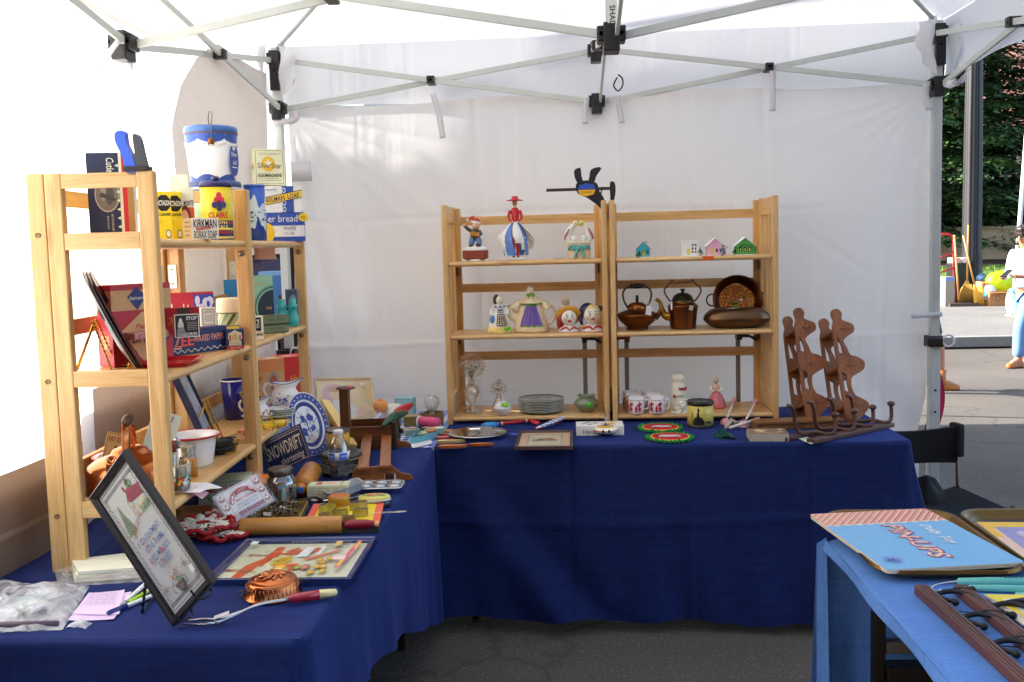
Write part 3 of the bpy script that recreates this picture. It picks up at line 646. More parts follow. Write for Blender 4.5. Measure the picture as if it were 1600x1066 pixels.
# == TABLES AND CLOTHS
def legs_table(label,x0,x1,y0,y1,z=.735):
 t=thing('folding_table',label,'table',((x0+x1)/2,(y0+y1)/2,0),0,'folding tables under the cloths')
 w,d=x1-x0,y1-y0
 b=MB();b.box(-w/2+.01,w/2-.01,-d/2+.01,d/2-.01,z-.035,z-.004,P('#d0cec8',.5),.006);b.obj('tabletop',t)
 LG=P('#3a322c',.4,.5)
 for sx in(-1,1):
  for sy in(-1,1):b=MB();b.beam((sx*(w/2-.1),sy*(d/2-.12),0),(sx*(w/2-.1),sy*(d/2-.12),z-.036),.028,.028,LG,(0,1,0),.004);b.obj('leg',t)
  if w>d:b=MB();b.beam((sx*(w/2-.1),-d/2+.135,.36),(sx*(w/2-.1),d/2-.135,.36),.025,.025,LG);b.obj('brace',t)
 if d>=w:
  for sy in(-1,1):b=MB();b.beam((-w/2+.115,sy*(d/2-.12),.36),(w/2-.115,sy*(d/2-.12),.36),.025,.025,LG);b.obj('brace',t)
 return t
NAVY=cloth('#0a1842','#152b66',170,.42,'navy_cloth',.2,tint='#5068cc')
SKYB=cloth('#4a74b2','#638dc9',210,.3,'blue_cloth',.35)
def topfn(x0,x1,y0,y1,amp=.0015):
 return lambda u,v:(x0+(x1-x0)*u,y0+(y1-y0)*v,TT+amp*N3((x0+(x1-x0)*u)*6,(y0+(y1-y0)*v)*6,1)-.0005)
def drape(b,path,mat,zb,fold,nv=40,r=.014):
 """cloth hanging from a top edge: path = [(x, y, nx, ny)], zb(s) hem height, fold(s, t) outward shift"""
 rows=[];n=len(path)
 for a in(0,30,60,90):
  q=rad(a);rows.append([(x+nx*r*sin(q),y+ny*r*sin(q),TT-.0005-r*(1-cos(q)))for x,y,nx,ny in path])
 for j in range(1,nv+1):
  t=j/nv;row=[]
  for i,(x,y,nx,ny)in enumerate(path):
   s=i/(n-1);f=r+fold(s,t);z0=TT-r;row.append((x+nx*f,y+ny*f,z0+(zb(s)-z0)*t))
  rows.append(row)
 b.sew(rows,mat)
def edgepath(pts,r=.03,step=.009):
 """walk along straight edges with rounded corners, giving outward normals (walk keeps the table on the left)"""
 out=[];n=len(pts)
 for i in range(n-1):
  a,c=Vec(pts[i]),Vec(pts[i+1]);d=(c-a).normalized();L=(c-a).length;nr=Vec((d.y,-d.x))
  s0=r if i>0 else 0;s1=L-r if i<n-2 else L;k=max(2,int((s1-s0)/step))
  for j in range(k+1):p=a+d*(s0+(s1-s0)*j/k);out.append((p.x,p.y,nr.x,nr.y))
  if i<n-2:
   e=(Vec(pts[i+2])-c).normalized();cen=c-d*r+e*r;nr2=Vec((e.y,-e.x));a0=math.atan2(nr.y,nr.x);a1=math.atan2(nr2.y,nr2.x)
   while a1<a0:a1+=2*PI
   for j in range(1,9):q=a0+(a1-a0)*j/9;out.append((cen.x+r*cos(q),cen.y+r*sin(q),cos(q),sin(q)))
 return out
legs_table('folding table hidden under the back navy cloth',.03,1.77,-.40,.32)
b=MB();b.grid(topfn(.004,1.80,-.42,.33),60,30,NAVY)
bp=edgepath([(.004,-.42),(1.80,-.42),(1.80,.33)],.03)
bn=len(bp);bs=1.796/(1.796+.75)
def bfold(s,t):
 x=s/bs*1.796
 f=.02*t+.008*t*sin(x*9+1.2*sin(x*3)+t*1.5)*(.4+.6*t)+.009*math.exp(-((x-.97)/.010)**2)+.008*math.exp(-((x-1.42)/.009)**2)-.008*math.exp(-((x-.52)/.011)**2)+.008*math.exp(-((t-.42-.02*sin(x*3))/.016)**2)*min(1,t*4)+.016*t*N3(x*3.5,t*1.5,5)+.008*N3(x*7+t*3,t*4,8)*t
 f+=.035*math.exp(-((x-.06-.42*t**1.3)/.10)**2)*t**.7*1.2-.03*math.exp(-((x-.16-.5*t**1.2)/.09)**2)*t
 f+=.006*sin(x*31+2*sin(t*3))*t
 if s>bs*.93:f+=.14*t*t*math.exp(-((s-bs)/.07)**2)
 if s>bs:f+=.03*t*sin((s-bs)*70)+.05*t
 return f
drape(b,bp,NAVY,lambda s:.075-.045*min(1,s/bs)+.008*sin(s*37),bfold)
tag(b.obj('tablecloth'),'navy blue cloth covering the back table down to the asphalt','tablecloth')
legs_table('folding table hidden under the left navy cloth',-.78,-.02,-2.14,-.46)
b=MB();b.grid(topfn(-.84,-.004,-2.165,-.435),40,80,NAVY)
lp_=edgepath([(-.84,-2.165),(-.004,-2.165),(-.004,-.435),(-.06,-.435)],.035)
ls1=.836/(.836+1.73+.056)
def lfold(s,t):
 d=s*(.836+1.73+.056)
 f=.012*t+.010*t*sin(d*13+1.3*sin(d*4))*(.3+.7*t)+.002*t*sin(d*41)
 f+=.09*t**1.4*math.exp(-((s-ls1)/.030)**2)
 if s<ls1:f+=.012*t*sin(d*19+t*2)+.012*N3(d*6,t*3,3)*t
 return f
HEM=[(-2.165,.34),(-1.85,.47),(-1.57,.42),(-1.2,.335),(-.9,.21),(-.555,.09),(-.42,.05)]
def lhem(s):
 if s<=ls1:return .34
 y=-2.165+1.73*min(1,(s-ls1)/(.978-ls1))
 for(y0,z0),(y1,z1)in zip(HEM,HEM[1:]):
  if y<=y1:return z0+(z1-z0)*(y-y0)/(y1-y0)+.002*sin(s*60)
 return .05
drape(b,lp_,NAVY,lhem,lfold)
b.grid(lambda u,v:(-.845+.16*v-.05*u*v,-1.85+1.0*u,TT+.05*sin(PI*v)*min(1,max(0,u*3-.55))*(1+.25*sin(u*17))+.001),40,12,NAVY)
tag(b.obj('tablecloth'),'navy blue cloth covering the left table crowded with kitchen wares','tablecloth')
legs_table('small table in the back corner under the checked cloth',-.78,-.03,-.40,.33)
GX=P('#2f4fae',.8);GW=P('#e8e8ee',.8);GM=P('#8fa3d6',.8);b=MB();nx,ny=40,40
for i in range(nx):
 for j in range(ny):
  xa,xb=-.82+.82*i/nx,-.82+.82*(i+1)/nx;ya,yb=-.43+.78*j/ny,-.43+.78*(j+1)/ny
  zz=lambda x,y:TT-.001+.002*N3(x*8,y*8,3)
  b.add([(xa,ya,zz(xa,ya)),(xb,ya,zz(xb,ya)),(xb,yb,zz(xb,yb)),(xa,yb,zz(xa,yb))],[(0,1,2,3)],GX if(i%2 and j%2)else(GW if not(i%2 or j%2)else GM),True)
tag(b.obj('tablecloth'),'blue and white checked cloth on the corner table','tablecloth')
t=thing('folding_table','brown steel folding table carrying the light blue cloth','table',(0,0,0),0,'folding tables under the cloths')
LG=P('#2a211c',.35,.55)
b=MB();b.box(1.215,2.02,-3.35,-1.56,.70,.737,P('#cdc8bf',.5),.008);b.obj('tabletop',t)
for yy in(-1.65,-3.2):
 for xx in(1.285,1.95):b=MB();b.beam((xx,yy,0),(xx,yy,.70),.03,.03,LG,(0,1,0),.005);b.obj('leg',t)
 b=MB();b.beam((1.3,yy,.50),(1.935,yy,.50),.03,.03,P('#6a6058',.35,.6),(0,0,1),.004);b.obj('brace',t)
 b=MB();b.beam((1.3,yy,.43),(1.935,yy,.43),.05,.05,LG,(0,0,1),.004);b.obj('brace',t)
b=MB();
def rtop(u,v):
 x=1.19+.87*u;y=-3.4+1.86*v;e=max(0,1-u/.06);return(x,y,TT-.012*e*e+.0030*N3(x*5,y*5,4)+.002*math.exp(-((y+2.05)/.012)**2)+.002*math.exp(-((x-1.62)/.012)**2)-(.006 if v>.985 else 0))
b.grid(rtop,60,90,SKYB)
b.grid(lambda u,v:(1.1895-.006*v+.004*sin(u*30)*v,-3.4+1.86*u,TT-.0125-.022*v),70,3,SKYB)
def rdrape(u,v):
 x=1.168+.90*u-.02*v*(1-u);k=max(0,1-u/.10)
 return(x,-1.54+.012+.02*v*sin(u*22)+.03*v-.03*k*v*sin(v*3)+.018*v*sin(u*60+v*2)*max(0,1-u*5),TT-.02*sin(PI*min(1,u*8)/2)*0-.004-k*.02-.70*v)
b.grid(rdrape,90,24,SKYB)
b.grid(lambda u,v:(1.168+.022*u,-1.528-.07*(1-v)*0-.012*u-.05*u*v,TT-.024+.02*u-.70*v),8,24,SKYB)
tag(b.obj('tablecloth'),'light blue cloth over the table at the right front','tablecloth')
b=MB();b.lathe([(.13,0),(.15,.01),(.17,.3),(.185,.30),(.185,.32),(.165,.32),(.14,.02),(0,.02)],P('#1f4a3a',.5),32);o=b.obj('waste_tub',None,U(1475,1075,.33)+Vec((0,0,-.32)))
tag(o,'dark green plastic tub under the light blue table','tub')
# == SHELVES
def bullboard(b,x0,x1,y0,y1,zt,th,axis):
 """board with a rounded front edge at y0"""
 prof=[(y1,zt-th),(y1,zt)]+[(y0+.012-.012*sin(a),zt-th/2+th/2*cos(a))for a in[PI*i/8 for i in range(9)]]
 n=len(prof);vs=[(x0,y,z)for y,z in prof]+[(x1,y,z)for y,z in prof]
 b.add(vs,[(i,(i+1)%n,n+(i+1)%n,n+i)for i in range(n)],pine(axis));b.add(vs,[tuple(range(n)),tuple(range(2*n-1,n-1,-1))],pine(axis))
def back_shelf(label,loc,rot):
 t=thing('folding_bookshelf',label,'shelf',loc,rot,'folding shelf pair on the back table')
 Wd,D,H=.70,.32,.948;tk=.022
 for s,x in((0,0),(1,Wd-tk)):
  p=MB()
  p.box(x,x+tk,0,.042,0,H,pine('z'),.004);p.box(x,x+tk,D-.062,D-.022,0,H,pine('z'),.004)
  p.box(x+.003,x+tk-.003,.042,D-.062,H-.075,H-.002,pine('y'),.001);p.box(x+.003,x+tk-.003,.042,D-.062,.03,.12,pine('y'),.001)
  for y in(.105,.165,.205):p.box(x+.006,x+tk-.006,y,y+.018,.12,H-.075,pine('z'))
  p.obj('side_panel',t)
 bk=MB()
 for x in(0,Wd-.045):bk.box(x,x+.045,D-.021,D-.001,.01,H-.005,pine('z'),.002)
 for z in(.865,.557,.243):bk.box(.045,Wd-.045,D-.018,D-.003,z,z+.04,pine('x'),.002)
 bk.obj('back_frame',t)
 for z in(.703,.388,.0325):
  s=MB();bullboard(s,tk+.002,Wd-tk-.002,.006,D-.024,z,.020,'x');s.obj('shelf_board',t)
 for x in(tk+.003,Wd-tk-.011):
  for z in(.655,.34):h=MB();h.box(x,x+.008,.27,.293,z-.02,z+.02,P('#6a5a40',.4,.7));h.obj('bracket',t)
 return t
SHB=(TT+.703,TT+.388,TT+.0325)
back_shelf('left half of the pale wooden shelf pair, holding figurines and glass plates',(0,0,TT),0)
back_shelf('right half of the pale wooden shelf pair, holding copper kettles and red printed mugs',(.712,0,TT),0)
def left_shelf(label,u0,wd):
 loc=LL(u0,0,0);t=thing('folding_bookshelf',label,'shelf',loc,PI/2-LPH*1,'folding shelf pair on the left table')
 t.rotation_euler=(0,0,PI/2-LPH)
 D,H,tk=.303,.965,.024
 for x in(0,wd-tk):
  p=MB();p.box(x,x+tk,0,.041,0,H,pine('z'),.004);p.box(x,x+tk,D-.083,D-.0425,0,H,pine('z'),.004)
  for z0,z1 in((.928,.963),(.783,.823),(.454,.493),(.134,.174)):p.box(x+.001,x+tk-.003,.041,D-.083,z0,z1,pine('y'),.001)
  for z in(.76,.43,.11):
   sgn=(x+tk+.001)if x==0 else x-.001
  p.obj('side_panel',t)
 bk=MB()
 for x in(0,wd-.045):bk.box(x,x+.045,D-.0415,D,0,H,pine('z'),.003)
 for z in(.893,.567,.205):bk.box(.045,wd-.045,D-.02,D-.004,z,z+.042,wood('#cf9444','#e0ab5c','x'),.002)
 for x in(.0012,):
  for z in(.815,.455,.13):
   pass
 for z in(.82,.47,.14):bk.lathe([(0,.0),(.006,0),(.006,.002)],P('#5a4a38',.5),12,T=MTr((0,D-.022,z))@MRo(-PI/2,4,'Y'))
 bk.obj('back_frame',t)
 for z in(.806,.476,.158):
  s=MB();bullboard(s,tk+.002,wd-tk-.002,.004,D-.044,z,.022,'x');s.obj('shelf_board',t)
 for x in(wd-tk-.0025,):
  for z in(.765,.435,.115):
   h=MB();h.lathe([(0,0),(.010,0),(.009,.004),(0,.005)],P('#8a7a60',.35,.7),14,T=MTr((x,.022,z))@MRo(-PI/2,4,'Y'));h.obj('screw_cap',t)
 for k in(0,1):
  h=MB();y=D-.038 if k else D-.075
  h.box(wd-tk-.004 if not k else wd-.047,wd-tk-.0008 if not k else wd-.0455,y,y+.028,.66,.735,P('#d8d4c4',.35,.5),.001)
  for z in(.675,.72):h.lathe([(0,0),(.003,0),(.003,.001)],TIN,8,T=MTr((wd-tk-.004 if not k else wd-.047,y+.014,z))@MRo(-PI/2,4,'Y'))
  h.obj('hinge',t)
 return t
left_shelf('near unit of the pale wooden shelving, stacked with old tins and cartons',0,.741)
left_shelf('far unit of the pale wooden shelving, with a blue and white pitcher below',.743,.735)
# == GOODS ON THE LEFT SHELVES
def facing(p):return math.atan2(CAM.x-p.x,p.y-CAM.y)
def BX(name,label,cat,p,pxw,pxh,d,rot,base,art=None,group=None,colors=None,tilt=0,bev=.0008,h=None,w=None):
 """card box whose front bottom edge is centred on p; width and height follow from how large it looks there"""
 p=Vec(p);sc=SC(p);w=w or pxw/sc/max(.3,cos(rot-facing(p)));h=h or pxh/sc
 n=Vec((sin(rot),-cos(rot),0));c=p-n*d/2
 o=carton(name,label,cat,c,rot,w,d,h,base,art,group,bev,colors)
 if tilt:o.rotation_euler=(tilt,0,rot);o.location=p-n*(d/2*cos(tilt))+Vec((0,0,max(0,d/2*sin(tilt))))
 return o
def SH(px,py,dep,i):
 p=LP(px,py,dep);p.z=LB[i]+.0005;return p
def LA(name,label,cat,p,prof,mat,group=None,seg=32,sx=1,sy=1,rot=0,extra=None):
 b=MB();b.lathe(prof,mat,seg,sx,sy)
 if extra:extra(b)
 return tag(b.obj(name,None,p,rot),label,cat,group)
RA=PI/2-LPH
NV,RD,YL,CRM,WHT='#1f2a5c','#b5232c','#e8c520','#ead9b0','#efece2'
# --- top boards
def art_cut(d):
 d.rect(0,0,.70,1,'#1e2848').rect(.76,0,.86,1,'#c2242b').rect(.86,0,1,1,'#a87c48').rect(.70,0,.76,1,'#e6d9b8')
 d.ell(.42,.52,.27,.20,'#b8ad98').ell(.42,.52,.25,.185,'#6f6a62').ell(.47,.53,.10,.13,'#4c4a48').ell(.34,.55,.06,.10,'#8f8a80').poly([(.25,.5),(.6,.44),(.62,.47),(.3,.55)],'#3d3c3d')
 d.txt('Cutler',.52,.84,.20,.17,'#ece2c4',.01,.2,-PI/2)
 for k in range(9):d.poly([(.70,.03+.1*k),(.62,.05+.1*k),(.70,.07+.1*k)],'#e6d9b8')
 d.txt('ONE OF THE WORLDS GREAT',.52,.20,.2,.05,'#cfc3a4',0,0,-PI/2);d.txt('BRANDS OF KNIVES',.42,.20,.15,.04,'#cfc3a4',0,0,-PI/2)
BX('cutlery_box','tall navy box with oval picture and red stripe behind the near end panel','box',SH(177,363,.15,0),66,135,.028,rad(12),'#e2d6bd',{'front':art_cut})
b=MB();b.box(-.055,.055,-.02,.02,0,.10,wood('#b98d58','#d2ad78','x'),.002)
tag(b.obj('wood_block',None,SH(258,374,.20,0)+Vec((0,0,.001)),RA),'brown wooden block box behind the two yellow cleanser packs','box').scale=(1,1,1.25)
BX('carton','plain cream carton standing behind the yellow packs','box',SH(284,374,.22,0),28,104,.03,rad(20),'#dcd3c2')
def art_oct(d):
 o=[(.62+.30*cos(PI/8+k*PI/4)*1.35,.76+.16*sin(PI/8+k*PI/4)*1.1)for k in range(8)]
 d.poly(o,'#15161a').txt('OCTAGON',.62,.76,.72,.11,'#e9e4d2',.02).txt('CLEANSER',.66,.53,.6,.06,'#1b1b1b',.02).ell(.8,.13,.14,.09,'#1b1b1b').ell(.8,.13,.11,.07,'#d8d2c0').line((.1,.35),(.5,.42),.0012,'#b39414').line((.1,.30),(.5,.37),.0012,'#b39414')
BX('cleanser_pack','yellow cleanser pack with black octagon, left of the pair beside the shelf post','pack',SH(255,372,.12,0),28,76,.03,rad(24),YL,{'front':art_oct},'yellow cleanser packs')
BX('cleanser_pack','yellow cleanser pack with black octagon, right of the pair beside the orange portrait carton','pack',SH(273,372,.11,0),26,75,.03,rad(24),YL,{'front':art_oct},'yellow cleanser packs')
def art_mont(d):
 d.rect(0,.0,1,.62,'#c9542c').txt('DEL MONTE',.5,.70,.95,.10,'#3c2a6e',.02).ell(.45,.36,.36,.30,'#6d2e20').ell(.42,.34,.26,.24,'#dfa58c').ell(.36,.38,.035,.02,'#2c2430').ell(.55,.38,.035,.02,'#2c2430').ell(.44,.24,.07,.025,'#b0343a').line((.44,.36),(.42,.30),.0015,'#b87a64')
BX('carton','cream and orange carton with a woman\'s portrait, next to the yellow packs','box',SH(293,372,.085,0),24,82,.03,rad(20),'#e8ddc8',{'front':art_mont})
def art_kirk(d):
 d.rect(0,0,.22,1,'#d9bf8e').txt('KIRKMAN',.62,.74,.66,.40,'#17181c',.012).txt('BORAX SOAP',.62,.22,.66,.38,'#17181c',.005).poly([(.36,.42),(.78,.50),(.78,.62),(.36,.54)],'#b5262e').txt('SOFT WRAP',.57,.52,.36,.06,'#f0e6d4',0,0,.05).lines(.03,.1,.19,.9,4,'#5c4a32',.002)
BX('soap_box','cream soap box with bold black lettering at the front of the top shelf','box',SH(315,372,.016,0),52,33,.035,rad(24),'#efe6d2',{'front':art_kirk},tilt=0)
t=thing('powder_tin','yellow oval tin with navy cap and lid, red lettering, beside the shelf post','tin',SH(341,373,.06,0),facing(SH(341,373,.06,0))-.05)
sc=SC(t.location);r=23.5/sc;h=82/sc
b=MB();b.lathe([(0,0),(r,0),(r,h),(0,h)],P('#d9c32a',.35),40,1,.6)
def wrapdec(b,r,sy,z0,z1,a,w):
 return Dec(b,frame((-w/2,-r*sy*.985,z0),(1,0,0),(0,0,1)),w,z1-z0,.0022)
b.lathe([(r*1.004,.001),(r*1.004,h*.37)],P('#20264e',.4),40,1,.6)
for z0,z1,c in((.30,.355,'#8c2230'),(.19,.23,'#d9c32a'),(.12,.17,'#8c2230'),(.03,.07,'#c9b25a')):b.lathe([(r*1.007,h*z0),(r*1.007,h*z1)],P(c,.4),40,1,.6)
d=wrapdec(b,r,.6,0,h,0,r*1.7)
d.txt('CLAIRE',.56,.47,.72,.11,'#b3242e',.02).txt('MOTH',.62,.325,.5,.055,'#e8dcae',.01).txt('CRYSTALS',.5,.25,.8,.06,'#e8dcae',.01)
for x,y,c in((.62,.84,'#c22c44'),(.52,.75,'#b9243c'),(.72,.75,'#c22c44'),(.44,.66,'#2a2f66'),(.62,.69,'#3a2850'),(.78,.66,'#2a2f66'),(.62,.60,'#26305c')):d.ell(x,y,.10,.062,c,12)
b.obj('body',t);b=MB();b.lathe([(0,h),(r*1.03,h),(r*1.03,h+.012),(r*.9,h+.017),(0,h+.018)],P('#26265a',.35),40,1,.6);b.lathe([(0,h+.018),(.011,h+.018),(.011,h+.032),(0,h+.034)],P('#26265a',.35),18);b.obj('lid',t)
p=SH(338,376,.17,0);sc=SC(p);r=42/sc;h=p and(376-296)/sc
t=thing('round_tin','wide pale green tin with a blue lid, under the lard pail','tin',p)
b=MB();b.lathe([(0,0),(r*.96,0),(r*.96,h),(0,h)],P('#a9c8a8',.4),36);b.obj('body',t);b=MB();b.lathe([(0,h),(r,h-.004),(r,h+.022),(r*.97,h+.026),(0,h+.026)],P('#3a4f80',.35),40);b.lathe([(r*1.003,h-.002),(r*1.003,h+.006)],P('#c8ccd6',.4),40);b.obj('lid',t)
pz=h+.026
t=thing('lard_pail','white and blue lard pail with wire handle, on the top of the shelf stack','pail',p+Vec((.0,0,pz)),facing(p))
hh=74/sc;r0,r1=33.5/sc,39/sc
b=MB();b.lathe([(0,0),(r0,0),(r0,.003),(r1,hh-.004),(0,hh-.004)],P('#dfe6dc',.35),44)
def band(b,z0,z1,c,k=1.004,f=None):
 n=72;rows=[[],[]]
 for i in range(n+1):
  a=2*PI*i/n;za,zb=(z0(a)if callable(z0)else z0),(z1(a)if callable(z1)else z1)
  for q,z in((0,za),(1,zb)):
   rr=(r0+(r1-r0)*z/hh)*k;rows[q].append((rr*cos(a),rr*sin(a),z))
 b.sew(rows,P(c,.35))
band(b,lambda a:hh*(.86-.08*abs(sin(a*3))**.6),hh*.985,'#2e52a8');band(b,hh*.0,lambda a:hh*(.05+.09*abs(sin(a*3+.8))),'#2c4c9a')
for k in range(44):
 a=k*2*PI/44;z=hh*(.80-.07*abs(sin(a*3))**.6);rr=(r0+(r1-r0)*.8)*1.006;b.ball((rr*cos(a),rr*sin(a),z),.004,P('#e8ece6',.4),1,1,1,6,4)
def onpail(ang,z,w,h_):
 rr=r0+(r1-r0)*z/hh;c=Vec((rr*sin(ang),-rr*cos(ang),z));x=Vec((cos(ang),sin(ang),0));return Dec(b,frame(c-x*w/2-Vec((0,0,h_/2)),x,(0,0,1)),w,h_,.0022)
d=onpail(rad(62),hh*.45,.06,.11);d.ell(.5,.5,.5,.5,'#27479c').txt('Silver',.5,.66,.7,.14,'#e8ece8',.01,.2).txt('Leaf',.55,.42,.45,.14,'#e8ece8',.01,.2).rect(.2,.25,.8,.28,'#e8ece8')
d=onpail(rad(-52),hh*.46,.05,.085);d.ring(0,0,1,1,.0012,'#8a94a8');d.txt('Pure',.5,.82,.45,.09,'#5b6a8c',0,.2).txt('Refined',.5,.64,.6,.09,'#5b6a8c',0,.2).txt('Lard',.5,.46,.45,.09,'#5b6a8c',0,.2).lines(.1,.08,.9,.34,4,'#7f8aa2',.0016)
b.obj('body',t)
b=MB();b.lathe([(0,hh-.002),(r1*1.03,hh-.004),(r1*1.03,hh+.016),(r1*.99,hh+.021),(r1*.9,hh+.018),(0,hh+.018)],P('#3f6aae',.3),44);b.lathe([(r1*1.035,hh-.005),(r1*1.035,hh-.001)],P('#6a4a34',.5),44);b.obj('lid',t)
b=MB();ear=hh*.80
for s in(-1,1):b.lathe([(0,0),(.012,0),(.011,.004),(.004,.007),(0,.007)],P('#8a5a34',.35,.6),16,T=MTr((0,s*(r1*.985),ear))@MRo(-s*PI/2,4,'X'))
b.tube(spath([(0,-r1-.006,ear),(.004,-r1-.008,hh+.02),(.006,-r1*.75,hh+.058),(0,0,hh+.075),(-.006,r1*.75,hh+.058),(0,r1+.008,hh+.02),(0,r1+.006,ear)],6),.0018,P('#6e6860',.4,.8),6);b.obj('handle',t)
p=SH(401,376,.055,0);sc=SC(p);r=16/sc;h=84/sc
b=MB();b.lathe([(0,0),(r,0),(r,h),(0,h)],P('#2b52ae',.35),36);rg=Rnd(8)
rows=[[],[]]
for i in range(61):
 a=2*PI*i/60;z0=h*(.30+.10*sin(a*5)+.05*sin(a*11));z1=h*(.72+.10*sin(a*4+1)+.05*sin(a*9))
 rows[0].append((r*1.006*cos(a),r*1.006*sin(a),z0));rows[1].append((r*1.006*cos(a),r*1.006*sin(a),z1))
b.sew(rows,P('#c9d6d8',.35,var=.2,scale=60))
for k in range(50):
 a,z=rg.uniform(-PI,0),h*rg.uniform(.34,.6);b.ball((r*1.004*cos(a),r*1.004*sin(a),z),rg.uniform(.002,.006),P('#4a68a8',.4),1,1,.5,6,4)
b.lathe([(0,h),(r*1.02,h-.002),(r*1.02,h+.006),(0,h+.007)],P('#4a6ab4',.35),36)
tag(b.obj('round_tin',None,p),'tall blue tin with white swirls, left of the bread cartons','tin')
def art_bread(d):
 d.rect(0,0,1,.13,'#2d4ea6').rect(0,.62,1,1,'#2d4ea6').rect(0,.13,1,.58,'#efe9da')
 for k in range(26):d.ell(k/25,.14,.022,.035,'#2d4ea6',8).ell(k/25,.59,.022,.035,'#2d4ea6',8);d.z-=.0004
 d.ell(.02,.30,.22,.38,'#e6b828').ell(.98,.84,.13,.15,'#e6b828').txt('er bread',.46,.81,.74,.24,'#efe9da',0).txt('WHITE',.62,.46,.32,.10,'#23325e',0).txt('1½ LB.',.62,.28,.24,.09,'#23325e',0).lines(.88,.2,.98,.5,5,'#8fa0c6',.001).txt('18',.97,.84,.1,.1,'#9a3a24')
p=SH(446,376,.05,0);q=p
BX('bread_carton','blue and white bread carton at the far end of the top shelf','carton',p,60,44,.05,rad(14),'#2d4ea6',{'front':art_bread})
def art_loaf(d):
 d.rect(.48,0,.78,1,'#2d4c98');
 for k in range(4):d.ell(.53,.12+.24*k,.05,.10,'#c8cfe0',14).ell(.53,.12+.24*k,.03,.06,'#2d4c98',12)
 d.poly([(.0,.28),(1,.56),(1,.86),(0,.58)],'#1c2a55').poly([(.0,.30),(1,.58),(1,.83),(0,.55)],'#eab52c').txt('HOLMAN  LOAF',.47,.555,.92,.19,'#1c2450',.02,0,.158).txt('WRAPPED',.2,.86,.3,.09,'#5c6a8c')
BX('bread_carton','white and blue carton with a yellow name band, on the bread carton','carton',p+Vec((-.004,.006,45/SC(p))),58,41,.05,rad(12),'#e9e4da',{'front':art_loaf})
def art_oleo(d):
 d.ring(.05,.04,.95,.96,.0012,'#5a4a30');d.ell(.46,.58,.22,.21,'#e2b228').poly([(.46+(.15 if k%2==0 else .06)*cos(PI/2+k*PI/5),.60+(.15 if k%2==0 else .06)*sin(PI/2+k*PI/5))for k in range(10)],'#e9dfc4').txt('SilverStar',.5,.54,.78,.15,'#7d6a3c',.01).txt('OLEOMARGARINE',.5,.27,.78,.10,'#33301f',.015).lines(.15,.10,.85,.2,2,'#6a5a3c',.0012).lines(.15,.82,.85,.9,2,'#6a5a3c',.0012)
def art_oleo2(d):d.ring(.15,.04,.85,.96,.001,'#b99a3a');d.ell(.5,.55,.2,.09,'#e2b228').txt('OLEOMARGARINE',.55,.5,.12,.7,'#7d6a3c',0,0,PI/2)
BX('margarine_carton','cream margarine carton with a yellow star, topmost of the far stack','carton',p+Vec((-.05,.004,88/SC(p))),46,56,.055,rad(30),'#e9dcb8',{'front':art_oleo,'left':art_oleo2})
def quick_clamp(label,p,rot,L,blue,group=None,hs=1.0):
 """one-handed bar clamp: bar, fixed jaw, sliding body with two grips"""
 t=thing('bar_clamp',label,'clamp',p,rot,group);K=P('#17181c',.45)
 b=MB();b.box(-L*.62,L*.38,-.003,.003,-.008,.008,P('#5a4c48',.35,.8),.001);b.obj('bar',t)
 b=MB();b.prism(blob2([(L*.36,.03),(L*.43,.028),(L*.44,-.02),(L*.40,-.085),(L*.36,-.10),(L*.36,-.05)],3),-.009,.009,K,MRo(PI/2,4,'X'));b.obj('fixed_jaw',t)
 b=MB();b.prism(blob2([(-.045,.03),(0,.045),(.045,.028),(.055,-.01),(.075,-.05),(.085,-.10),(.07,-.115),(.045,-.085),(.0,-.045),(-.04,-.02)],4),-.012,.012,K,MRo(PI/2,4,'X'))
 Dec(b,frame((-.04,-.0125,-.035),(1,0,0),(0,0,1)),.08,.062).poly([(.0,.55),(.1,.9),(.5,1.05),(.9,.9),(1,.55)],blue).poly([(.02,.5),(.98,.5),(.9,.1),(.5,-.05),(.12,.05)],'#e0a626').txt('QUICK',.5,.28,.6,.16,'#3a2c10',.01)
 b.obj('jaw_body',t)
 for dx,lean in((-.028,-.018),(.022,.022)):
  b=MB();b.prism(blob2([(dx-.012,.035),(dx+.012,.035),(dx+.014+lean*.4,.068),(dx+.022+lean*1.0,.104),(dx+.012+lean*.8,.112),(dx-.014+lean*.6,.100),(dx-.017+lean*.4,.068)],3),-.010,.010,K,MRo(PI/2,4,'X'));b.obj('grip',t)
 b=MB();b.tube([(.07,0,.01),(.062,0,-.03)],.003,K,6);b.obj('release',t);b=MB();b.box(.066,.088,-.012,.012,-.118,-.085,P('#d9a23a',.5),.002);b.obj('jaw_pad',t);return t
pc=LL(.012,.035,.965+.085)
t=thing('bar_clamp','blue handled clamp gripping the near end panel of the shelf','clamp',LL(.012,.05,.93),RA-PI/2)
b=MB();b.prism(blob2([(-.012,.03),(.012,.03),(.004,.065),(-.010,.10),(-.014,.128),(-.034,.126),(-.036,.105),(-.022,.07)],4),-.011,.011,P('#2f5ad0',.35),MRo(PI/2,4,'X'));b.obj('grip',t)
b=MB();b.prism(blob2([(.006,.03),(.034,.03),(.028,.075),(.02,.115),(.006,.118),(.008,.075)],4),-.010,.010,P('#3a3f48',.45),MRo(PI/2,4,'X'));b.obj('lever',t)
b=MB();b.box(-.02,.04,-.016,.016,.034,.046,BLK,.003);b.obj('jaw_body',t)
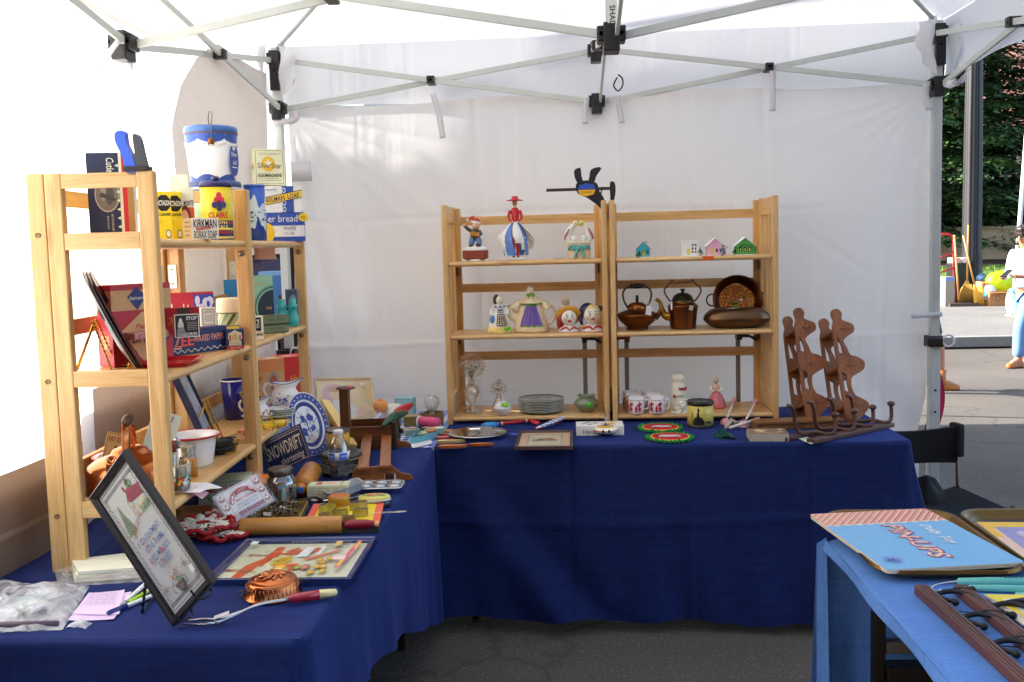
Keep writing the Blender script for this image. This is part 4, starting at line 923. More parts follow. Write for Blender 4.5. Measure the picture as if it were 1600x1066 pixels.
# --- middle boards
def plate_disc(b,r,mat,rim,T=None):
 b.lathe([(0,.003),(r*.72,.003),(r*.78,.006),(r*.97,.009),(r,.010),(r,.0085),(r*.97,.007),(r*.8,.003),(r*.74,0),(0,0)],mat,52,T=T);b.lathe([(r*.985,.0104),(r*1.004,.0106),(r*1.004,.0075)],rim,52,T=T)
for k,(mat,rim,lab)in enumerate(((P('#1a1a1c',.3),P('#cfc9c4',.35),'black lacquer tray with white edge, rearmost of the leaning trays'),(P('#d8d2cc',.35),P('#232325',.3),'pale tray with black edge, middle of the leaning trays'),(P('#7a1620',.3),P('#2a1416',.3),'dark red tray facing outwards, front of the leaning trays'))):
 p=LL(.135+.002*k,.185-.008*k,LB[1]-.743+.003);b=MB();plate_disc(b,.138,mat,rim,MTr((0,0,.138*sin(rad(66))))@MRo(rad(66),4,'X')@MTr((0,0,-.009)))
 o=b.obj('round_tray',None,p,rad(116));tag(o,lab,'tray','round trays leaning on the gold easel')
def easel(label,p,rot,h,w,dpt,mat=GOLD,twist=True):
 t=thing('plate_easel',label,'easel',p,rot)
 for s in(-1,1):
  b=MB()
  def tw(a,c,n=40):
   a,c=Vec(a),Vec(c)
   if not twist:b.tube([a,c],.0022,mat,6);return
   d=(c-a).normalized();x=d.orthogonal().normalized();y=d.cross(x);L=(c-a).length;m=max(8,int(L/.0035))
   for ph in(0,PI):b.tube([a.lerp(c,i/m)+(x*cos(i*.9+ph)+y*sin(i*.9+ph))*.0016 for i in range(m+1)],.0017,mat,5)
  tw((s*w*.3,.0,h),(s*w*.5,-dpt*.5,.004));tw((s*w*.5,-dpt*.5,.004),(s*w*.5,-dpt*.5-.035,.004));tw((s*w*.5,-dpt*.5-.035,.004),(s*w*.5,-dpt*.5-.042,.022));b.obj('leg',t)
 b=MB()
 a,c=Vec((0,0,h*.95)),Vec((0,dpt*.6,.003));d=(c-a).normalized();x=d.orthogonal().normalized();y=d.cross(x);m=50
 for s in(-.012,.012):b.tube([a+Vec((s,0,0)),c+Vec((s*2,0,0))],.0024,mat,6)
 b.tube([c+Vec((-.024,0,0)),c+Vec((.024,0,0))],.0024,mat,6);b.obj('back_strut',t);return t
easel('gold twisted wire easel holding the leaning round trays',LL(.135,.225,LB[1]-.743+.001),rad(112),.13,.12,.08)
def art_plates(d):
 d.rect(0,0,1,.68,'#b3303c').rect(0,.68,1,1,'#cfa878').rect(0,.93,1,1,'#b3303c').poly([(.5,.04),(.97,.36),(.5,.66),(.03,.36)],'#d9b27e').poly([(.42,.68),(.58,.84),(.42,.97),(.26,.84)],'#2d3a78').txt('diamond',.42,.83,.26,.05,'#e8dcc0',.01).txt('Paper',.52,.47,.3,.07,'#a6252f',0,.3).txt('PAPER PLATES',.5,.33,.86,.12,'#2d3470',.015)
def art_plates2(d):
 d.rect(0,0,1,.68,'#b3303c').rect(0,.68,1,1,'#cfa878').rect(0,.93,1,1,'#b3303c').poly([(.5,.68),(.92,.82),(.5,.96),(.08,.82)],'#2f56a6').txt('diamond',.5,.82,.5,.05,'#dfe4ec',.01,0,PI/2).txt('PAPER PLATES',.52,.30,.16,.55,'#d9b27e',.02,0,PI/2)
BX('paper_plate_box','tall red and tan paper plate box behind the leaning trays','box',SH(226,554,.155,1),0,0,.07,rad(58),'#b3303c',{'front':art_plates,'left':art_plates2},w=.175,h=.215)
def art_zee(d):
 d.poly([(.10,.25),(.20,.55),(.29,.90),(.19,.60)],'#e0b090').poly([(.11,.34),(.20,.28),(.28,.78),(.19,.86)],'#dfae8c').txt('EXTRA',.195,.60,.09,.12,'#8c2f2a',.01,.0,.55)
 d.txt('Z',.385,.58,.10,.64,'#e8dcc4',.02,.1).txt('Z',.385,.58,.085,.58,'#c23a36',.0,.1).txt('EE',.50,.56,.15,.42,'#d8503c',.02).txt('WAXED PAPER',.76,.60,.38,.26,'#e2907c',.02)
 pts=[(.02+.04*i,.08 if i%2 else .22)for i in range(25)];d.path(pts,.0018,'#e6dcc8')
def art_zee2(d):d.txt('125',.3,.80,.34,.16,'#d8ccb0',.01).txt('FEET',.3,.66,.3,.07,'#d8ccb0').poly([(.66+.2*cos(k*PI/3+.5),.76+.2*sin(k*PI/3+.5))for k in range(6)],'#d8a8a0').txt('Zee',.48,.40,.6,.26,'#c23a36',.02,.2).txt('WAXED PAPER',.5,.10,.9,.11,'#e6dcc8',.01)
t0=LL(.27,.035,LB[1]-.743);
def uof(px,py,dep):return(LP(px,py,dep)-LO).dot(LE)
ZA,ZB,ZC=U(225,564,LB[1]+.0006),U(356,545,LB[1]+.0006),U(191,566,LB[1]+.0006)
BX('waxed_paper_box','long navy waxed paper box with red lettering on the middle shelf','box',(ZA+ZB)/2,0,0,min(.085,(ZA-ZC).length),math.atan2((ZB-ZA).y,(ZB-ZA).x),'#27305e',{'front':art_zee,'left':art_zee2},w=(ZB-ZA).length,h=.072)
def UP(px,py,dep,z):p=U(px,py,z+.743)if dep==0 else LP(px,py,dep);p.z=z+.743;return p
zz=LB[1]-.743+.074
BX('card_pack','small pink and red card pack lying on the near end of the navy box','pack',UP(238,528,0,zz),0,0,.05,rad(60),'#c89a94',{'front':lambda d:d.rect(.1,.2,.9,.8,'#b35a5c').lines(.15,.3,.85,.7,3,'#e8d8d0',.001)},w=.10,h=.016)
def art_cough(d):
 d.ring(0,0,1,1,.002,'#e6ded0').ell(.25,.50,.12,.25,'#c9c4bc').ell(.25,.72,.07,.12,'#dcd6cc').poly([(.08,.22),(.42,.22),(.36,.44),(.14,.44)],'#8a8680').txt('STOP',.70,.82,.44,.17,'#f0ece4',.03).txt('COUGH DROPS',.5,.13,.82,.15,'#f0ece4',.02).lines(.52,.30,.92,.68,5,'#b8b4ac',.0014)
BX('cough_drop_box','black and white cough drop box standing on the navy box','box',UP(293,527,0,zz),36,36,.03,rad(28),'#2b292b',{'front':art_cough,'left':lambda d:d.rect(0,0,1,1,'#a3242e').txt('DROPS',.5,.5,.3,.7,'#d8b0a8',.01,0,PI/2)})
def art_lud(d):d.rect(.33,.45,.72,1,'#4a3a34').txt("Menthol",.62,.55,.6,.22,'#e8c8b4',.01,.2).txt('Cough',.2,.5,.3,.3,'#c89a3a',0,.3,PI/2)
BX('cough_drop_box','red cough drop box standing behind the black and white one','box',UP(287,521,0,zz),50,40,.025,rad(26),'#a3202a',{'front':art_lud})
def art_cookie(d):
 d.rect(0,0,.14,1,'#2c3f9a').rect(.64,0,1,1,'#2c3f9a').rect(0,.955,1,1,'#a3262e').txt('Cookie',.40,.66,.46,.26,'#e8dcd0',.012).ell(.22,.66,.1,.15,'#e8dcd0',20,PI*.35,PI*1.65)
 rg=Rnd(2);W_='#b9c0dc'
 d.ell(.86,.80,.065,.09,W_).ell(.93,.82,.065,.09,W_).poly([(.80,.77),(.99,.78),(.90,.62)],W_).ell(.90,.77,.03,.06,'#2c3f9a')
 d.ell(.71,.84,.045,.09,W_).poly([(.67,.80),(.77,.76),(.80,.60),(.72,.55),(.70,.70)],W_).ell(.78,.72,.035,.06,W_).poly([(.84,.56),(.97,.48),(.95,.42),(.90,.46),(.97,.20),(.91,.26),(.85,.45)],W_).ell(.87,.54,.05,.07,W_).poly([(.70,.42),(.78,.40),(.79,.14),(.75,.12),(.74,.30),(.71,.18),(.68,.2)],W_).poly([(.84,.10),(.90,.24),(.97,.08),(.93,.02),(.86,.02)],W_).ell(.07,.76,.05,.13,W_).ell(.06,.42,.05,.16,W_).ell(.07,.14,.05,.08,W_)
BX('cookie_cutter_box','leaning red and blue box with white cut-out shapes on the middle shelf','box',UP(294,545,.20,LB[1]-.743),84,84,.03,rad(24),'#a3263a',{'front':art_cookie},tilt=rad(-6))
BX('carton','small white printed carton standing on the pale box by the striped jar','carton',LL(.70,.13,LB[1]-.743+.062),22,30,.03,rad(40),'#dcd8cc',{'front':lambda d:d.ring(.1,.1,.9,.9,.0015,'#55534e').txt('HOTEL',.5,.75,.6,.12,'#33322f').lines(.2,.25,.8,.6,4,'#6c6a64',.0014),'left':lambda d:d.lines(.1,.1,.9,.9,6,'#55534e',.0014)})
BX('carton','tan carton underneath the small white printed carton','carton',LL(.70,.125,LB[1]-.743),24,32,.04,rad(40),'#c2b49c',{'left':lambda d:d.rect(.1,.1,.9,.9,'#a8987c')})
p=LL(.755-.09,.16,LB[1]-.743);p=SH(369,512,.13,1);sc=SC(p);r=27/sc;h=62/sc
t=thing('striped_jar','round jar with green diagonal stripes and a cream lid','jar',p)
b=MB();prof=[(0,0),(r*.6,0),(r*.85,h*.10),(r*.98,h*.35),(r,h*.62),(r*.97,h*.64)];b.lathe(prof,P('#a9c09a',.35),40)
for k in range(14):
 rows=[[],[]]
 for i in range(13):
  v=i/12;z=h*(.05+.57*v);rr=r*(.72+.28*min(1,v*1.7))*1.006+.0006
  for q in(0,1):a=2*PI*(k+.42*q)/14+v*.9;rows[q].append((rr*cos(a),rr*sin(a),z))
 b.sew(rows,P(('#3c5a48','#e6dfb4','#6a8f7c')[k%3],.35))
b.obj('body',t);b=MB();b.lathe([(0,h*.64),(r*1.02,h*.64),(r*1.05,h*.68),(r*1.04,h*.97),(r*.95,h),(0,h)],P('#e3d8bf',.4),40);b.lathe([(r*1.03,h*.635),(r*1.03,h*.655)],P('#3b3630',.5),40);b.obj('lid',t)
def art_no82(d):d.rect(0,.70,1,1,'#e0c02c').txt('NO. 82  hooks',.40,.85,.7,.16,'#2c2c2c',.01).ell(.25,.30,.18,.30,'#234f42').ell(.80,.30,.16,.30,'#234f42').poly([(.52,.05),(.42,.45),(.50,.40),(.53,.60),(.58,.42),(.66,.55),(.60,.2)],'#dcc8bc')
BX('card_box','dark blue and green box with a yellow name band near the shelf post','box',SH(357,521,.06,1),32,31,.04,rad(26),'#2b3a6c',{'front':art_no82})
BX('card_box','tan open box lying behind the navy waxed paper box','box',SH(330,521,.10,1),26,12,.05,rad(26),'#c49a62',{'front':lambda d:d.txt('Baking',.5,.5,.6,.4,'#7a5428')})
def art_match(d):d.rect(0,0,1,.16,'#c2353c').txt('SAFETY MATCHES',.5,.08,.6,.07,'#e8c8b8').poly([(.14,.18),(.86,.18),(.82,.44),(.90,.55),(.86,.82),(.72,.86),(.5,.97),(.28,.86),(.14,.82),(.10,.55),(.18,.44)],'#e3cda0').rect(.18,.44,.27,.72,'#c2452f').rect(.73,.44,.82,.72,'#c2452f').txt('24',.5,.72,.14,.10,'#5c4a34',.01).txt('BIRTHDAY',.5,.60,.38,.08,'#5c4a34').txt('CANDLES',.5,.50,.34,.07,'#5c4a34').rect(.2,.2,.8,.36,'#a8b088');[d.rect(.2+.05*k,.2,.22+.05*k,.36,'#e8e2c0')for k in range(12)]
BX('candle_pack','small navy, cream and red pack at the shelf edge beside the post','pack',SH(368,543,.012,1),27,31,.022,rad(26),'#26356a',{'front':art_match})
BX('card_box','bright light-blue box at the back of the middle shelf','box',SH(365,505,.27,1),24,75,.03,rad(20),'#2f86c8')
b=MB();T=Matrix.Identity(4);q=[Vec((sx*.075,sy*.075,0))for sx,sy in((-1,-1),(1,-1),(1,1),(-1,1))]
b.prism(rectpoly(.13,.13,.02),0,.004,P('#b21c26',.25));
out=rectpoly(.16,.16,.02);inn=rectpoly(.132,.132,.02);b.sew([[(x,y,.004)for x,y in inn],[(x,y,.013)for x,y in out],[(x,y,.011)for x,y in out],[(x,y,.0)for x,y in rectpoly(.128,.128,.02)]],P('#c01f2a',.22),True,False)
tag(b.obj('square_plate',None,LL(.235,.085,LB[1]-.743+.001),RA+rad(4)),'glossy red square plate lying at the near end of the middle shelf','plate')
def art_ice(d):
 d.ell(1.0,.44,1.0,.40,'#79a88e').ell(1.0,.44,.93,.37,'#2c5048').ell(1.0,.44,.86,.345,'#79a88e').ell(1.0,.44,.78,.31,'#23303c')
def art_ice_r(d):
 C=((.42,'#79a88e'),(.385,'#2c5048'),(.36,'#79a88e'),(.325,'#202c3a'))
 for r_,c in C:d.ell(.35,.42,r_*1.5,r_,c,28,-PI/2-.0,PI/2)if False else d.poly([(min(1,max(0,.30+r_*1.75*cos(2*PI*k/36))),.42+r_*sin(2*PI*k/36))for k in range(36)],c)
 d.txt('ICE-BAG',.56,.62,.62,.09,'#d8b878',.015).ell(.55,.32,.30,.20,'#8a6a4a').poly([(.4,.18),(.7,.14),(.8,.4),(.6,.5)],'#6c5238').txt('Rubber',.56,.88,.6,.09,'#a88a54',0,.3).lines(.3,.2,.8,.45,5,'#a8875e',.001)
def art_ice_l(d):
 for r_,c in((.42,'#79a88e'),(.385,'#2c5048'),(.36,'#79a88e'),(.325,'#202c3a')):d.poly([(min(1,max(0,1.0+r_*1.75*cos(2*PI*k/36))),.42+r_*sin(2*PI*k/36))for k in range(36)],c)
 d.txt('Perfection',.35,.86,.55,.09,'#c8a86a',0,.3).poly([(.0,.10),(.28,.10),(.28,.66),(0,.66)],'#d8d8cc').rect(0,.10,.28,.18,'#3a4a44').ell(.2,.56,.1,.06,'#b06a50').txt('LARGE',.82,.42,.05,.2,'#c8a86a',0,0,PI/2)
BX('ice_bag_box','pale green box with a dark round emblem and a metal cap drawing','box',SH(407,508,.10,1),0,0,.085,rad(36),'#8fc0a4',{'front':art_ice_l,'right':art_ice_r},w=.105,h=.205)
def art_pg(d):d.rect(.15,.38,.75,.95,'#1a1a1a').txt('PG',.45,.68,.36,.28,'#e8e4d8',.02,0,-PI/2);[d.poly([(.02+.13*k,.2),(.08+.13*k,.35),(.12+.13*k,.18)],'#2a2826')for k in range(7)]
BX('carton','small black and cream carton by the post in front of the green box','carton',SH(405,533,.02,1),15,37,.035,rad(24),'#e2d8c4',{'front':art_pg})
for k,(w_,lab)in enumerate((('#4c5a44','dark green metal tin, lower of the two beside the toy binoculars'),('#5a6650','dark green metal tin, upper of the two beside the toy binoculars'))):
 p=SH(431,528,.03,1)+Vec((.003*k,0,.033*k))
 BX('flat_tin',lab,'tin',p,40,13,.055,rad(38),w_,{'front':lambda d:d.rect(.03,.15,.97,.85,'#6d7a58').txt('CORK TIPPED',.5,.5,.7,.35,'#454f3a',.01),'right':lambda d:d.rect(.05,.1,.95,.9,'#c8c2ae')},'pair of dark green flat tins',h=.031)
t=thing('toy_binoculars','turquoise toy binoculars at the far end of the middle shelf','binoculars',SH(450,512,.06,1)+Vec((0,0,.001)),rad(15));TQ=P('#3fb0b4',.3)
for s in(-1,1):b=MB();b.lathe([(0,0),(.023,0),(.021,.03),(.016,.05),(.015,.07),(.019,.072),(.019,.082),(.014,.085),(.013,.105),(.0,.105)],TQ,22,T=MTr((s*.021,0,0)));b.obj('barrel',t)
b=MB();b.box(-.02,.02,-.005,.005,.03,.045,TQ,.002);b.lathe([(0,0),(.008,0),(.008,.02),(0,.02)],TQ,14,T=MTr((0,0,.04)));b.obj('hinge',t)
b=MB();b.tube(spath([(-.03,-.02,.075),(-.045,-.02,.04),(-.04,-.025,.004),(.0,-.04,.003),(.04,-.03,.004)]),.002,TQ,6);b.obj('strap',t)
def art_leaf(d):d.rect(0,.0,1,1,'#56687c');[d.rect(.06+.11*k,.02,.10+.11*k,.98,'#33465c')for k in range(8)];d.ell(.6,.30,.26,.20,'#3a5aa8').ell(.6,.32,.16,.14,'#8ab0c4').ell(.6,.7,.28,.16,'#8b98a4')
BX('patterned_box','grey-blue patterned upright box against the far shelf post','box',SH(458,511,.05,1),17,56,.05,rad(22),'#4a5a6e',{'front':art_leaf})
# --- lower boards
p=LL(.115,.145,LB[2]-.743+.001);K=.78
t=thing('copper_kettle','big polished copper kettle at the near end of the lowest shelf','kettle',p,rad(18));t.scale=(K,)*3
b=MB();b.lathe([(0,0),(.118,0),(.126,.006),(.128,.02),(.128,.085),(.122,.105),(.10,.122),(.075,.133),(.055,.140),(.052,.148),(.05,.149),(.048,.155),(.03,.163),(0,.166)],COPPER,48,1.08,.92);b.obj('body',t)
b=MB();b.tube(spath([(-.02,-.085,.075),(-.025,-.125,.105),(-.027,-.15,.135),(-.028,-.165,.15)],6),[.034-.001*i for i in range(19)],COPPER,16);b.lathe([(.0,.0),(.016,0),(.018,.006),(.016,.012),(.011,.012),(.011,.004),(0,.004)],COPPER,20,T=MTr((-.028,-.165,.148))@MRo(rad(50),4,'X'));b.obj('spout',t)
b=MB();rows=[]
pts=spath([(.0,-.075,.13),(.0,-.07,.17),(.0,-.062,.21),(0,-.04,.235),(0,.0,.245),(0,.04,.235),(0,.062,.21),(0,.07,.17),(0,.075,.13)],5)
b.tube(pts,[.016]*len(pts),COPPER,10,flat=.25);b.obj('handle',t)
b=MB();b.lathe([(0,-.04),(.012,-.04),(.015,-.02),(.015,.02),(.012,.04),(0,.04)],P('#5c4638',.4),18,T=MTr((0,-.005,.249))@MRo(PI/2,4,'X'))
for k in(-1,0,1):b.lathe([(.0155,-.004),(.017,0),(.0155,.004)],P('#5c4638',.4),18,T=MTr((0,k*.02-.005,.249))@MRo(PI/2,4,'X'))
b.obj('grip',t)
def card(name,label,cat,p,w,h,rot,tilt,base,art,roll=0,th=.002,group=None):
 b=MB();b.box(-w/2,w/2,-th/2,th/2,0,h,P(base,.6));
 if art:art(Dec(b,frame((-w/2,-th/2,0),(1,0,0),(0,0,1)),w,h,.0004))
 o=b.obj(name,None,p);o.rotation_euler=(tilt,roll,rot);return tag(o,label,cat,group)
def art_pay(d):d.ring(.02,.02,.98,.98,.0015,'#8c5a24').txt('PAY AS YOU GO!',.5,.85,.86,.13,'#8f2a1e',.01).poly([(.30,.45),(.55,.50),(.88,.62),(.86,.68),(.55,.62),(.45,.60)],'#a8321f').poly([(.32,.18),(.5,.14),(.56,.52),(.34,.50)],'#a8321f').ell(.36,.62,.09,.07,'#d9a878').rect(.28,.66,.44,.71,'#3a2a1e').rect(.36,.02,.42,.16,'#4a3224').rect(.46,.02,.52,.15,'#4a3224')
card('novelty_card','tan novelty card with a little figure, leaning behind the copper kettle','card',LL(.16,.21,LB[2]-.743),.085,.12+.0,RA-rad(58),rad(-14),'#d0a05c',art_pay,rad(18)).location+=Vec((-.0,0,.03))
def art_cute(d):
 O='#2a2622';d.txt('COUPLE',.40,.90,.7,.10,'#3a342c',.004).poly([(.30,.78),(.48,.80),(.62,.70),(.78,.58),(.92,.40),(.88,.22),(.70,.20),(.55,.30),(.62,.42),(.48,.50),(.38,.62),(.26,.68)],'#a01826').poly([(.45,.66),(.6,.62),(.66,.5),(.56,.46)],'#7a0f1c').txt('CO',.45,.10,.4,.12,'#3a342c',.004)
card('novelty_card','white novelty card with a dark red shape, behind the shelf front post','card',LL(.20,.14,LB[2]-.743+.02),.075,.15,RA-rad(60),rad(-10),'#e2d5bc',art_cute,rad(22)).location+=Vec((.01,0,.03))
EN=P('#e9e7e2',.25,coat=.3);RDR=P('#a81e2c',.3)
def enamel_pan(label,p,r,h,sx=1.0,rot=0):
 t=thing('enamel_basin',label,'basin',p,rot,'red rimmed enamel basins');b=MB()
 b.lathe([(0,0),(r*.70,0),(r*.76,.006),(r*.90,h*.75),(r*.92,h),(r*1.10,h*1.04),(r*1.10,h*1.0)],EN,44,sx);b.lathe([(0,.004),(r*.68,.004),(r*.74,.01),(r*.88,h*.8),(r*.93,h*1.045),(r*1.10,h*1.055)],EN,44,sx);b.obj('bowl',t)
 b=MB();q=[(r*1.105*sx*cos(a),r*1.105*sin(a),h*1.04)for a in[2*PI*i/60 for i in range(61)]];b.tube(q,.0032,RDR,6,cap=False);b.obj('rim',t);return t
p=SH(304,722,.10,2);enamel_pan('white enamel basin with a red rim in the middle of the lowest shelf',p,37/SC(p),46/SC(p))
pb=p
p2=LL(.215,.20,LB[2]-.743+.001);enamel_pan('white enamel basin with a red rim, mostly hidden behind the near front post',p2,.075,.08)
t=thing('hair_roller','white plastic tube lying in the red rimmed basin','tube',pb+Vec((.0,.005,46/SC(pb)*.70)),rad(10));b=MB();T=MRo(PI/2,4,'Y')@MRo(.2,4,'X')
b.lathe([(0,-.035),(.014,-.035),(.014,.035),(0,.035)],P('#e6e2da',.4),18,T=T);b.obj('tube',t);b=MB();b.lathe([(0,.035),(.0145,.035),(.0145,.05),(0,.05)],P('#9a958c',.4),18,T=T);b.lathe([(0,-.05),(.015,-.05),(.015,-.035),(0,-.035)],P('#a81e2c',.4),18,T=T);b.obj('cap',t)
G1=glassmat('#e9efec',.03,1.45,.62,.14)
def tumbler(label,p,r,h,mat,deco=None,grp=None,r0=.8):
 b=MB();b.lathe([(0,0),(r*r0,0),(r*r0,.004),(r,h),(r*.95,h),(r*r0*.92,.008),(0,.008)],mat,36)
 b.lathe([(r*1.0,h-.003),(r*1.01,h),(r*.95,h+.0005),(r*.945,h-.003)],P('#c8b890',.3,.3),36)
 if deco:deco(b,r,h)
 return tag(b.obj('drinking_glass',None,p),label,'glass',grp)
def fl(b,r,h):
 rg=Rnd(5)
 for k in range(34):
  a=rg.uniform(-PI*.95,-.05);z=h*rg.uniform(.30,.62);rr=r*(.8+.2*z/h)*1.01
  b.ball((rr*cos(a),rr*sin(a),z),rg.uniform(.0025,.006),P(rg.choice(['#c23a28','#d8a020','#3f7a34','#4a8a4c','#d86a24','#a8342a']),.4),1,1,.8,8,6)
p=SH(281,758,.030,2);tumbler('clear glass tumbler painted with tiny flowers, at the edge of the lowest shelf',p,19/SC(p),46/SC(p),G1,fl)
p=SH(292,735,.10,2);tumbler('plain clear tumbler with a gilt rim, just behind the flower painted one',p,16/SC(p),40/SC(p),G1)
t=thing('cutlery_bundle','old kitchen tools standing upright in the clear tumbler by the front post','kitchen tools',SH(272,752,.035,2)+Vec((0,0,.008)),.2)
for k in range(4):
 b=MB();b.tube([(.004*k-.006,.003*k,.0),(.008*k-.014,.006*k-.01,.09+.008*k)],.0035,(TIN,P('#4a423a',.4),STEEL,P('#c8c4b8',.4))[k],8);b.lathe([(0,0),(.007,0),(.008,.02),(.004,.03),(0,.03)],(P('#d0ccc0',.4),TIN,P('#7a3428',.4),STEEL)[k],12,sy=.5,T=MTr((.008*k-.014,.006*k-.01,.085+.008*k)));b.obj('tool',t)
b=MB();b.lathe([(0,0),(.018,0),(.018,.05),(0,.05)],P('#b07a34',.45),20,sy=.6);tag(b.obj('wooden_peg',None,SH(299,742,.06,2)),'stubby orange wooden peg standing behind the tumblers','peg')
for k in(0,1):
 p=SH(352-3*k,712,.06,2)+Vec((.0,0,.025*k+.001));r=20/SC(p);b=MB();b.lathe([(0,.003),(r*.8,.003),(r*.92,.02),(r*.97,.022),(r,.020),(r*.86,0),(0,0)],P('#17181a',.4),36,1,.62)
 for s in(-1,1):b.box(s*r*.97-.008,s*r*.97+.008,-.01,.01,.016,.021,P('#17181a',.4),.002)
 tag(b.obj('oval_dish',None,p,RA-rad(30)),('black oval dish, bottom of the stacked pair on the lowest shelf','black oval dish, top of the stacked pair on the lowest shelf')[k],'dish','stacked black oval dishes')
t=thing('corn_pick','pair of red tipped sticks lying behind the black dishes','sticks',SH(368,702,.10,2)+Vec((0,0,.006)),RA)
for k in(0,1):b=MB();b.tube([(-.06,.02*k,0),(.055,.015*k-.01,0)],.0045,P('#b98a58',.5),8);b.tube([(.05,.015*k-.0095,0),(.065,.015*k-.011,0)],.007,P('#c2301f',.4),10);b.obj('stick',t)
p=SH(368,660,.21,2);r=20/SC(p);h=62/SC(p);b=MB();b.lathe([(0,0),(r*.78,0),(r,h),(r*.96,h),(r*.75,.006),(0,.006)],P('#1c1f7a',.12,coat=.4),36);b.lathe([(r*.955,h+.0003),(r*1.01,h+.0003),(r*1.01,h-.004)],P('#e2e2ea',.2),36)
tag(b.obj('drinking_glass',None,p),'cobalt blue tumbler with white rim at the back of the lowest shelf','glass')
t=thing('framed_print','narrow dark blue frame leaning edge-on behind the shelf post','picture frame',LL(.61,.10,LB[2]-.743+.006),0);t.rotation_euler=(rad(-21),0,rad(106))
b=MB();w,h=.20,.275
for q in((-w/2,-w/2+.018,0,h),(w/2-.018,w/2,0,h),(-w/2+.018,w/2-.018,0,.018),(-w/2+.018,w/2-.018,h-.018,h)):b.box(q[0],q[1],-.010,.010,q[2],q[3],P('#1d2340',.35),.002)
b.obj('frame',t);b=MB();b.box(-w/2+.018,w/2-.018,-.002,.004,.018,h-.018,P('#b9bfc8',.4));d=Dec(b,frame((-w/2+.018,-.002,.018),(1,0,0),(0,0,1)),w-.036,h-.036);d.rect(.1,.1,.9,.5,'#8c96a8').ell(.5,.65,.25,.2,'#a8b0bc').rect(.1,.06,.9,.22,'#a8324a');b.obj('print',t)
easel('gold twisted wire easel under the dark blue framed print',LL(.60,.12,LB[2]-.743+.001),rad(106),.16,.11,.10)
t=thing('paper_slip','white and pink folded paper hanging over the edge of the lowest shelf','paper',LL(.165,.02,LB[2]-.743+.002),RA)
b=MB();b.grid(lambda u,v:(-.055+.11*u+.01*v,-.05+.09*v-.02*u,.002-.03*max(0,.45-v)*u+.003*sin(u*5)),10,8,P('#ece8e4',.6));b.grid(lambda u,v:(-.05+.05*u,-.052+.03*v,.004-.02*(1-v)+.002*u),6,4,P('#d8a8b0',.6));b.obj('sheet',t)
def art_train(d):d.rect(.0,.7,1,1,'#d98c54').ell(.2,.25,.12,.2,'#8c6a3c').ell(.7,.4,.16,.3,'#9a9aa0').ell(.7,.42,.1,.2,'#b05a34').txt('Toy',.25,.55,.3,.2,'#8c4a24',.01,.2)
BX('toy_box','tan illustrated toy box at the back of the far lowest shelf','box',SH(418,640,.20,2),0,0,.10,rad(40),'#d0a068',{'front':art_train,'top':lambda d:d.rect(.1,.1,.9,.9,'#dfb25c').poly([(.2,.3),(.8,.2),(.7,.7),(.3,.8)],'#c9dce0').ell(.5,.5,.2,.2,'#d9622c'),'right':lambda d:d.rect(.05,.8,.95,1,'#d98c54').txt('Wonder',.5,.6,.7,.3,'#8c4a24',.01,.2)},w=.16,h=.17)
BX('toy_box','bright red box with yellow lettering at the far end of the lowest shelf','box',SH(465,636,.13,2),0,0,.13,rad(38),'#c4281f',{'front':lambda d:d.txt('Handy',.6,.35,.6,.3,'#e0a02c',.01,.2),'right':lambda d:d.txt('Handy',.72,.3,.42,.3,'#e0a02c',.01,.2).lines(.6,.08,.9,.14,1,'#e8c8a8',.001),'top':lambda d:d.poly([(.1,.1),(.7,.2),(.6,.7),(.15,.6)],'#d8705c').rect(.2,.3,.5,.5,'#ddd2c0')},w=.135,h=.155)
PORC=P('#e3e9d8',.18,coat=.3);BLU=P('#3a4ca0',.25)
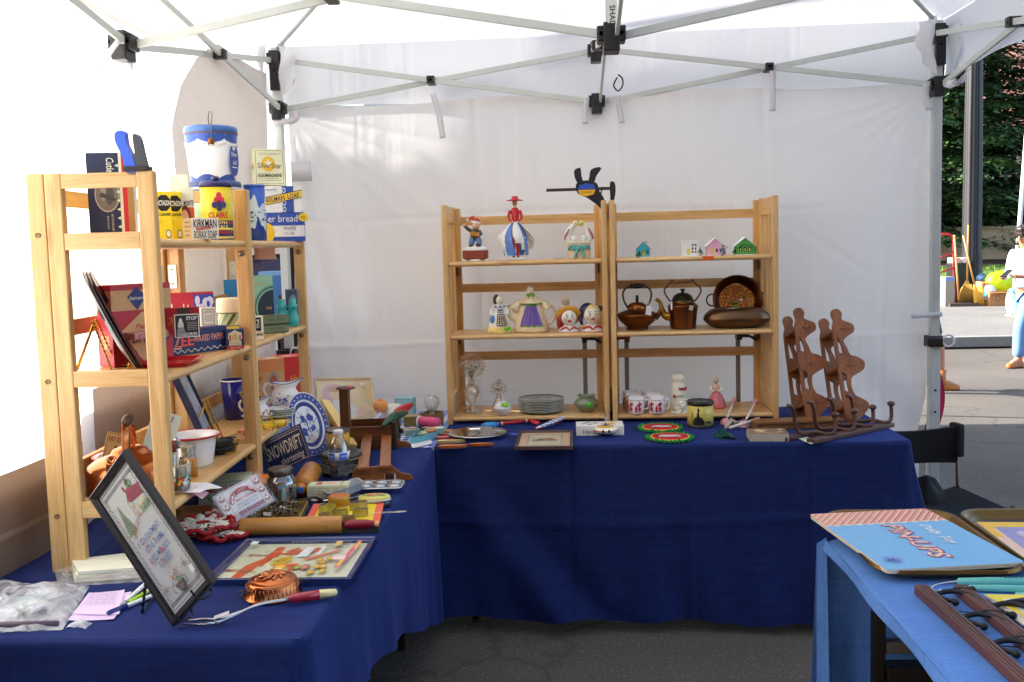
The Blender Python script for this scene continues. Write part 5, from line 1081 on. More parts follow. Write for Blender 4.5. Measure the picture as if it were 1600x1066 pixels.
def pitcher_set(label,p,K,rot):
 t=thing('wash_bowl',label.replace('pitcher','bowl'),'bowl',p,rot,'blue and white wash sets');t.scale=(K,)*3
 b=MB();b.lathe([(0,0),(.045,0),(.05,.005),(.066,.03),(.092,.046),(.094,.048),(.09,.049),(.062,.036),(.04,.012),(0,.01)],PORC,44);b.obj('bowl',t)
 b=MB();q=[(.0925*cos(2*PI*i/60),.0925*sin(2*PI*i/60),.0482+.001*sin(i*1.2))for i in range(61)];b.tube(q,.0016,BLU,6,cap=False)
 for a0 in(-PI/2-.4,-PI/2+.7):
  for k in range(7):a=a0+.06*cos(k*1.7);b.ball((.066*cos(a+.05*sin(k)),.066*sin(a+.05*sin(k)),.020+.010*sin(k*2.2)),.005,BLU,1,1,.6,8,6)
 b.obj('decoration',t)
 t=thing('pitcher',label,'pitcher',p+Vec((0,0,.0125*K)),rot,'blue and white wash sets');t.scale=(K,)*3
 b=MB();prof=[(.036,0),(.046,.006),(.056,.025),(.062,.05),(.06,.07),(.05,.09),(.042,.102),(.044,.115),(.05,.126)];rows=[]
 for j,(r_,z)in enumerate(prof):
  row=[]
  for i in range(40):
   a=2*PI*i/40;k=j/(len(prof)-1);lip=max(0,cos(a))**3;ex=1+.55*lip*max(0,k-.7)/.3;row.append((r_*cos(a)*ex*1.15,r_*sin(a)*.92,z+.018*lip*max(0,k-.75)/.25+.008*max(0,cos(a+PI))**2*max(0,k-.75)/.25))
  rows.append(row)
 b.sew([[(x*.2,y*.2,.003)for x,y,z in rows[0]]]+rows+[[(x*.94,y*.94,z-.001)for x,y,z in rows[-1]],[(x*.9,y*.9,z)for x,y,z in rows[-3]],[(x*.3,y*.3,.02)for x,y,z in rows[2]]],PORC,True);b.obj('body',t)
 b=MB();b.tube([Vec(v)+Vec((0,0,.001))for v in rows[-1]]+[rows[-1][0]],.0018,BLU,6,cap=False);rg=Rnd(4)
 for k in range(46):
  a=-PI/2+rg.gauss(0,.42);z=.048+rg.gauss(0,.011);r_=.0615;b.ball((r_*cos(a)*1.15,r_*sin(a)*.92,z),rg.uniform(.002,.0055),P(rg.choice(['#3a4ca0','#5a70b8','#2c3a88']),.25),1,1,.7,7,5)
 b.obj('decoration',t)
 b=MB();b.tube(spath([(-.05,0,.118),(-.085,0,.126),(-.098,0,.10),(-.085,0,.072),(-.066,0,.055),(-.075,0,.045)],6),[.0075]*26+[.006]*5,PORC,10);b.obj('handle',t)
p=SH(446,641,.055,2);pitcher_set('blue and white pitcher standing in its bowl on the far lowest shelf',p,.82*62/SC(p)/.155,rad(18))
p=SH(402,650,.10,2);pitcher_set('second blue and white pitcher half hidden by the shelf post',p,.66*62/SC(p)/.155,rad(18))
p=SH(437,668,.05,2);r=26/SC(p)
for k in range(4):
 b=MB();b.lathe([(0,.003),(r*.62,.003),(r*.7,.008),(r,.014),(r*1.0,.0115),(r*.7,.004),(r*.6,0),(0,0)],P(('#c9d0c0','#a8b0a0','#b0b4a4','#e2e4da')[k],.25),36)
 if k==3:
  rg=Rnd(9)
  for i in range(30):a=rg.uniform(0,2*PI);rr=r*rg.uniform(.72,.95);b.ball((rr*cos(a),rr*sin(a),.0125),.004,BLU,1,1,.25,6,4)
 tag(b.obj('plate',None,p+Vec((0,0,.008*k+.001)),0),('patterned plate at the bottom of the stack below the pitcher','second plate from the bottom of the stack below the pitcher','third plate from the bottom of the stack below the pitcher','white plate with blue specks, top of the stack below the pitcher')[k],'plate','plates stacked below the pitcher')
BX('booklet','yellow booklet lying flat by the far shelf post','booklet',SH(427,681,.02,2),40,6,.07,rad(24),'#d9b82a',{'top':lambda d:d.rect(.05,.1,.95,.9,'#e2c93a').rect(.1,.3,.9,.5,'#c9702c').txt('recipes',.5,.7,.6,.2,'#6a4a1c')},h=.012)
t=thing('framed_print','small dark frame propped on a gold stand beside the shelf post','picture frame',SH(413,668,.07,2)+Vec((0,0,.012)),0);t.rotation_euler=(rad(-32),0,RA-rad(20))
b=MB();b.box(-.05,.05,-.004,.004,0,.125,P('#1c2036',.4),.001);d=Dec(b,frame((-.05,-.004,0),(1,0,0),(0,0,1)),.10,.125);d.ring(0,0,1,1,.004,'#b08a5a').rect(.1,.1,.9,.9,'#2a3050');b.obj('frame',t)
easel('small gold wire stand under the little dark frame',SH(411,672,.05,2)+Vec((0,0,.001)),RA-rad(20),.06,.07,.06,twist=False)
# == GOODS ON THE LEFT TABLE
def TB(px,py,dz=0):p=U(px,py,TT+.0005);p.z=TT+.001+dz;return p
def quad(corners,z=None):
 """frame from four sight-line corners on the table: origin lower-left, x along bottom"""
 return[U(x,y,z if z is not None else TT+.001)for x,y in corners]
def line_pts(cx,cy,s,seq):return[(cx+x*s,cy+y*s)for x,y in seq]
A,Bc,Cc,Dd=(142,775),(218,737),(335,908),(274,978)
SR=rad(24);SW,SHH=.205,.335
bl=U(276,976,TT+.006);br_dir=U(335,912,TT+.045)
class FrameFit:pass
def fitframe(c_bl,c_br,c_tl,z0,w,h,its=3000,seed=1):
 """place a w x h rectangle so that its corners fall on three sight lines, lower-left corner at height z0"""
 rg=Rnd(seed);P0=U(*c_bl,z0);best=None
 def err(q):
  az,tl,rl=q;x=Vec((cos(az)*cos(rl),sin(az)*cos(rl),sin(rl)))
  n0=Vec((sin(az),-cos(az),0));y=(Vec((0,0,1))*cos(tl)-n0*sin(tl));y=(y-x*y.dot(x)).normalized()
  e=0
  for c,pt in((c_br,P0+x*w),(c_tl,P0+y*h)):
   d=pt-CAM;zz=d.dot(_f);e+=(800+CF*d.dot(_r2)/zz-c[0])**2+(CCY-CF*d.dot(_u2)/zz-c[1])**2
  return e,x,y
 q=[rad(20),rad(25),0];s=.5;best=(1e18,)
 for st in range(40):
  q0=[rg.uniform(-1.2,1.2),rg.uniform(-.2,1.3),rg.uniform(-.7,.7)];e0=err(q0)[0];s=.3
  for i in range(250):
   q1=[v+rg.gauss(0,s)for v in q0];q1[1]=min(1.45,max(-.1,q1[1]));e1=err(q1)[0]
   if e1<e0:e0,q0=e1,q1
   else:s=max(.002,s*.985)
  if e0<best[0]:best=(e0,q0)
 e,x,y=err(best[1]);return P0,x,y,best
P0,sx_,sy_,fitb=fitframe((274,978),(335,908),(142,775),TT+.004,.175,.335)
M4=frame(P0,sx_,sy_)
def ornate_frame(name,label,M4,w,h,bw,mat,art,th=.018,glass=True,group=None,artsz=None,cat='picture frame'):
 t=thing(name,label,cat,M4.translation,0,group);t.rotation_euler=M4.to_euler()
 b=MB();prof=[(0,-th*.5),(0,th*.35),(bw*.2,th*.5),(bw*.55,th*.42),(bw*.75,th*.2),(bw,th*.15),(bw,-th*.5)]
 for k in range(len(prof)-1):
  (i0,z0),(i1,z1)=prof[k],prof[k+1]
  o=[(i0,i0),(w-i0,i0),(w-i0,h-i0),(i0,h-i0)];n=[(i1,i1),(w-i1,i1),(w-i1,h-i1),(i1,h-i1)]
  for e in range(4):f=(e+1)%4;b.add([(o[e][0],o[e][1],z0),(o[f][0],o[f][1],z0),(n[f][0],n[f][1],z1),(n[e][0],n[e][1],z1)],[(0,1,2,3)],mat)
 b.add([(0,0,-th*.5),(w,0,-th*.5),(w,h,-th*.5),(0,h,-th*.5)],[(3,2,1,0)],mat);b.obj('frame',t)
 b=MB();b.box(bw*.8,w-bw*.8,bw*.8,h-bw*.8,-th*.3,-th*.12,P('#f2ede2',.7))
 art(Dec(b,frame((bw*.9,bw*.9,-th*.12),(1,0,0),(0,1,0)),w-1.8*bw,h-1.8*bw,.0003));b.obj('print',t)
 if glass:g=MB();g.box(bw*.85,w-bw*.85,bw*.85,h-bw*.85,th*.02,th*.10,glassmat('#fbfcfb',.02,1.45,1.4));g.obj('pane',t)
 return t
def art_sampler(d):
 G,R,B_,Y,K='#6f8f5c','#a84a5c','#4a6aa8','#d8b46a','#3a3a3c'
 w,h=d.w,d.h;n=46
 def stitch(x,y,c,s=.0028):d.line((x-s/w/2,y-s/h/2),(x+s/w/2,y+s/h/2),.0007,c);d.z-=.00022;d.line((x-s/w/2,y+s/h/2),(x+s/w/2,y-s/h/2),.0007,c);d.z-=.00022
 for e,c in((.045,K),):d.path([(e,e*.6),(1-e,e*.6),(1-e,1-e*.6),(e,1-e*.6),(e,e*.6)],.0010,c)
 for i in range(34):
  x=.06+.88*i/33
  for y,q in((.055,1),(.945,-1)):stitch(x,y,(R,B_,'#5a9a9a')[i%3],.0042);stitch(x+.012,y+.014*q,(B_,R,K)[i%3],.0034)
 for i in range(40):
  y=.07+.86*i/39
  for x,q in((.075,1),(.925,-1)):stitch(x+.02*q*(i%2),y,(K,B_,R,K)[i%4],.0042);stitch(x+.02*q,y+.01,(R,K,B_)[i%3],.003)
 for k in range(17):y=.62+.0135*k;wd=.115*(1-k/17)+.006;d.line((.24-wd+.01*(k%2),y),(.24+wd,y),.0022,(G,'#5c7f48')[k%2]);d.z-=.00022
 d.rect(.232,.57,.248,.63,'#7a9a68')
 rg=Rnd(3)
 for k in range(90):a=rg.uniform(0,2*PI);r=rg.random()**.5;stitch(.72+.075*r*cos(a),.875+.055*r*sin(a),G,.004)
 d.rect(.715,.79,.725,.84,'#8aa878');d.poly([(.50,.80),(.60,.87),(.93,.83),(.88,.755),(.58,.775)],'#b0586a')
 for k in range(5):d.line((.56+.01*k,.785+.015*k),(.89,.765+.012*k),.0008,'#8e3f52');d.z-=.00022
 d.rect(.555,.86,.59,.90,R);d.path([(.50,.80),(.50,.665),(.68,.665),(.90,.675),(.90,.755)],.001,'#9a6a6a');d.path([(.58,.775),(.60,.665)],.001,'#9a6a6a')
 for x,y in((.52,.73),(.65,.70),(.75,.70),(.82,.71)):d.rect(x,y,x+.05,y+.028,'#e2c890')
 d.rect(.545,.665,.575,.705,'#d8b46a')
 for k in range(60):stitch(rg.uniform(.68,.92),rg.uniform(.655,.70),(G,'#8aa878')[k%2],.0036)
 d.path([(.20,.60),(.46,.66),(.52,.655)],.001,'#a86a5a');d.path([(.20,.575),(.46,.635),(.52,.63)],.001,'#a86a5a')
 for k in range(8):d.line((.21+.04*k,.577+.0085*k),(.21+.04*k,.603+.0085*k),.001,'#a86a5a');d.z-=.00022
 for txt_,y,x0,x1 in(('IF CONTENTMENT',.525,.19,.82),('IS THE THEME',.455,.28,.78),("LIFE'S MELODY",.385,.24,.80),('IS SWEET',.315,.36,.70)):
  d.txt(txt_,(x0+x1)/2,y,x1-x0,.042,B_,.005)
 for x,y,c in((.315,.525,'C'),(.355,.455,'T'),(.57,.455,'T'),(.26,.385,'L'),(.58,.385,'M'),(.47,.315,'S')):d.txt(c,x,y,.045,.046,'#b0405c',.02)
 d.poly([(.40,.135),(.64,.135),(.58,.075),(.46,.075)],K).path([(.40,.15),(.34,.14),(.33,.10),(.37,.09)],.0016,K).path([(.64,.15),(.70,.14),(.71,.10),(.67,.09)],.0016,K)
 for k in range(7):d.line((.42+.03*k,.13),(.44+.022*k,.08),.0006,'#e6e0d4');d.z-=.00022
 for k in range(46):stitch(.52+rg.gauss(0,.06),.185+rg.gauss(0,.03),rg.choice(['#d8742c','#4a6aa8','#3f8a6a','#d8b43a','#b0405c','#6a8a4a']),.0055)
 for cx_,cy_ in((.20,.16),(.82,.19)):
  for k in range(9):stitch(cx_+.024*((k%3)-1),cy_+.012*((k//3)-1),K,.004)
  for q in((-.07,0),(.07,0),(0,.035),(0,-.035)):stitch(cx_+q[0],cy_+q[1],R,.005)
 d.poly([(.86,.105),(.95,.105),(.95,.155),(.86,.155)],'#f2f2f4')
ornate_frame('framed_sampler','black framed cross-stitch sampler with a little house, standing on a wire easel',M4,.175,.335,.016,P('#211d1b',.35,0,.2,20,.1),art_sampler)
n_s=sx_.cross(sy_);cen=P0+sx_*.0875
t=thing('wire_easel','black twisted wire easel holding up the stitched sampler','easel',(0,0,0));K_=P('#141414',.4,.3)
for s in(.045,.13):
 a=P0+sx_*s;b=MB();q=[a+sy_*.17-n_s*.016,a+sy_*.05-n_s*.018,a-n_s*.016-sy_*.004,a+n_s*.016-sy_*.006,a+n_s*.022+sy_*.018];q=[Vec((v.x,v.y,max(v.z,TT+.004)))for v in q];b.tube(spath(q),.0024,K_,6);b.obj('hook',t)
b=MB();f1,f2=U(222,958,TT+.004),U(243,930,TT+.004);top1=P0+sx_*.05+sy_*.17-n_s*.02;top2=P0+sx_*.125+sy_*.17-n_s*.02
for a,c in((top1,f1),(top2,f2)):
 d_=(c-a).normalized();x_=d_.orthogonal().normalized();y_=d_.cross(x_);L_=(c-a).length;m=int(L_/.004)
 for ph in(0,PI):b.tube([a.lerp(c,i/m)+(x_*cos(i*.8+ph)+y_*sin(i*.8+ph))*.0017 for i in range(m+1)],.0017,K_,5)
b.tube([f1,f2],.0022,K_,6);b.tube([top1,top2],.0022,K_,6);b.obj('back_strut',t)
def softbag(name,label,cat,outline,hgt,mat,seed,inner=None):
 """a flat filled plastic bag: outline on the table in sight-line corners"""
 C4=[U(x,y,TT+.001)for x,y in outline];a,c,e,g=C4;b=MB()
 def pos(u,v):return a.lerp(c,u).lerp(g.lerp(e,u),v)
 def top(u,v):
  p=pos(u,v);k=(sin(PI*min(1,max(0,u)))**.45)*(sin(PI*v)**.45);return(p.x+.006*N3(u*5,v*5,seed),p.y+.006*N3(u*5,v*5,seed+3),TT+.002+hgt*k*(.7+.5*N3(u*5,v*5,seed+7))+.004*N3(u*14,v*14,seed))
 b.grid(top,34,34,mat);b.grid(lambda u,v:(*pos(u,v)[:2],TT+.0012),4,4,mat)
 t=b.obj(name);tag(t,label,cat)
 if inner:inner(t,pos,hgt)
 return t
def bag_in(t,pos,hgt):
 rg=Rnd(6);b=MB()
 for k in range(9):
  u,v=rg.uniform(.12,.82),rg.uniform(.15,.8);p=pos(u,v);b.ball((p.x,p.y,TT+.016),rg.uniform(.025,.05),P(rg.choice(['#b8c4c0','#8f9490','#c8ccd0','#9fb8b4','#6a6c72']),.6),1,.8,.22,14,8)
 p,q=pos(.02,.04),pos(.95,.06);b.tube([Vec((p.x,p.y,TT+.01)),Vec((q.x,q.y,TT+.01))],[.010,.006],P('#5a4a56',.5),8)
 b.obj('contents',t)
softbag('plastic_bag','clear zip bag of pale odds and ends at the left front corner of the table','bag',[(-70,990),(97,985),(140,917),(-60,917)],.045,filmmat('#dfe1e4',.42),2,bag_in)
def linen_in(t,pos,hgt):
 b=MB();
 for k in range(3):
  q=[pos(.16+.02*k,.12),pos(.97,.12),pos(.97,.80),pos(.16,.80)];vs=[(p.x,p.y,TT+.004+.009*k)for p in q]+[(p.x,p.y,TT+.012+.009*k)for p in q];b.add(vs,[(4,5,6,7),(0,1,5,4),(1,2,6,5),(2,3,7,6),(3,0,4,7)],P(('#d9d0ba','#e0d6c0','#e6dcc6')[k],.85,bump=.4))
 b.obj('folded_linen',t)
softbag('linen_packet','folded cream linen in a clear plastic packet by the near shelf post','packet',[(92,918),(250,908),(252,868),(84,890)],.034,filmmat('#e8e6de',.22),12,linen_in)
def sheet(name,label,cat,corners,base,art=None,dz=0,curl=.004,group=None,seed=1,th=.0006):
 C4=[U(x,y,TT+.001)for x,y in corners];a,c,e,g=C4;b=MB()
 def f(u,v):p=a.lerp(c,u).lerp(g.lerp(e,u),v);return Vec((p.x,p.y,TT+.0018+dz+curl*(abs(u-.5)*2)**3*max(0,N3(u,v,seed)+.4)))
 b.grid(f,12,12,P(base,.6))
 if art:art(b,f)
 return tag(b.obj(name),label,cat,group)
def scrib(b,f,x0=.1,x1=.85,y0=.35,y1=.9,n=6,c='#7a6a9a'):
 rg=Rnd(n);m=P(c,.6)
 for i in range(n):
  y=y1-(y1-y0)*i/n;x=x0
  while x<x1-.05:
   l=rg.uniform(.05,.16);p,q=f(x,y),f(min(x1,x+l),y+rg.uniform(-.01,.01));n_=Vec((0,0,.0006));s=(f(x,y+.012)-p);b.add([p+n_,q+n_,q+s+n_,p+s+n_],[(0,1,2,3)],m);x+=l+.03
sheet('note_paper','lilac note paper underneath, sticking out at the right of the notes','paper',[(106,971),(178,969),(206,926),(140,930)],'#cdb8e0',None,0,group='lilac notes',seed=3)
sheet('note_paper','lilac handwritten note on top, near the zip bag','paper',[(113,962),(186,963),(195,924),(139,929)],'#d2bde6',lambda b,f:scrib(b,f),.002,group='lilac notes',seed=8)
def pen(label,a,c,body,cap,capfrac=.3,r=.0052,clip=False):
 pa,pc=U(*a,TT+.006),U(*c,TT+.006);t=thing('pen',label,'pen',(0,0,0),0,'pens by the sampler');d=pc-pa
 b=MB();b.tube([pa+d*capfrac,pc-d*.05,pc],[r*.92,r*.92,r*.6],P(body,.3),12);b.obj('barrel',t);b=MB();b.tube([pa,pa+d*.01,pa+d*(capfrac)],[r*.8,r,r],P(cap,.3),12)
 if clip:b.tube([pa+d*.02+Vec((0,0,r)),pa+d*capfrac*.9+Vec((0,0,r))],.0012,P(cap,.3),6)
 b.obj('cap',t)
pen('white pen with grey tip, lying furthest from the zip bag',(190,946),(232,908),'#e6e6e6','#a8aaac',.14)
pen('white pen with a lime green grip between the other two pens',(203,941),(262,905),'#e2e4e0','#9ac52c',.42)
pen('white pen with a navy cap, nearest the table front',(168,959),(245,928),'#dcdcde','#1d2f72',.38,clip=True)
b=MB();p=TB(121,979);b.grid(lambda u,v:(p.x-.02+.045*u,p.y-.012+.03*v+.006*sin(u*4),TT+.002+.010*sin(PI*u)*sin(PI*v)+.003*N3(u*4,v*4)),12,10,filmmat('#e8eaec',.5));tag(b.obj('plastic_scrap'),'little scrap of clear plastic in front of the lilac notes','scrap')
t=thing('serving_fork','serving fork with a red and cream handle at the front edge of the table','fork',(0,0,0))
a,m1,m2,e1=U(330,966,TT+.006),U(372,958,TT+.016),U(400,946,TT+.024),U(452,936,TT+.014);h1,h2=U(452,936,TT+.014),U(527,925,TT+.013)
b=MB();q=spath([U(336,972,TT+.010),m1,m2,U(425,940,TT+.02),e1],6);b.tube(q,[.0075,.007,.0065,.006,.0055,.005,.0045,.004]+[.0035]*(len(q)-8),STEEL,8,flat=.5);b.obj('shank',t)
for k in(-1,1):
 b=MB();u0=U(336,971,TT+.009);tip=U(286,973+3*k,TT+.004);side=(U(336,975,TT)-U(336,968,TT));b.tube([u0+side*.35*k,u0.lerp(tip,.3)+side*.45*k,tip],[.0034,.003,.0014],STEEL,7);b.obj('tine',t)
d=h2-h1;b=MB();b.tube([h1-d*.03,h1,h1+d*.05,h1+d*.35,h1+d*.62],[.006,.0085,.0095,.0105,.0105],P('#a01f2e',.2,coat=.5),16);b.tube([h1+d*.62,h1+d*.82,h1+d*.97,h1+d],[.0105,.009,.0075,.004],P('#dfcf90',.25,coat=.4),16);b.tube([h1-d*.05,h1-d*.01],.0065,TIN,12);b.obj('handle',t)
b=MB();c0,c1=U(330,966,TT+.0165),U(362,957,TT+.026);b.box(-.016,.016,-.006,.006,0,.0006,P('#f0f0f2',.6));o=b.obj('price_tag',t,c0.lerp(c1,.5),(rad(14),rad(-16),rad(12)))
p=TB(416,941);K=92/SC(p)/.23
t=thing('copper_mould','small round copper mould with an embossed top, upside down at the table front','mould',p+Vec((0,.045,0)),rad(10));t.scale=(K*.97,)*3
b=MB();b.lathe([(.11,0),(.118,.002),(.118,.006),(.110,.008),(.104,.05),(.098,.064),(.090,.067),(.086,.064),(.080,.072),(.05,.080),(0,.082)],COPPER,56);
for k in range(36):a=2*PI*k/36;b.tube([(.1085*cos(a),.1085*sin(a),.012),(.1035*cos(a),.1035*sin(a),.052)],.0022,COPPER,5)
for k in range(9):a=k*.7;b.tube(spath([(.055*cos(a),.055*sin(a),.078),(.035*cos(a+.5),.035*sin(a+.5),.085),(.012*cos(a+1.1),.012*sin(a+1.1),.083)],4),[.006,.0075,.008,.008,.008,.007,.006,.005,.004],COPPER,7)
b.ball((.0,.0,.080),.014,COPPER,1.4,.8,.6);b.ball((.04,-.02,.078),.010,COPPER,1.2,.8,.6);b.obj('body',t)
b=MB();b.lathe([(.008,-.0015),(.011,-.0015),(.011,.0015),(.008,.0015),(.008,-.0015)],BRASS,18,T=MTr((-.125,-.01,.016))@MRo(PI/2,4,'X'));b.obj('ring',t)
F4=[U(x,y,TT+.018)for x,y in((318,905),(549,903),(580,839),(364,841))]
ax=(F4[1]-F4[0]);ay=(F4[3]-F4[0])
def art_ad(d):
 d.rect(0,0,1,1,'#e9dcc0');T_='#d8582c'
 d.poly([(.10,.02),(.17,.02),(.27,.55),(.33,.62),(.32,.90),(.26,.90),(.22,.58),(.13,.40)],T_).poly([(.21,.45),(.26,.35),(.30,.55),(.26,.62)],'#c9481f')
 d.txt('QUALITY',.275,.76,.045,.24,'#ecd8a8',.01,0,PI/2-.15).txt('OF TOMORROW',.165,.24,.05,.36,'#ecd8a8',.01,0,PI/2-.35)
 d.txt('Tomorrows',.06,.26,.06,.44,'#a8483c',.01,.2,PI/2-.15).txt('Treasures',.12,.66,.05,.30,'#a8483c',.01,.2,PI/2-.1)
 d.poly([(.30,.76),(.36,.70),(.46,.80),(.56,.78),(.60,.74),(.60,.70),(.38,.66),(.31,.70)],'#d8623c').ell(.60,.80,.045,.06,'#d8623c').poly([(.36,.74),(.42,.86),(.46,.86),(.40,.74)],'#d8623c')
 d.poly([(.30,.45),(.36,.60),(.44,.62),(.47,.50),(.42,.40),(.34,.38)],'#e2c044').poly([(.33,.46),(.38,.56),(.43,.55),(.42,.46)],'#a8863a').ell(.40,.50,.03,.04,'#c9a22c')
 d.poly([(.34,.04),(.52,.04),(.55,.42),(.38,.40)],'#d8762c').poly([(.355,.07),(.43,.07),(.46,.37),(.39,.36)],'#ecb84a').poly([(.44,.07),(.51,.07),(.535,.38),(.47,.37)],'#b8543c').rect(.40,.16,.44,.30,'#f0d890').rect(.46,.16,.50,.30,'#a89a5a')
 d.poly([(.48,.58),(.57,.58),(.59,.86),(.51,.86)],'#f4f1ea').poly([(.63,.62),(.66,.62),(.67,.88),(.645,.88)],'#f4f1ea')
 d.poly([(.55,.50),(.80,.78),(.82,.76),(.60,.50)],'#d8582c').ell(.56,.30,.025,.05,'#8a9a4a').ell(.62,.30,.035,.07,'#9a5a4a').ell(.62,.30,.024,.045,'#b87a5a')
 for x,y in((.69,.16),(.71,.30),(.73,.42),(.76,.30),(.78,.18),(.77,.50),(.70,.46)):d.ell(x,y,.028,.055,'#a8842c',14).ell(x,y,.018,.035,'#c9a24a',12)
 for k in range(2):d.line((.66,.84+.07*k),(.86,.88+.07*k),.005,'#4a4640').ell(.76,.87+.06*k,.03,.04,'#c9a86a')
 for x0,y0,x1,y1,n in((.18,.06,.31,.36,8),(.60,.60,.64,.68,2),(.66,.60,.86,.74,6),(.80,.08,.90,.50,10),(.56,.05,.66,.16,3),(.88,.56,.93,.92,8),(.36,.90,.60,.96,2)):d.lines(x0,y0,x1,y1,n,'#9a9080',.0012)
 d.poly([(.86,.22),(.895,.22),(.95,.96),(.915,.96)],'#c2506a').poly([(.868,.25),(.89,.25),(.905,.45),(.88,.45)],'#e0a83a').poly([(.915,.72),(.935,.72),(.945,.93),(.925,.93)],'#e0a83a');d.rect(.03,.86,.09,.95,'#f4f4f4').rect(.80,.42,.90,.52,'#dcc0b8')
M5=frame(F4[0]-Vec((0,0,.010)),ax,ay)
ornate_frame('framed_advert','old colour advertisement lying flat in a glossy navy frame',M5,ax.length,ay.length,.017,P('#1c2a58',.2,coat=.5),art_ad,th=.022)
def rolling_pin(label,a,c,r,wood_,grip,tip,hl=.14,capc=None,grp='wooden rolling pins'):
 """a..c are the axis ends of the barrel; grips stick out beyond"""
 a,c=Vec(a),Vec(c);d=(c-a).normalized();L=(c-a).length;t=thing('rolling_pin',label,'rolling pin',a,0,grp);T=rot_to(d)
 b=MB();b.lathe([(0,0),(r*.96,0),(r,.004),(r,L-.004),(r*.96,L),(0,L)],wood_,40,T=T);b.obj('barrel',t)
 for s in(0,1):
  T2=T@MTr((0,0,L))if s else T@MRo(PI,4,'X');g=MB()
  g.lathe([(0,0),(r*.34,0),(r*.52,.012),(r*.56,hl*.35),(r*.52,hl*.7),(r*.40,hl*.88),(r*.30,hl*.93),(r*.28,hl),(0,hl)],grip,24,T=T2);h=g.obj('handle',t)
  g=MB();g.lathe([(r*.31,hl*.92),(r*.31,hl*.99),(r*.2,hl*1.03),(0,hl*1.03)],tip,20,T=T2);g.obj('tip',h)
 return t
pa,pc=U(378,838,TT+.030),U(536,833,TT+.030);z_r=14.5/SC(pa)
pa,pc=U(377,824,TT+z_r),U(535,820,TT+z_r)
rolling_pin('honey coloured rolling pin with dark red handles in front of the cutter trays',pa,pc,z_r,wood('#b5782e','#cd9446','x',.35),P('#7c1422',.3),P('#c9a468',.5),55/SC(pc))
pa,pc=U(470,775,TT+.030),U(503,733,TT+.032)
pa,pc=U(471,762,TT+.034),U(492,728,TT+.034)
d_=(pc-pa).normalized();rolling_pin('stout orange rolling pin with a blue end, tilted against the navy sign',pa,pa+d_*.21,.034,wood('#a8661e','#c98532','y',.35),P('#b8742a',.4),P('#2f6cc0',.4),.03)
def crochet(label,p,r,rot,z,seed):
 t=thing('pot_holder',label,'pot holder',p,rot,'red and white crocheted pot holders');rg=Rnd(seed);CW=P('#e8dccb',.9,bump=1.0,scale=40);CRD=P('#a3141f',.85,bump=1.0,scale=40)
 b=MB();n=12
 for k in range(n):
  a0=2*PI*k/n;rows=[]
  for j in range(10):
   q=j/9;rr=r*(.16+.80*q);hw=(.19+.06*q)*(1-.45*q**6);rows.append([(rr*cos(a0+s*hw),rr*sin(a0+s*hw),z+.006*cos(s*1.4)+.005*sin(q*5+k)+.006*q)for s in(-1,-.5,0,.5,1)])
  b.sew(rows,CW)
 for k in range(260):
  a=rg.uniform(0,2*PI);rr=r*rg.uniform(.25,.95);b.ball((rr*cos(a),rr*sin(a),z+.008+.004*sin(rr/r*5)),rg.uniform(.0025,.0045),CW,1,1,.7,6,4)
 b.obj('petals',t)
 b=MB()
 for k in range(n):
  a=2*PI*(k+.5)/n;b.tube([(r*.06*cos(a),r*.06*sin(a),z+.010),(r*.5*cos(a),r*.5*sin(a),z+.006),(r*.9*cos(a),r*.9*sin(a),z+.006)],[.005,.004,.0045],CRD,6)
 pts=[(r*(1+.06*cos(n*2*PI*i/96))*cos(2*PI*i/96),r*(1+.06*cos(n*2*PI*i/96))*sin(2*PI*i/96),z+.008+.005*sin(i*.5))for i in range(97)]
 b.tube(pts,.006,CRD,6,cap=False);b.lathe([(0,z+.016),(r*.10,z+.014),(r*.13,z+.006)],CRD,18);b.lathe([(0,z-.003),(r*.97,z-.002)],CRD,30);b.obj('red_yarn',t)
p=TB(352,838);crochet('red and white crocheted pot holder lying lowest, under the red rolling pin handle',p,.070,.2,.006,1)
p=TB(345,820);crochet('red and white crocheted pot holder peeking out from under the printed packet',p+Vec((.0,.03,0)),.062,.9,.012,2)
p=TB(318,838);crochet('red and white crocheted pot holder on top of the pile, next to the sampler',p,.078,.5,.026,3)
b=MB();C4=[U(x,y,TT+.001)for x,y in((262,842),(372,834),(345,800),(270,802))];a,c,e,g=C4
def wallbox(b,C4,h,mat,th=.003,zf=.002):
 cx=sum((v for v in C4),Vec())/4
 inn=[v+(cx-v).normalized()*th*1.6 for v in C4];z0=C4[0].z
 b.add([(v.x,v.y,z0+zf)for v in C4],[(0,1,2,3)],mat)
 for i in range(4):
  j=(i+1)%4;A_,B_,I,J=C4[i],C4[j],inn[i],inn[j]
  b.add([(A_.x,A_.y,z0),(B_.x,B_.y,z0),(B_.x,B_.y,z0+h),(A_.x,A_.y,z0+h),(I.x,I.y,z0+h),(J.x,J.y,z0+h),(I.x,I.y,z0+zf),(J.x,J.y,z0+zf)],[(0,1,2,3),(3,2,5,4),(4,5,7,6)],mat)
wallbox(b,C4,.022,P('#9a7650',.85,bump=.3));b.box(-.014,.014,-.004,.004,0,.0006,P('#e4e4e4',.6),T=MTr(U(330,803,TT+.006))@MRo(.3,4,'Z'))
tag(b.obj('box_lid'),'brown cardboard box lid behind the crocheted pot holders','box')
def art_nev(d):d.ring(.03,.05,.97,.95,.0015,'#8a8668').txt('NEVADA',.5,.68,.72,.24,'#b3262a',.015,0,.08).ell(.24,.32,.07,.13,'#2f7a3a').ell(.32,.36,.07,.13,'#2f7a3a').ell(.28,.24,.07,.12,'#2f7a3a').txt('LUCKY',.62,.34,.4,.12,'#b3262a')
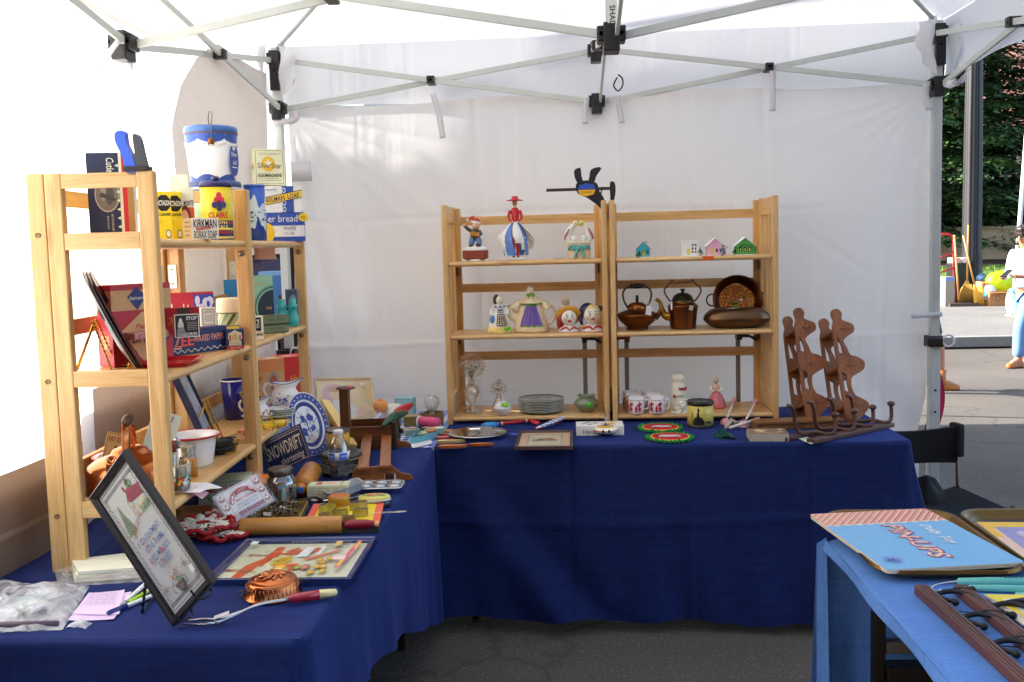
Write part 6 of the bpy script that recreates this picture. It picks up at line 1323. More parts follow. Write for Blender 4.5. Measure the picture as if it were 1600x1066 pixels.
BX('carton','sage green carton with red lettering under the lowest shelf','box',TB(352,788),78,37,.10,rad(16),'#a8ab8c',{'front':art_nev,'left':lambda d:d.ring(.08,.05,.92,.95,.0015,'#b04a3a').lines(.2,.15,.8,.85,7,'#b8503f',.0018)})
BX('carton','orange carton with a black lettered end panel behind the glass jar','box',TB(392,782),46,26,.12,rad(12),'#d5772a',{'front':lambda d:d.ring(.0,.0,1,1,.0012,'#3a3430').txt('PIE',.86,.66,.22,.3,'#2b3560',.02).rect(.05,.1,.6,.9,'#c9682a').lines(.72,.1,.95,.35,3,'#6a3a1c',.0014),'left':lambda d:d.rect(.1,.1,.9,.9,'#c9682a')})
def art_ring(d):
 O='#a83a40';d.ring(.02,.03,.98,.97,.0014,'#8a3a40');d.line((.17,.03),(.17,.97),.001,'#8a3a40').line((.83,.03),(.83,.97),.001,'#8a3a40')
 for x in(.095,.905):
  for y in(.20,.50,.80):d.poly([(x-.05,y-.06),(x,y+.12),(x+.05,y-.06)],O).ell(x,y-.04,.055,.07,'#a86a5c',14).ell(x,y+.0,.035,.04,'#e8dccb',12)
 pts=[(.5+.30*cos(PI-PI*k/18),.50+.36*sin(PI-PI*k/18))for k in range(19)];q=[(.5+.24*cos(PI*k/18),.50+.22*sin(PI*k/18))for k in range(19)];d.poly(pts+q,O)
 for k,ch in enumerate('INDIAN LUCKY RINGS'):
  if ch!=' ':a=PI-PI*(.06+.88*k/17);d.txt(ch,.5+.27*cos(a),.50+.29*sin(a),.032,.085,'#f0e6d8',.01)
 d.txt('MAKE IT YOURSELF',.5,.53,.40,.075,'#b3262e',.01,.1).txt('BRAIDED & DYED TO YOUR',.5,.40,.46,.05,'#3a4a7a').txt('SET OF BEADS · SIZE TO FIT',.5,.31,.46,.05,'#3a4a7a').rect(.2,.06,.8,.20,'#b09aa8').lines(.22,.07,.78,.19,3,'#7a4a5a',.003)
P1,x1_,y1_,fb=fitframe((362,820),(428,782),(333,776),TT+.012,.155,.095,seed=4)
t=thing('card_packet','printed white card packet with a red arched title, leaning against the cutter tray','packet',P1);t.rotation_euler=frame(P1,x1_,y1_).to_euler()
b=MB();b.box(0,.155,0,.095,-.012,0,P('#ece4da',.6),.001);art_ring(Dec(b,frame((0,0,0),(1,0,0),(0,1,0)),.155,.095,.0006));b.obj('card',t)
b=MB();b.grid(lambda u,v:(-.012+.175*u,-.006+.108*v,.004+.003*N3(u*6,v*6)),14,10,filmmat('#dfe4ee',.12));b.grid(lambda u,v:(-.012+.0*u,-.006+.108*v,.004-.02*u),2,8,filmmat('#dfe4ee',.3));b.obj('film',t)
p=TB(441,789);r=23/SC(p);h=48/SC(p)
t=thing('glass_jar','ribbed clear glass jar with a grey metal lid, holding slips of card','jar',p)
b=MB();n=48;prof=[(.0,0),(.92,0),(1.0,.04),(1.0,.72),(.94,.86),(.78,.96),(.74,1.04)];rows=[]
for rr,z in prof:rows.append([(r*rr*(1+.018*(1 if(i%4<2 and .03<z<.75)else 0))*cos(2*PI*i/n),r*rr*(1+.018*(1 if(i%4<2 and .03<z<.75)else 0))*sin(2*PI*i/n),h*z)for i in range(n)])
b.sew(rows,glassmat('#e6ece8',.03,1.45,.5,.2),True);b.obj('body',t)
b=MB();b.lathe([(0,h*1.24),(r*.70,h*1.24),(r*.80,h*1.20),(r*.82,h*1.02),(r*.78,h*1.0),(.0,h*1.0)],P('#6d6862',.4,.8),40)
for k in range(24):a=2*PI*k/24;b.box(-.0012,.0012,-.001,.001,h*1.03,h*1.18,P('#6d6862',.4,.8),T=MRo(a,4,'Z')@MTr((r*.822,0,0)))
b.obj('lid',t)
b=MB()
for k,c in enumerate(('#d8d4cc','#c8762e','#9fb0c4','#e0dccf')):T=MTr((r*(.1*k-.1),r*(.2-.15*k),h*.03))@MRo(.5*k,4,'Z')@MRo(.12*(k-1.5),4,'Y');b.box(-r*.45,r*.45,-.001,.001,0,h*(.85-.1*k),P(c,.6),T=T)
b.obj('contents',t)
def art_snow(d):d.ring(.03,.05,.97,.95,.0015,'#d8d8d4');d.rect(.06,.87,.94,.89,'#d8d8d4');d.txt('SNOWDRIFT',.5,.58,.86,.38,'#e6ded0',.012).txt('shortening',.62,.20,.56,.26,'#d8dce2',.006,.25).rect(.05,.76,.11,.93,'#e8e8e8')
P2,x2_,y2_,fb2=fitframe((423,745),(486,716),(407,700),TT+.010,.19,.12,seed=6)
b=MB();b.box(0,.19,0,.12,-.006,0,P('#24335f',.4),.001);art_snow(Dec(b,frame((0,0,0),(1,0,0),(0,1,0)),.19,.12,.0005))
o=b.obj('lettered_sign',None,P2,frame(P2,x2_,y2_).to_euler());tag(o,'navy sign with cream block lettering leaning on the far shelf post','sign')
P3,x3_,y3_,fb3=fitframe((484,712),(520,700),(466,625),TT+.01,.11,.20,seed=9)
pc=U(494,712,TT+.004);K=100/SC(pc)/.29
t=thing('willow_platter','blue willow pattern oval platter standing upright against the far shelf post','platter',pc+Vec((0,.02,0)),rad(44));t.rotation_euler=(rad(-14),rad(-10),rad(58))
b=MB();T=MTr((0,0,.145*K))@MRo(PI/2,4,'X');BW=P('#2d3c86',.4);WW=P('#dfe2ea',.4)
b.lathe([(0,.002),(.064*K,.002)],WW,56,1,1.35,T);b.lathe([(.064*K,.002),(.078*K,.006)],BW,56,1,1.35,T);b.lathe([(.078*K,.006),(.086*K,.009)],WW,56,1,1.35,T);b.lathe([(.086*K,.009),(.108*K,.013)],P('#3d4d98',.4,var=.45,scale=70),56,1,1.35,T);b.lathe([(.108*K,.013),(.111*K,.012),(.10*K,.004),(.07*K,-.003),(0,-.003)],WW,56,1,1.35,T)
rg=Rnd(12);d=Dec(b,T@MTr((-.1*K,-.1*K,.0028)),.2*K,.2*K,.0004)
d.poly([(.30,.30),(.42,.26),(.44,.42),(.36,.48),(.30,.42)],'#2d3c86').poly([(.55,.58),(.68,.52),(.72,.62),(.62,.74),(.54,.68)],'#34459a').rect(.48,.34,.50,.66,'#2d3c86').poly([(.36,.60),(.46,.56),(.48,.70),(.40,.76)],'#2d3c86').line((.30,.36),(.70,.42),.004,'#34459a').poly([(.56,.30),(.70,.34),(.66,.44),(.56,.42)],'#3a4c9c')
for k in range(60):
 a=rg.uniform(0,2*PI);q=rg.random()**.5*.30;d.ell(.5+q*cos(a),.5+q*1.3*sin(a),rg.uniform(.008,.024),rg.uniform(.008,.02),rg.choice(['#2d3c86','#3a4c9c','#5566b0']),8);d.z-=.0002
for k in range(56):
 a=2*PI*k/56;b.ball((0,0,0),.0045*K,P('#cdd2e6',.2)if k%2 else BW,1,1,.25,6,4,T=T@MTr((.097*K*cos(a),.097*1.35*K*sin(a),.0115)))
b.obj('plate',t);b=MB();b.box(-.012,.012,-.002,.0,0,.010,P('#ececf0',.6),T=MTr((.01,-.010,.07*K)));b.obj('price_sticker',t)
p=TB(527,716,.0)+Vec((0,.02,0));r=18/SC(p);h=42/SC(p)
t=thing('round_tin','tall mustard tin with a dark grey lid behind the water bottle','tin',p);b=MB();b.lathe([(0,0),(r,0),(r,h),(0,h)],P('#c9972c',.4),36);b.obj('body',t);b=MB();b.lathe([(r*1.02,h-.004),(r*1.06,h-.002),(r*1.06,h+.004),(r*.9,h+.002),(0,h+.001)],P('#6a6660',.4,.4),36);b.obj('lid',t)
pa,pc=U(506,630,TT+.155),U(549,700,TT+.02);d_=pc-pa;L=d_.length
t=thing('long_carton','long cream and yellow carton with a black end, leaning down beside the platter','carton',pc,0)
x_=d_.normalized();y_=Vec((.35,.93,0));y_=(y_-x_*y_.dot(x_)).normalized();z_=x_.cross(y_);t.rotation_euler=frame(pc,-x_,y_).to_euler()
b=MB();b.box(0,L,-.02,.02,-.017,.017,P('#dcc07a',.55),.0008);
Fm=frame((0,-.0205,-.017),(1,0,0),(0,0,1));d=Dec(b,Fm,L,.034,.0002);d.rect(0,0,.12,1,'#2a2622').rect(.12,0,.16,1,'#d8a030').rect(.80,0,1,1,'#e6dcc4').txt('GILLETTE',.5,.5,.4,.4,'#8a7434',0,.2);Fm2=frame((L,-.02,.0175),(-1,0,0),(0,1,0));d=Dec(b,frame((0,-.02,.0172),(1,0,0),(0,1,0)),L,.04,.0002);d.rect(0,0,.10,1,'#2a2622').rect(.10,.1,.16,.9,'#e0b030').rect(.84,0,1,1,'#e9e0cc').txt('long tapers',.5,.5,.42,.36,'#8a7434',0,.2)
b.obj('body',t)
b=MB();a0=U(503,632,TT+.15);b.grid(lambda u,v:a0.lerp(U(520,680,TT+.06),v)+Vec((.055*u*(1-.3*v),.03*u,-.015*sin(PI*u)+.01*u)),8,10,P('#d2b070',.6));b.grid(lambda u,v:a0.lerp(U(520,680,TT+.06),v)+Vec((.055*u*(1-.3*v),.036*u+.004,-.015*sin(PI*u)+.01*u)),8,10,P('#c2a062',.6));b.obj('open_flap',t)
p=TB(530,745)+Vec((0,.045,0));r=31/SC(p);h=26/SC(p)
t=thing('round_tin','low wide black tin behind the water bottle','tin',p);b=MB();b.lathe([(0,0),(r*.98,0),(r*.98,h),(0,h)],P('#23231f',.35),44)
for a0 in(-PI/2-.75,-PI/2+.55):
 x=Vec((-sin(a0),cos(a0),0));c=Vec((cos(a0),sin(a0),0))*r;Dec(b,frame(c-x*.035+Vec((0,0,h*.2)),x,(0,0,1)),.07,h*.6,.0015).poly([(0,.1),(1,.1),(1,.9),(0,.9)],'#8c8a70').txt('TOFFEE',.5,.5,.8,.5,'#1d1d1a',.01)
b.obj('body',t);b=MB();b.lathe([(r*.98,h),(r*1.03,h),(r*1.03,h+.014),(r*.97,h+.019),(r*.8,h+.016),(0,h+.016)],P('#2e2c28',.35),44);b.lathe([(r*1.035,h+.001),(r*1.035,h+.004)],P('#b59a5a',.4),44);b.obj('lid',t)
p=TB(531,746);r=16.5/SC(p);h=70/SC(p);WB=glassmat('#f4f8fa',.10,1.33,.6,.14)
t=thing('water_bottle','half full clear water bottle with blue label and white cap','bottle',p)
b=MB();prof=[(0,0),(.8,0),(.93,.02)]+[(.95+.02*sin(k*PI/2),.05+.03*k)for k in range(11)]+[(.97,.40),(1.0,.42),(1.0,.60),(.97,.62),(.93,.70),(.80,.80),(.60,.88),(.42,.94),(.40,1.0)];b.lathe([(r*a,h*z)for a,z in prof],WB,40);b.obj('body',t)
b=MB();b.lathe([(r*.999,h*.43),(r*1.012,h*.43),(r*1.012,h*.60),(r*.999,h*.60)],P('#e6ebf2',.35),40);
for a0,a1,c in((-PI/2-.95,-PI/2-.12,'#2565c8'),(-PI/2+.3,-PI/2+1.1,'#2a62d0'),(0.9,2.6,'#2565c8')):
 b.sew([[(r*1.018*cos(a0+(a1-a0)*i/12),r*1.018*sin(a0+(a1-a0)*i/12),h*z)for i in range(13)]for z in(.44,.585)],P(c,.3))
for a0,s in((-PI/2-.53,'PURE'),(-PI/2+.7,'WATER')):
 x=Vec((-sin(a0),cos(a0),0));c=Vec((cos(a0),sin(a0),0))*r*1.02;Dec(b,frame(c-x*r*.35+Vec((0,0,h*.47)),x,(0,0,1)),r*.7,h*.09,.0012).txt(s,.5,.5,.9,.6,'#e8eef6',.01)
b.obj('label',t);b=MB();b.lathe([(0,h*.97),(r*.46,h*.97),(r*.46,h*1.05),(r*.43,h*1.07),(0,h*1.07)],P('#eceeee',.35),28)
for k in range(28):a=2*PI*k/28;b.box(-.0006,.0006,-.0006,.0006,h*.975,h*1.045,P('#eceeee',.35),T=MRo(a,4,'Z')@MTr((r*.463,0,0)))
b.obj('cap',t)
b=MB();b.lathe([(0,.004)]+[(r*a*.93,h*z)for a,z in prof[1:13]]+[(r*.9,h*.40),(0,h*.40)],filmmat('#dde6ec',.22),36);b.obj('water',t)
P4,x4_,y4_,fb4=fitframe((498,660),(588,656),(492,592),TT+.005,.27,.215,seed=11)
def art_baby(d):
 d.rect(0,0,1,1,'#d8c59a').rect(.0,.0,1,.2,'#c9b690').poly([(0,.2),(.16,.75),(.46,.72),(.62,.42),(.56,.1),(.1,.0),(0,0)],'#cdb2c0').ell(.30,.66,.22,.24,'#c2a0b4').ell(.34,.64,.14,.16,'#e2bba4').ell(.32,.76,.13,.08,'#b98f6a').poly([(.26,.50),(.56,.46),(.80,.16),(.64,.02),(.24,.02)],'#d8dcdc').poly([(.66,.20),(.84,.30),(.90,.16),(.72,.08)],'#dcb8a0').ell(.46,.24,.05,.06,'#4a8ab0').ell(.40,.63,.012,.010,'#6a4a44').rect(.80,.84,.88,.93,'#f4f4f2')
ornate_frame('framed_print','pale gilt framed print of a sleeping baby standing behind the wooden drawer',frame(P4,x4_,y4_),.27,.215,.011,P('#c9b58a',.4),art_baby,th=.014)
t=thing('wooden_spool','dark wooden spool stand with a disc top beside the baby picture','spool',TB(540,706)+Vec((.0,.02,0)))
b=MB();K=100/SC(t.location);sp=[(-.017,-.017),(.017,-.017),(.017,.017),(-.017,.017)]
b.prism([(1.0*a,c)for a,c in sp],.0,K-.008,walnut('z'));b.obj('post',t);b=MB();b.lathe([(0,0),(.03,0),(.037,.002),(.037,.006),(.03,.009),(0,.009)],walnut('x'),32,T=MTr((.005,0,K-.008)));b.lathe([(0,0),(.012,0),(.008,.003),(0,.003)],P('#d83a6a',.5),12,T=MTr((.022,-.01,K+.001)));b.obj('disc',t)
t=thing('wooden_box','old walnut drawer with a carved dark front, used as a box','box',U(622,697,TT+.001)+Vec((-.02,.03,0)),rad(6))
w,dp,h=.25,.17,.105;b=MB();wn_=walnut('x')
b.box(-w,0,-dp/2,-dp/2+.009,0,h*.86,wn_,.001);b.box(-w,0,dp/2-.009,dp/2,0,h*.86,wn_,.001);b.box(-w,-w+.009,-dp/2+.009,dp/2-.009,0,h*.86,wn_);b.box(-w,0,-dp/2+.009,dp/2-.009,.004,.010,wn_);b.obj('body',t)
b=MB();CV=P('#33231b',.4,bump=.3);b.box(0,.016,-dp/2-.006,dp/2+.006,-.001+.001,h,CV,.003)
Tc=MTr((.016,0,h/2))@MRo(PI/2,4,'Y')
for r_,z in((.040,.005),(.030,.006)):b.lathe([(r_-.006,0),(r_-.003,z),(r_+.003,z),(r_+.006,0)],CV,32,1,1.25,Tc)
for k in range(12):a=2*PI*k/12;b.ball((0,0,0),.008,CV,1,1,.6,8,6,T=Tc@MTr((.033*cos(a),.033*1.25*sin(a),.003)))
b.obj('front_panel',t);b=MB();b.lathe([(0,0),(.008,0),(.006,.008),(.011,.014),(.009,.02),(0,.022)],CV,20,T=Tc);b.obj('knob',t)
def pepper(label,a,c,r,col,stem='#7a5a3a'):
 a,c=Vec(a),Vec(c);t=thing('pepper_ornament',label,'ornament',(0,0,0),0,'pepper ornaments in the drawer');m=(a+c)/2+Vec((0,0,.010));b=MB();q=spath([a,a.lerp(m,.6),m,c.lerp(m,.4),c],5);n=len(q)
 b.tube(q,[r*max(.08,sin(PI*(.04+.90*i/(n-1)))**.7)for i in range(n)],P(col,.4),16);b.obj('body',t);b=MB();d=(c-a).normalized();b.tube([c-d*.004,c+d*.008,c+d*.014],[.010,.009,.004],P(stem,.6),10);b.obj('stem',t)
pepper('red wooden pepper lying across the end of the walnut drawer',U(606,662,TT+.085),U(642,633,TT+.135),.019,'#a81622')
pepper('dark green wooden pepper in front of the red one',U(597,666,TT+.095),U(634,645,TT+.115),.018,'#1f4432')
b=MB();b.ball((0,0,.028),.032,P('#d98c4a',.5,var=.25,scale=20,bump=.2),1,1,.9);b.ball((0,-.005,.055),.01,P('#b96a30',.5),1,1,.6);tag(b.obj('peach_ornament',None,U(591,668,TT+.001)+Vec((.0,.06,.055))),'orange peach ornament resting at the back of the walnut drawer','ornament')
p=TB(604,668)+Vec((0,.12,0));r=16/SC(p);t=thing('mug','cream coffee mug on the checked cloth behind the walnut drawer','mug',p+Vec((0,0,0)))
b=MB();b.lathe([(0,.004),(r*.9,.004),(r*.92,.0),(r,.02),(r,.075),(r*.93,.075),(r*.9,.012),(0,.012)],P('#e2ddd0',.25),36);b.obj('body',t);b=MB();b.tube(spath([(r*.95,0,.062),(r*1.45,0,.06),(r*1.55,0,.04),(r*1.3,0,.022),(r*.95,0,.02)]),.006,P('#e2ddd0',.25),10);b.obj('handle',t)
p=TB(625,655)+Vec((0,.10,0));BX('card_box','turquoise box at the back of the checked cloth','box',p,28,26,.05,rad(-8),'#7fb4bc',{'front':lambda d:d.rect(.1,.1,.9,.9,'#8fc2c6')})
p=TB(641,670)+Vec((0,.05,0));BX('card_box','low olive box on the checked cloth just behind the pepper','box',p,26,15,.06,rad(8),'#7a6a3c',{'top':lambda d:d.rect(.1,.1,.9,.9,'#9a8a5a')})
t=thing('slatted_rack','low oak rack with two slats between scrolled end boards','rack',(0,0,0))
def endboard(l,m,r_,zt,th=.012):
 """scrolled end board from left foot to right foot"""
 a,c=U(*l,TT+.001),U(*r_,TT+.001);x=(c-a);L=x.length;F_=frame(a,x,(0,0,1));k=zt
 pts=sp2([(0,0),(.01*L,.3*k),(.03*L,.6*k),(.06*L,.9*k),(.09*L,k)],4)+[(.66*L,k)]+sp2([(.66*L,k),(.71*L,.8*k),(.82*L,.45*k),(.93*L,.34*k),(.99*L,.16*k),(L,0)],4);b=MB();b.prism(pts,-th,0,oak('x'),F_);b.obj('end_board',t);return a,x
a1,xx1=endboard((549,757),None,(646,749),.052);a2,xx2=endboard((553,702),None,(643,698),.050)
for f0,f1 in((.20,.24),(.55,.575)):
 s0=a1+xx1*f0+Vec((0,0,.0525));s1=a2+xx2*f1+Vec((0,0,.0505));b=MB();b.beam(s0-(s1-s0)*.03,s1+(s1-s0)*.02,.036,.010,oak('y'),(0,0,1),.001);b.obj('slat',t)
b=MB();s=a1.lerp(a2,.2)+xx1*.55+Vec((0,0,.0525));b.box(-.014,.014,-.005,.005,0,.0006,P('#ececec',.6));b.obj('price_sticker',t,s,.1)
BX('soap_pack','small brown and cream pack in front of the oak rack','pack',TB(597,753),43,12,.038,rad(4),'#4a2420',{'front':lambda d:d.rect(.30,0,.62,1,'#c2a074').rect(.94,0,1,1,'#c8cede').txt('SOAP',.46,.5,.2,.4,'#4a2420'),'top':lambda d:d.rect(.30,0,.62,1,'#c9aa80').rect(.05,.1,.22,.9,'#a8785a').rect(.68,.1,.88,.9,'#e4e0da')})
def muffin(label,p,w,d,rot):
 t=thing('muffin_pan',label,'pan',p,rot);b=MB();SV=P('#c2c3c6',.3,.9);
 b.sew([[(x,y,.022)for x,y in rectpoly(w*.96,d*.96,.02)],[(x,y,.024)for x,y in rectpoly(w,d,.024)],[(x,y,.020)for x,y in rectpoly(w*1.01,d*1.01,.024)]],SV,True)
 b.prism(rectpoly(w*.97,d*.97,.02),.0205,.0225,SV)
 for i in range(3):
  for j in range(2):
   c=Vec(((i-1)*w*.31,(j-.5)*d*.46,0));r=w*.135;b.lathe([(r,.0228),(r*.95,.026),(r*.85,.0285),(r*.5,.030),(0,.0305)],SV,24,T=MTr(c));b.lathe([(r*1.04,.0226),(r*1.1,.0245),(r*1.16,.0226)],P('#6a6a6e',.4,.8),24,T=MTr(c))
   for k in range(8):a=2*PI*k/8;b.tube([c+Vec((r*.3*cos(a),r*.3*sin(a),.0302)),c+Vec((r*.85*cos(a),r*.85*sin(a),.028))],.0012,P('#7a7a7e',.35,.9),5)
 b.obj('pan',t);return t
p=TB(592,772)+Vec((0,.03,0));muffin('shiny tin pan with six moulded cups at the table edge',p,72/SC(p),.095,rad(3))
BX('carton','pale green printed carton lying in front of the water bottle','box',TB(512,783),62,24,.055,rad(3),'#cfd0b0',{'front':lambda d:[d.lines(.05+.2*k,.1,.2+.2*k,.9,5,'#9a9c7c',.002)for k in range(4)]and d,'top':lambda d:d.ring(.02,.05,.98,.95,.001,'#8a8c74').rect(.2,.2,.34,.8,'#b8584a').ell(.55,.5,.15,.3,'#d8b8a8').rect(.8,.1,.86,.9,'#a8b08c')})
def loaf(b,w,d,h,mat):
 o=rectpoly(w,d,.012);n=rectpoly(w*.86,d*.8,.010);b.sew([[(x,y,h)for x,y in rectpoly(w*1.06,d*1.06,.014)],[(x,y,h)for x,y in o],[(x,y,.003)for x,y in n],[(x*.05,y*.05,.003)for x,y in n]],mat,True,False);b.sew([[(x*1.01,y*1.01,h-.002)for x,y in rectpoly(w*1.06,d*1.06,.014)],[(x*1.02,y*1.02,0)for x,y in n],[(x*.05,y*.05,0)for x,y in n]],mat,True,False)
p=TB(531,785)+Vec((0,.03,0));r=27/SC(p);b=MB();b.lathe([(0,.002),(r*.8,.002),(r*.92,.010),(r,.012),(r,.009),(r*.8,0),(0,0)],P('#9aa0a8',.35,.6),40,1,.62);tag(b.obj('oval_dish',None,p,.15),'grey oval metal dish under the tilted loaf tin','dish')
b=MB();loaf(b,.115,.05,.026,P('#c9cdd2',.4,.3));o=b.obj('loaf_tin',None,p+Vec((.004,.012,.016)),(rad(4),rad(-9),rad(38)));tag(o,'small grey loaf tin tilted on the oval dish','tin')
p=TB(528,801)+Vec((0,.02,0));r=16.5/SC(p);t=thing('round_tin','small orange and gold round tin in front of the loaf tin','tin',p);h=24/SC(p);b=MB();b.lathe([(0,0),(r*.98,0),(r*.98,h*.55),(0,h*.55)],P('#b5742a',.35,.2),36);b.obj('body',t);b=MB();b.lathe([(r*.98,h*.5),(r*1.02,h*.52),(r*1.02,h*.95),(r*.97,h),(0,h)],P('#b98f2e',.35,.3),36);b.lathe([(0,h+.0006),(r*.85,h+.0006)],P('#b9602a',.4,var=.3,scale=60),30);b.obj('lid',t)
p=TB(582,796)+Vec((0,.03,0));r=26/SC(p);t=thing('oval_tin','oval tin with a yellow flowered lid near the table edge','tin',p,.06);b=MB();b.lathe([(0,0),(r*.97,0),(r*.97,.020),(0,.02)],P('#4a4e5a',.35,.5),44,1,.62);b.lathe([(r*.97,.018),(r*1.03,.019),(r*1.03,.024),(r*.98,.025)],P('#c2c4c4',.3,.7),44,1,.62);b.obj('body',t)
b=MB();b.lathe([(r*.98,.024),(r*.96,.030),(r*.9,.033),(0,.034)],P('#c9c46a',.35),44,1,.62);
for x,y,c in((-.3,-.1,'#c2503f'),(-.2,.2,'#b9624a'),(.15,.25,'#b9442f'),(.3,.05,'#c2703f'),(0,-.2,'#8aa04a'),(.5,-.1,'#7a9a4a'),(-.55,.1,'#8aa04a'),(.1,.0,'#9aa84a')):b.lathe([(0,.0352),(.009,.0350),(.010,.0342)],P(c,.4,var=.3,scale=90),10,T=MTr((x*r,y*r*.6,0)))
b.obj('lid',t)
C4=[U(x,y,TT+.001)for x,y in((470,838),(592,832),(608,790),(492,795))];F_=frame(C4[0],C4[1]-C4[0],C4[3]-C4[0]);w,h=(C4[1]-C4[0]).length,(C4[3]-C4[0]).length*.98
t=thing('cutter_card','yellow and red card box with metal cookie cutters set out on it','box',C4[0]);t.rotation_euler=F_.to_euler()
b=MB();b.box(0,w,0,h,0,.016,P('#2a2620',.6),.001);d=Dec(b,frame((0,0,.016),(1,0,0),(0,1,0)),w,h);d.rect(0,0,1,1,'#e2c21f').rect(0,0,.10,1,'#d8583a').rect(.90,0,1,1,'#d8583a').rect(.1,.90,.9,1,'#d8842a').txt('COOKIE CUTTERS',.95,.5,.06,.8,'#f0d8b0',.01,0,PI/2).rect(.12,.3,.2,.45,'#ececec').txt('ANIMALS',.5,.12,.4,.1,'#c2452a',.01);b.obj('card',t)
CUT=[[(0,0),(.3,.1),(.5,.3),(.9,.35),(1,.7),(.6,.6),(.35,.75),(.1,.45)],[(0,.2),(.4,.1),(.8,.2),(1,.6),(.7,.55),(.4,.5),(.2,.8),(.05,.6)],[(0,.1),(.5,0),(1,.2),(.9,.6),(.55,.45),(.4,.8),(.15,.5)],[(0,.3),(.3,0),(.9,.1),(1,.5),(.6,.45),(.3,.7)],[(.1,0),(.9,.1),(1,.4),(.5,.35),(.2,.6)],[(0,.1),(.6,0),(1,.4),(.6,.6),(.2,.5)]]
CM=P('#b8b06a',.3,.7);CL=('bird shaped metal cutter at the back left of the yellow card','horse shaped metal cutter in the middle of the yellow card','long animal shaped metal cutter at the back right of the yellow card','metal cutter right of centre on the yellow card','metal cutter nearest the red pin handle on the yellow card','metal cutter at the left front of the yellow card')
for k,(cx_,cy_,s,a)in enumerate(((.24,.66,.038,.2),(.45,.40,.036,0),(.66,.70,.042,.25),(.72,.42,.034,.1),(.58,.17,.036,.1),(.28,.30,.03,-.2))):
 q=blob2(CUT[k],4);b=MB();o_=[((x-.5)*s*1.25,(y-.4)*s)for x,y in q];i_=[((x-.5)*s*1.25*.955,(y-.4)*s*.94)for x,y in q];m=len(q)
 b.sew([[(x,y,0)for x,y in o_],[(x,y,.022)for x,y in o_],[(x,y,.022)for x,y in i_],[(x,y,0)for x,y in i_]],CM,True,False);b.add([(x,y,.0205)for x,y in i_],[tuple(range(m))],P('#5a4038',.35,.6))
 o=b.obj('cookie_cutter');o.matrix_world=MTr(F_@Vec((cx_*w,cy_*h,.0172)))@F_.to_3x3().to_4x4()@MRo(a,4,'Z');tag(o,CL[k],'cookie cutter','cutters on the yellow card')
C4=[U(x,y,TT+.001)for x,y in((376,822),(470,818),(482,793),(402,793))]
t=thing('cutter_tray','shallow gilt tray full of little metal cutters behind the rolling pin','tray',(0,0,0));b=MB();wallbox(b,C4,.020,P('#b09a4a',.35,.4));b.obj('tray',t)
rg=Rnd(31);SVM=P('#a8a090',.25,.9);CME=[]
for n in(5,6,12):
 q=[(.010*(1+.3*cos(n/2*2*PI*i/24))*cos(2*PI*i/24),.010*(1+.3*cos(n/2*2*PI*i/24))*sin(2*PI*i/24))for i in range(24)];b=MB()
 b.sew([[(x,y,0)for x,y in q],[(x,y,.011)for x,y in q],[(x*.93,y*.93,.011)for x,y in q],[(x*.93,y*.93,0)for x,y in q]],SVM,True,False);CME.append(b.mesh('cookie_cutter'))
for k in range(44):
 u,v=rg.uniform(.12,.88),rg.uniform(.15,.82);p=C4[0].lerp(C4[1],u).lerp(C4[3].lerp(C4[2],u),v);o=bpy.data.objects.new('cookie_cutter',CME[k%3]);COL.objects.link(o);o.location=(p.x,p.y,TT+.008+rg.uniform(0,.012));o.rotation_euler=(rg.uniform(-.6,.6),rg.uniform(-.6,.6),rg.uniform(0,6));z=rg.uniform(.75,1.25);o.scale=(z,z,1)
 tag(o,'tiny metal cutter in the heap inside the gilt tray','cookie cutter','tiny cutters heaped in the gilt tray')
t=thing('tin_opener','old dark tin opener with a toothed wheel beside the pale green carton','tin opener',TB(487,788)+Vec((0,0,.006)),.3)
b=MB();q=[((.017+.0018*(k%2))*cos(2*PI*k/60),(.017+.0018*(k%2))*sin(2*PI*k/60))for k in range(60)];b.prism(q,-.002,.002,P('#8a8078',.35,.8),MTr((.012,.004,.010))@MRo(.35,4,'X'));b.obj('wheel',t)
b=MB();b.tube(spath([(-.05,.012,.004),(-.02,.004,.008),(.012,.004,.012),(.035,-.022,.008),(.05,-.035,.003)]),[.006]*9+[.0045]*16,P('#3a3430',.4,.7),8);b.tube([(-.045,-.012,.004),(.0,.002,.010)],.0045,P('#3a3430',.4,.7),8);b.obj('handle',t);b=MB();b.box(-.008,.008,-.006,.006,0,.0006,P('#e8ecf2',.5));b.obj('price_tag',t,(.042,-.03,.010),.4)
C4=[U(x,y,TT+.001)for x,y in((641,696),(683,686),(690,667),(655,672))]
t=thing('teal_case','flat open teal case with pictures inside, at the edge of the checked cloth','case',(0,0,0));b=MB();wallbox(b,C4,.028,P('#5a98a4',.4));b.obj('case',t)
b=MB();rg=Rnd(3)
for k in range(7):u,v=rg.uniform(.15,.8),rg.uniform(.2,.75);p=C4[0].lerp(C4[1],u).lerp(C4[3].lerp(C4[2],u),v);b.box(-.022,.022,-.015,.015,0,.002,P(rg.choice(['#c2703f','#d8c8a8','#a8b8b0','#c98a7a','#e2dcc8']),.5),T=MTr((p.x,p.y,TT+.010+.003*k))@MRo(rg.uniform(-.4,.6),4,'Z'))
b.obj('cards',t)
sheet('tag_card','white card tags lying on the checked cloth in front of the teal case','paper',[(644,702),(676,694),(672,686),(640,690)],'#e6e4e2',lambda b,f:scrib(b,f,.1,.9,.2,.9,3,'#55506a'),.002,seed=4)
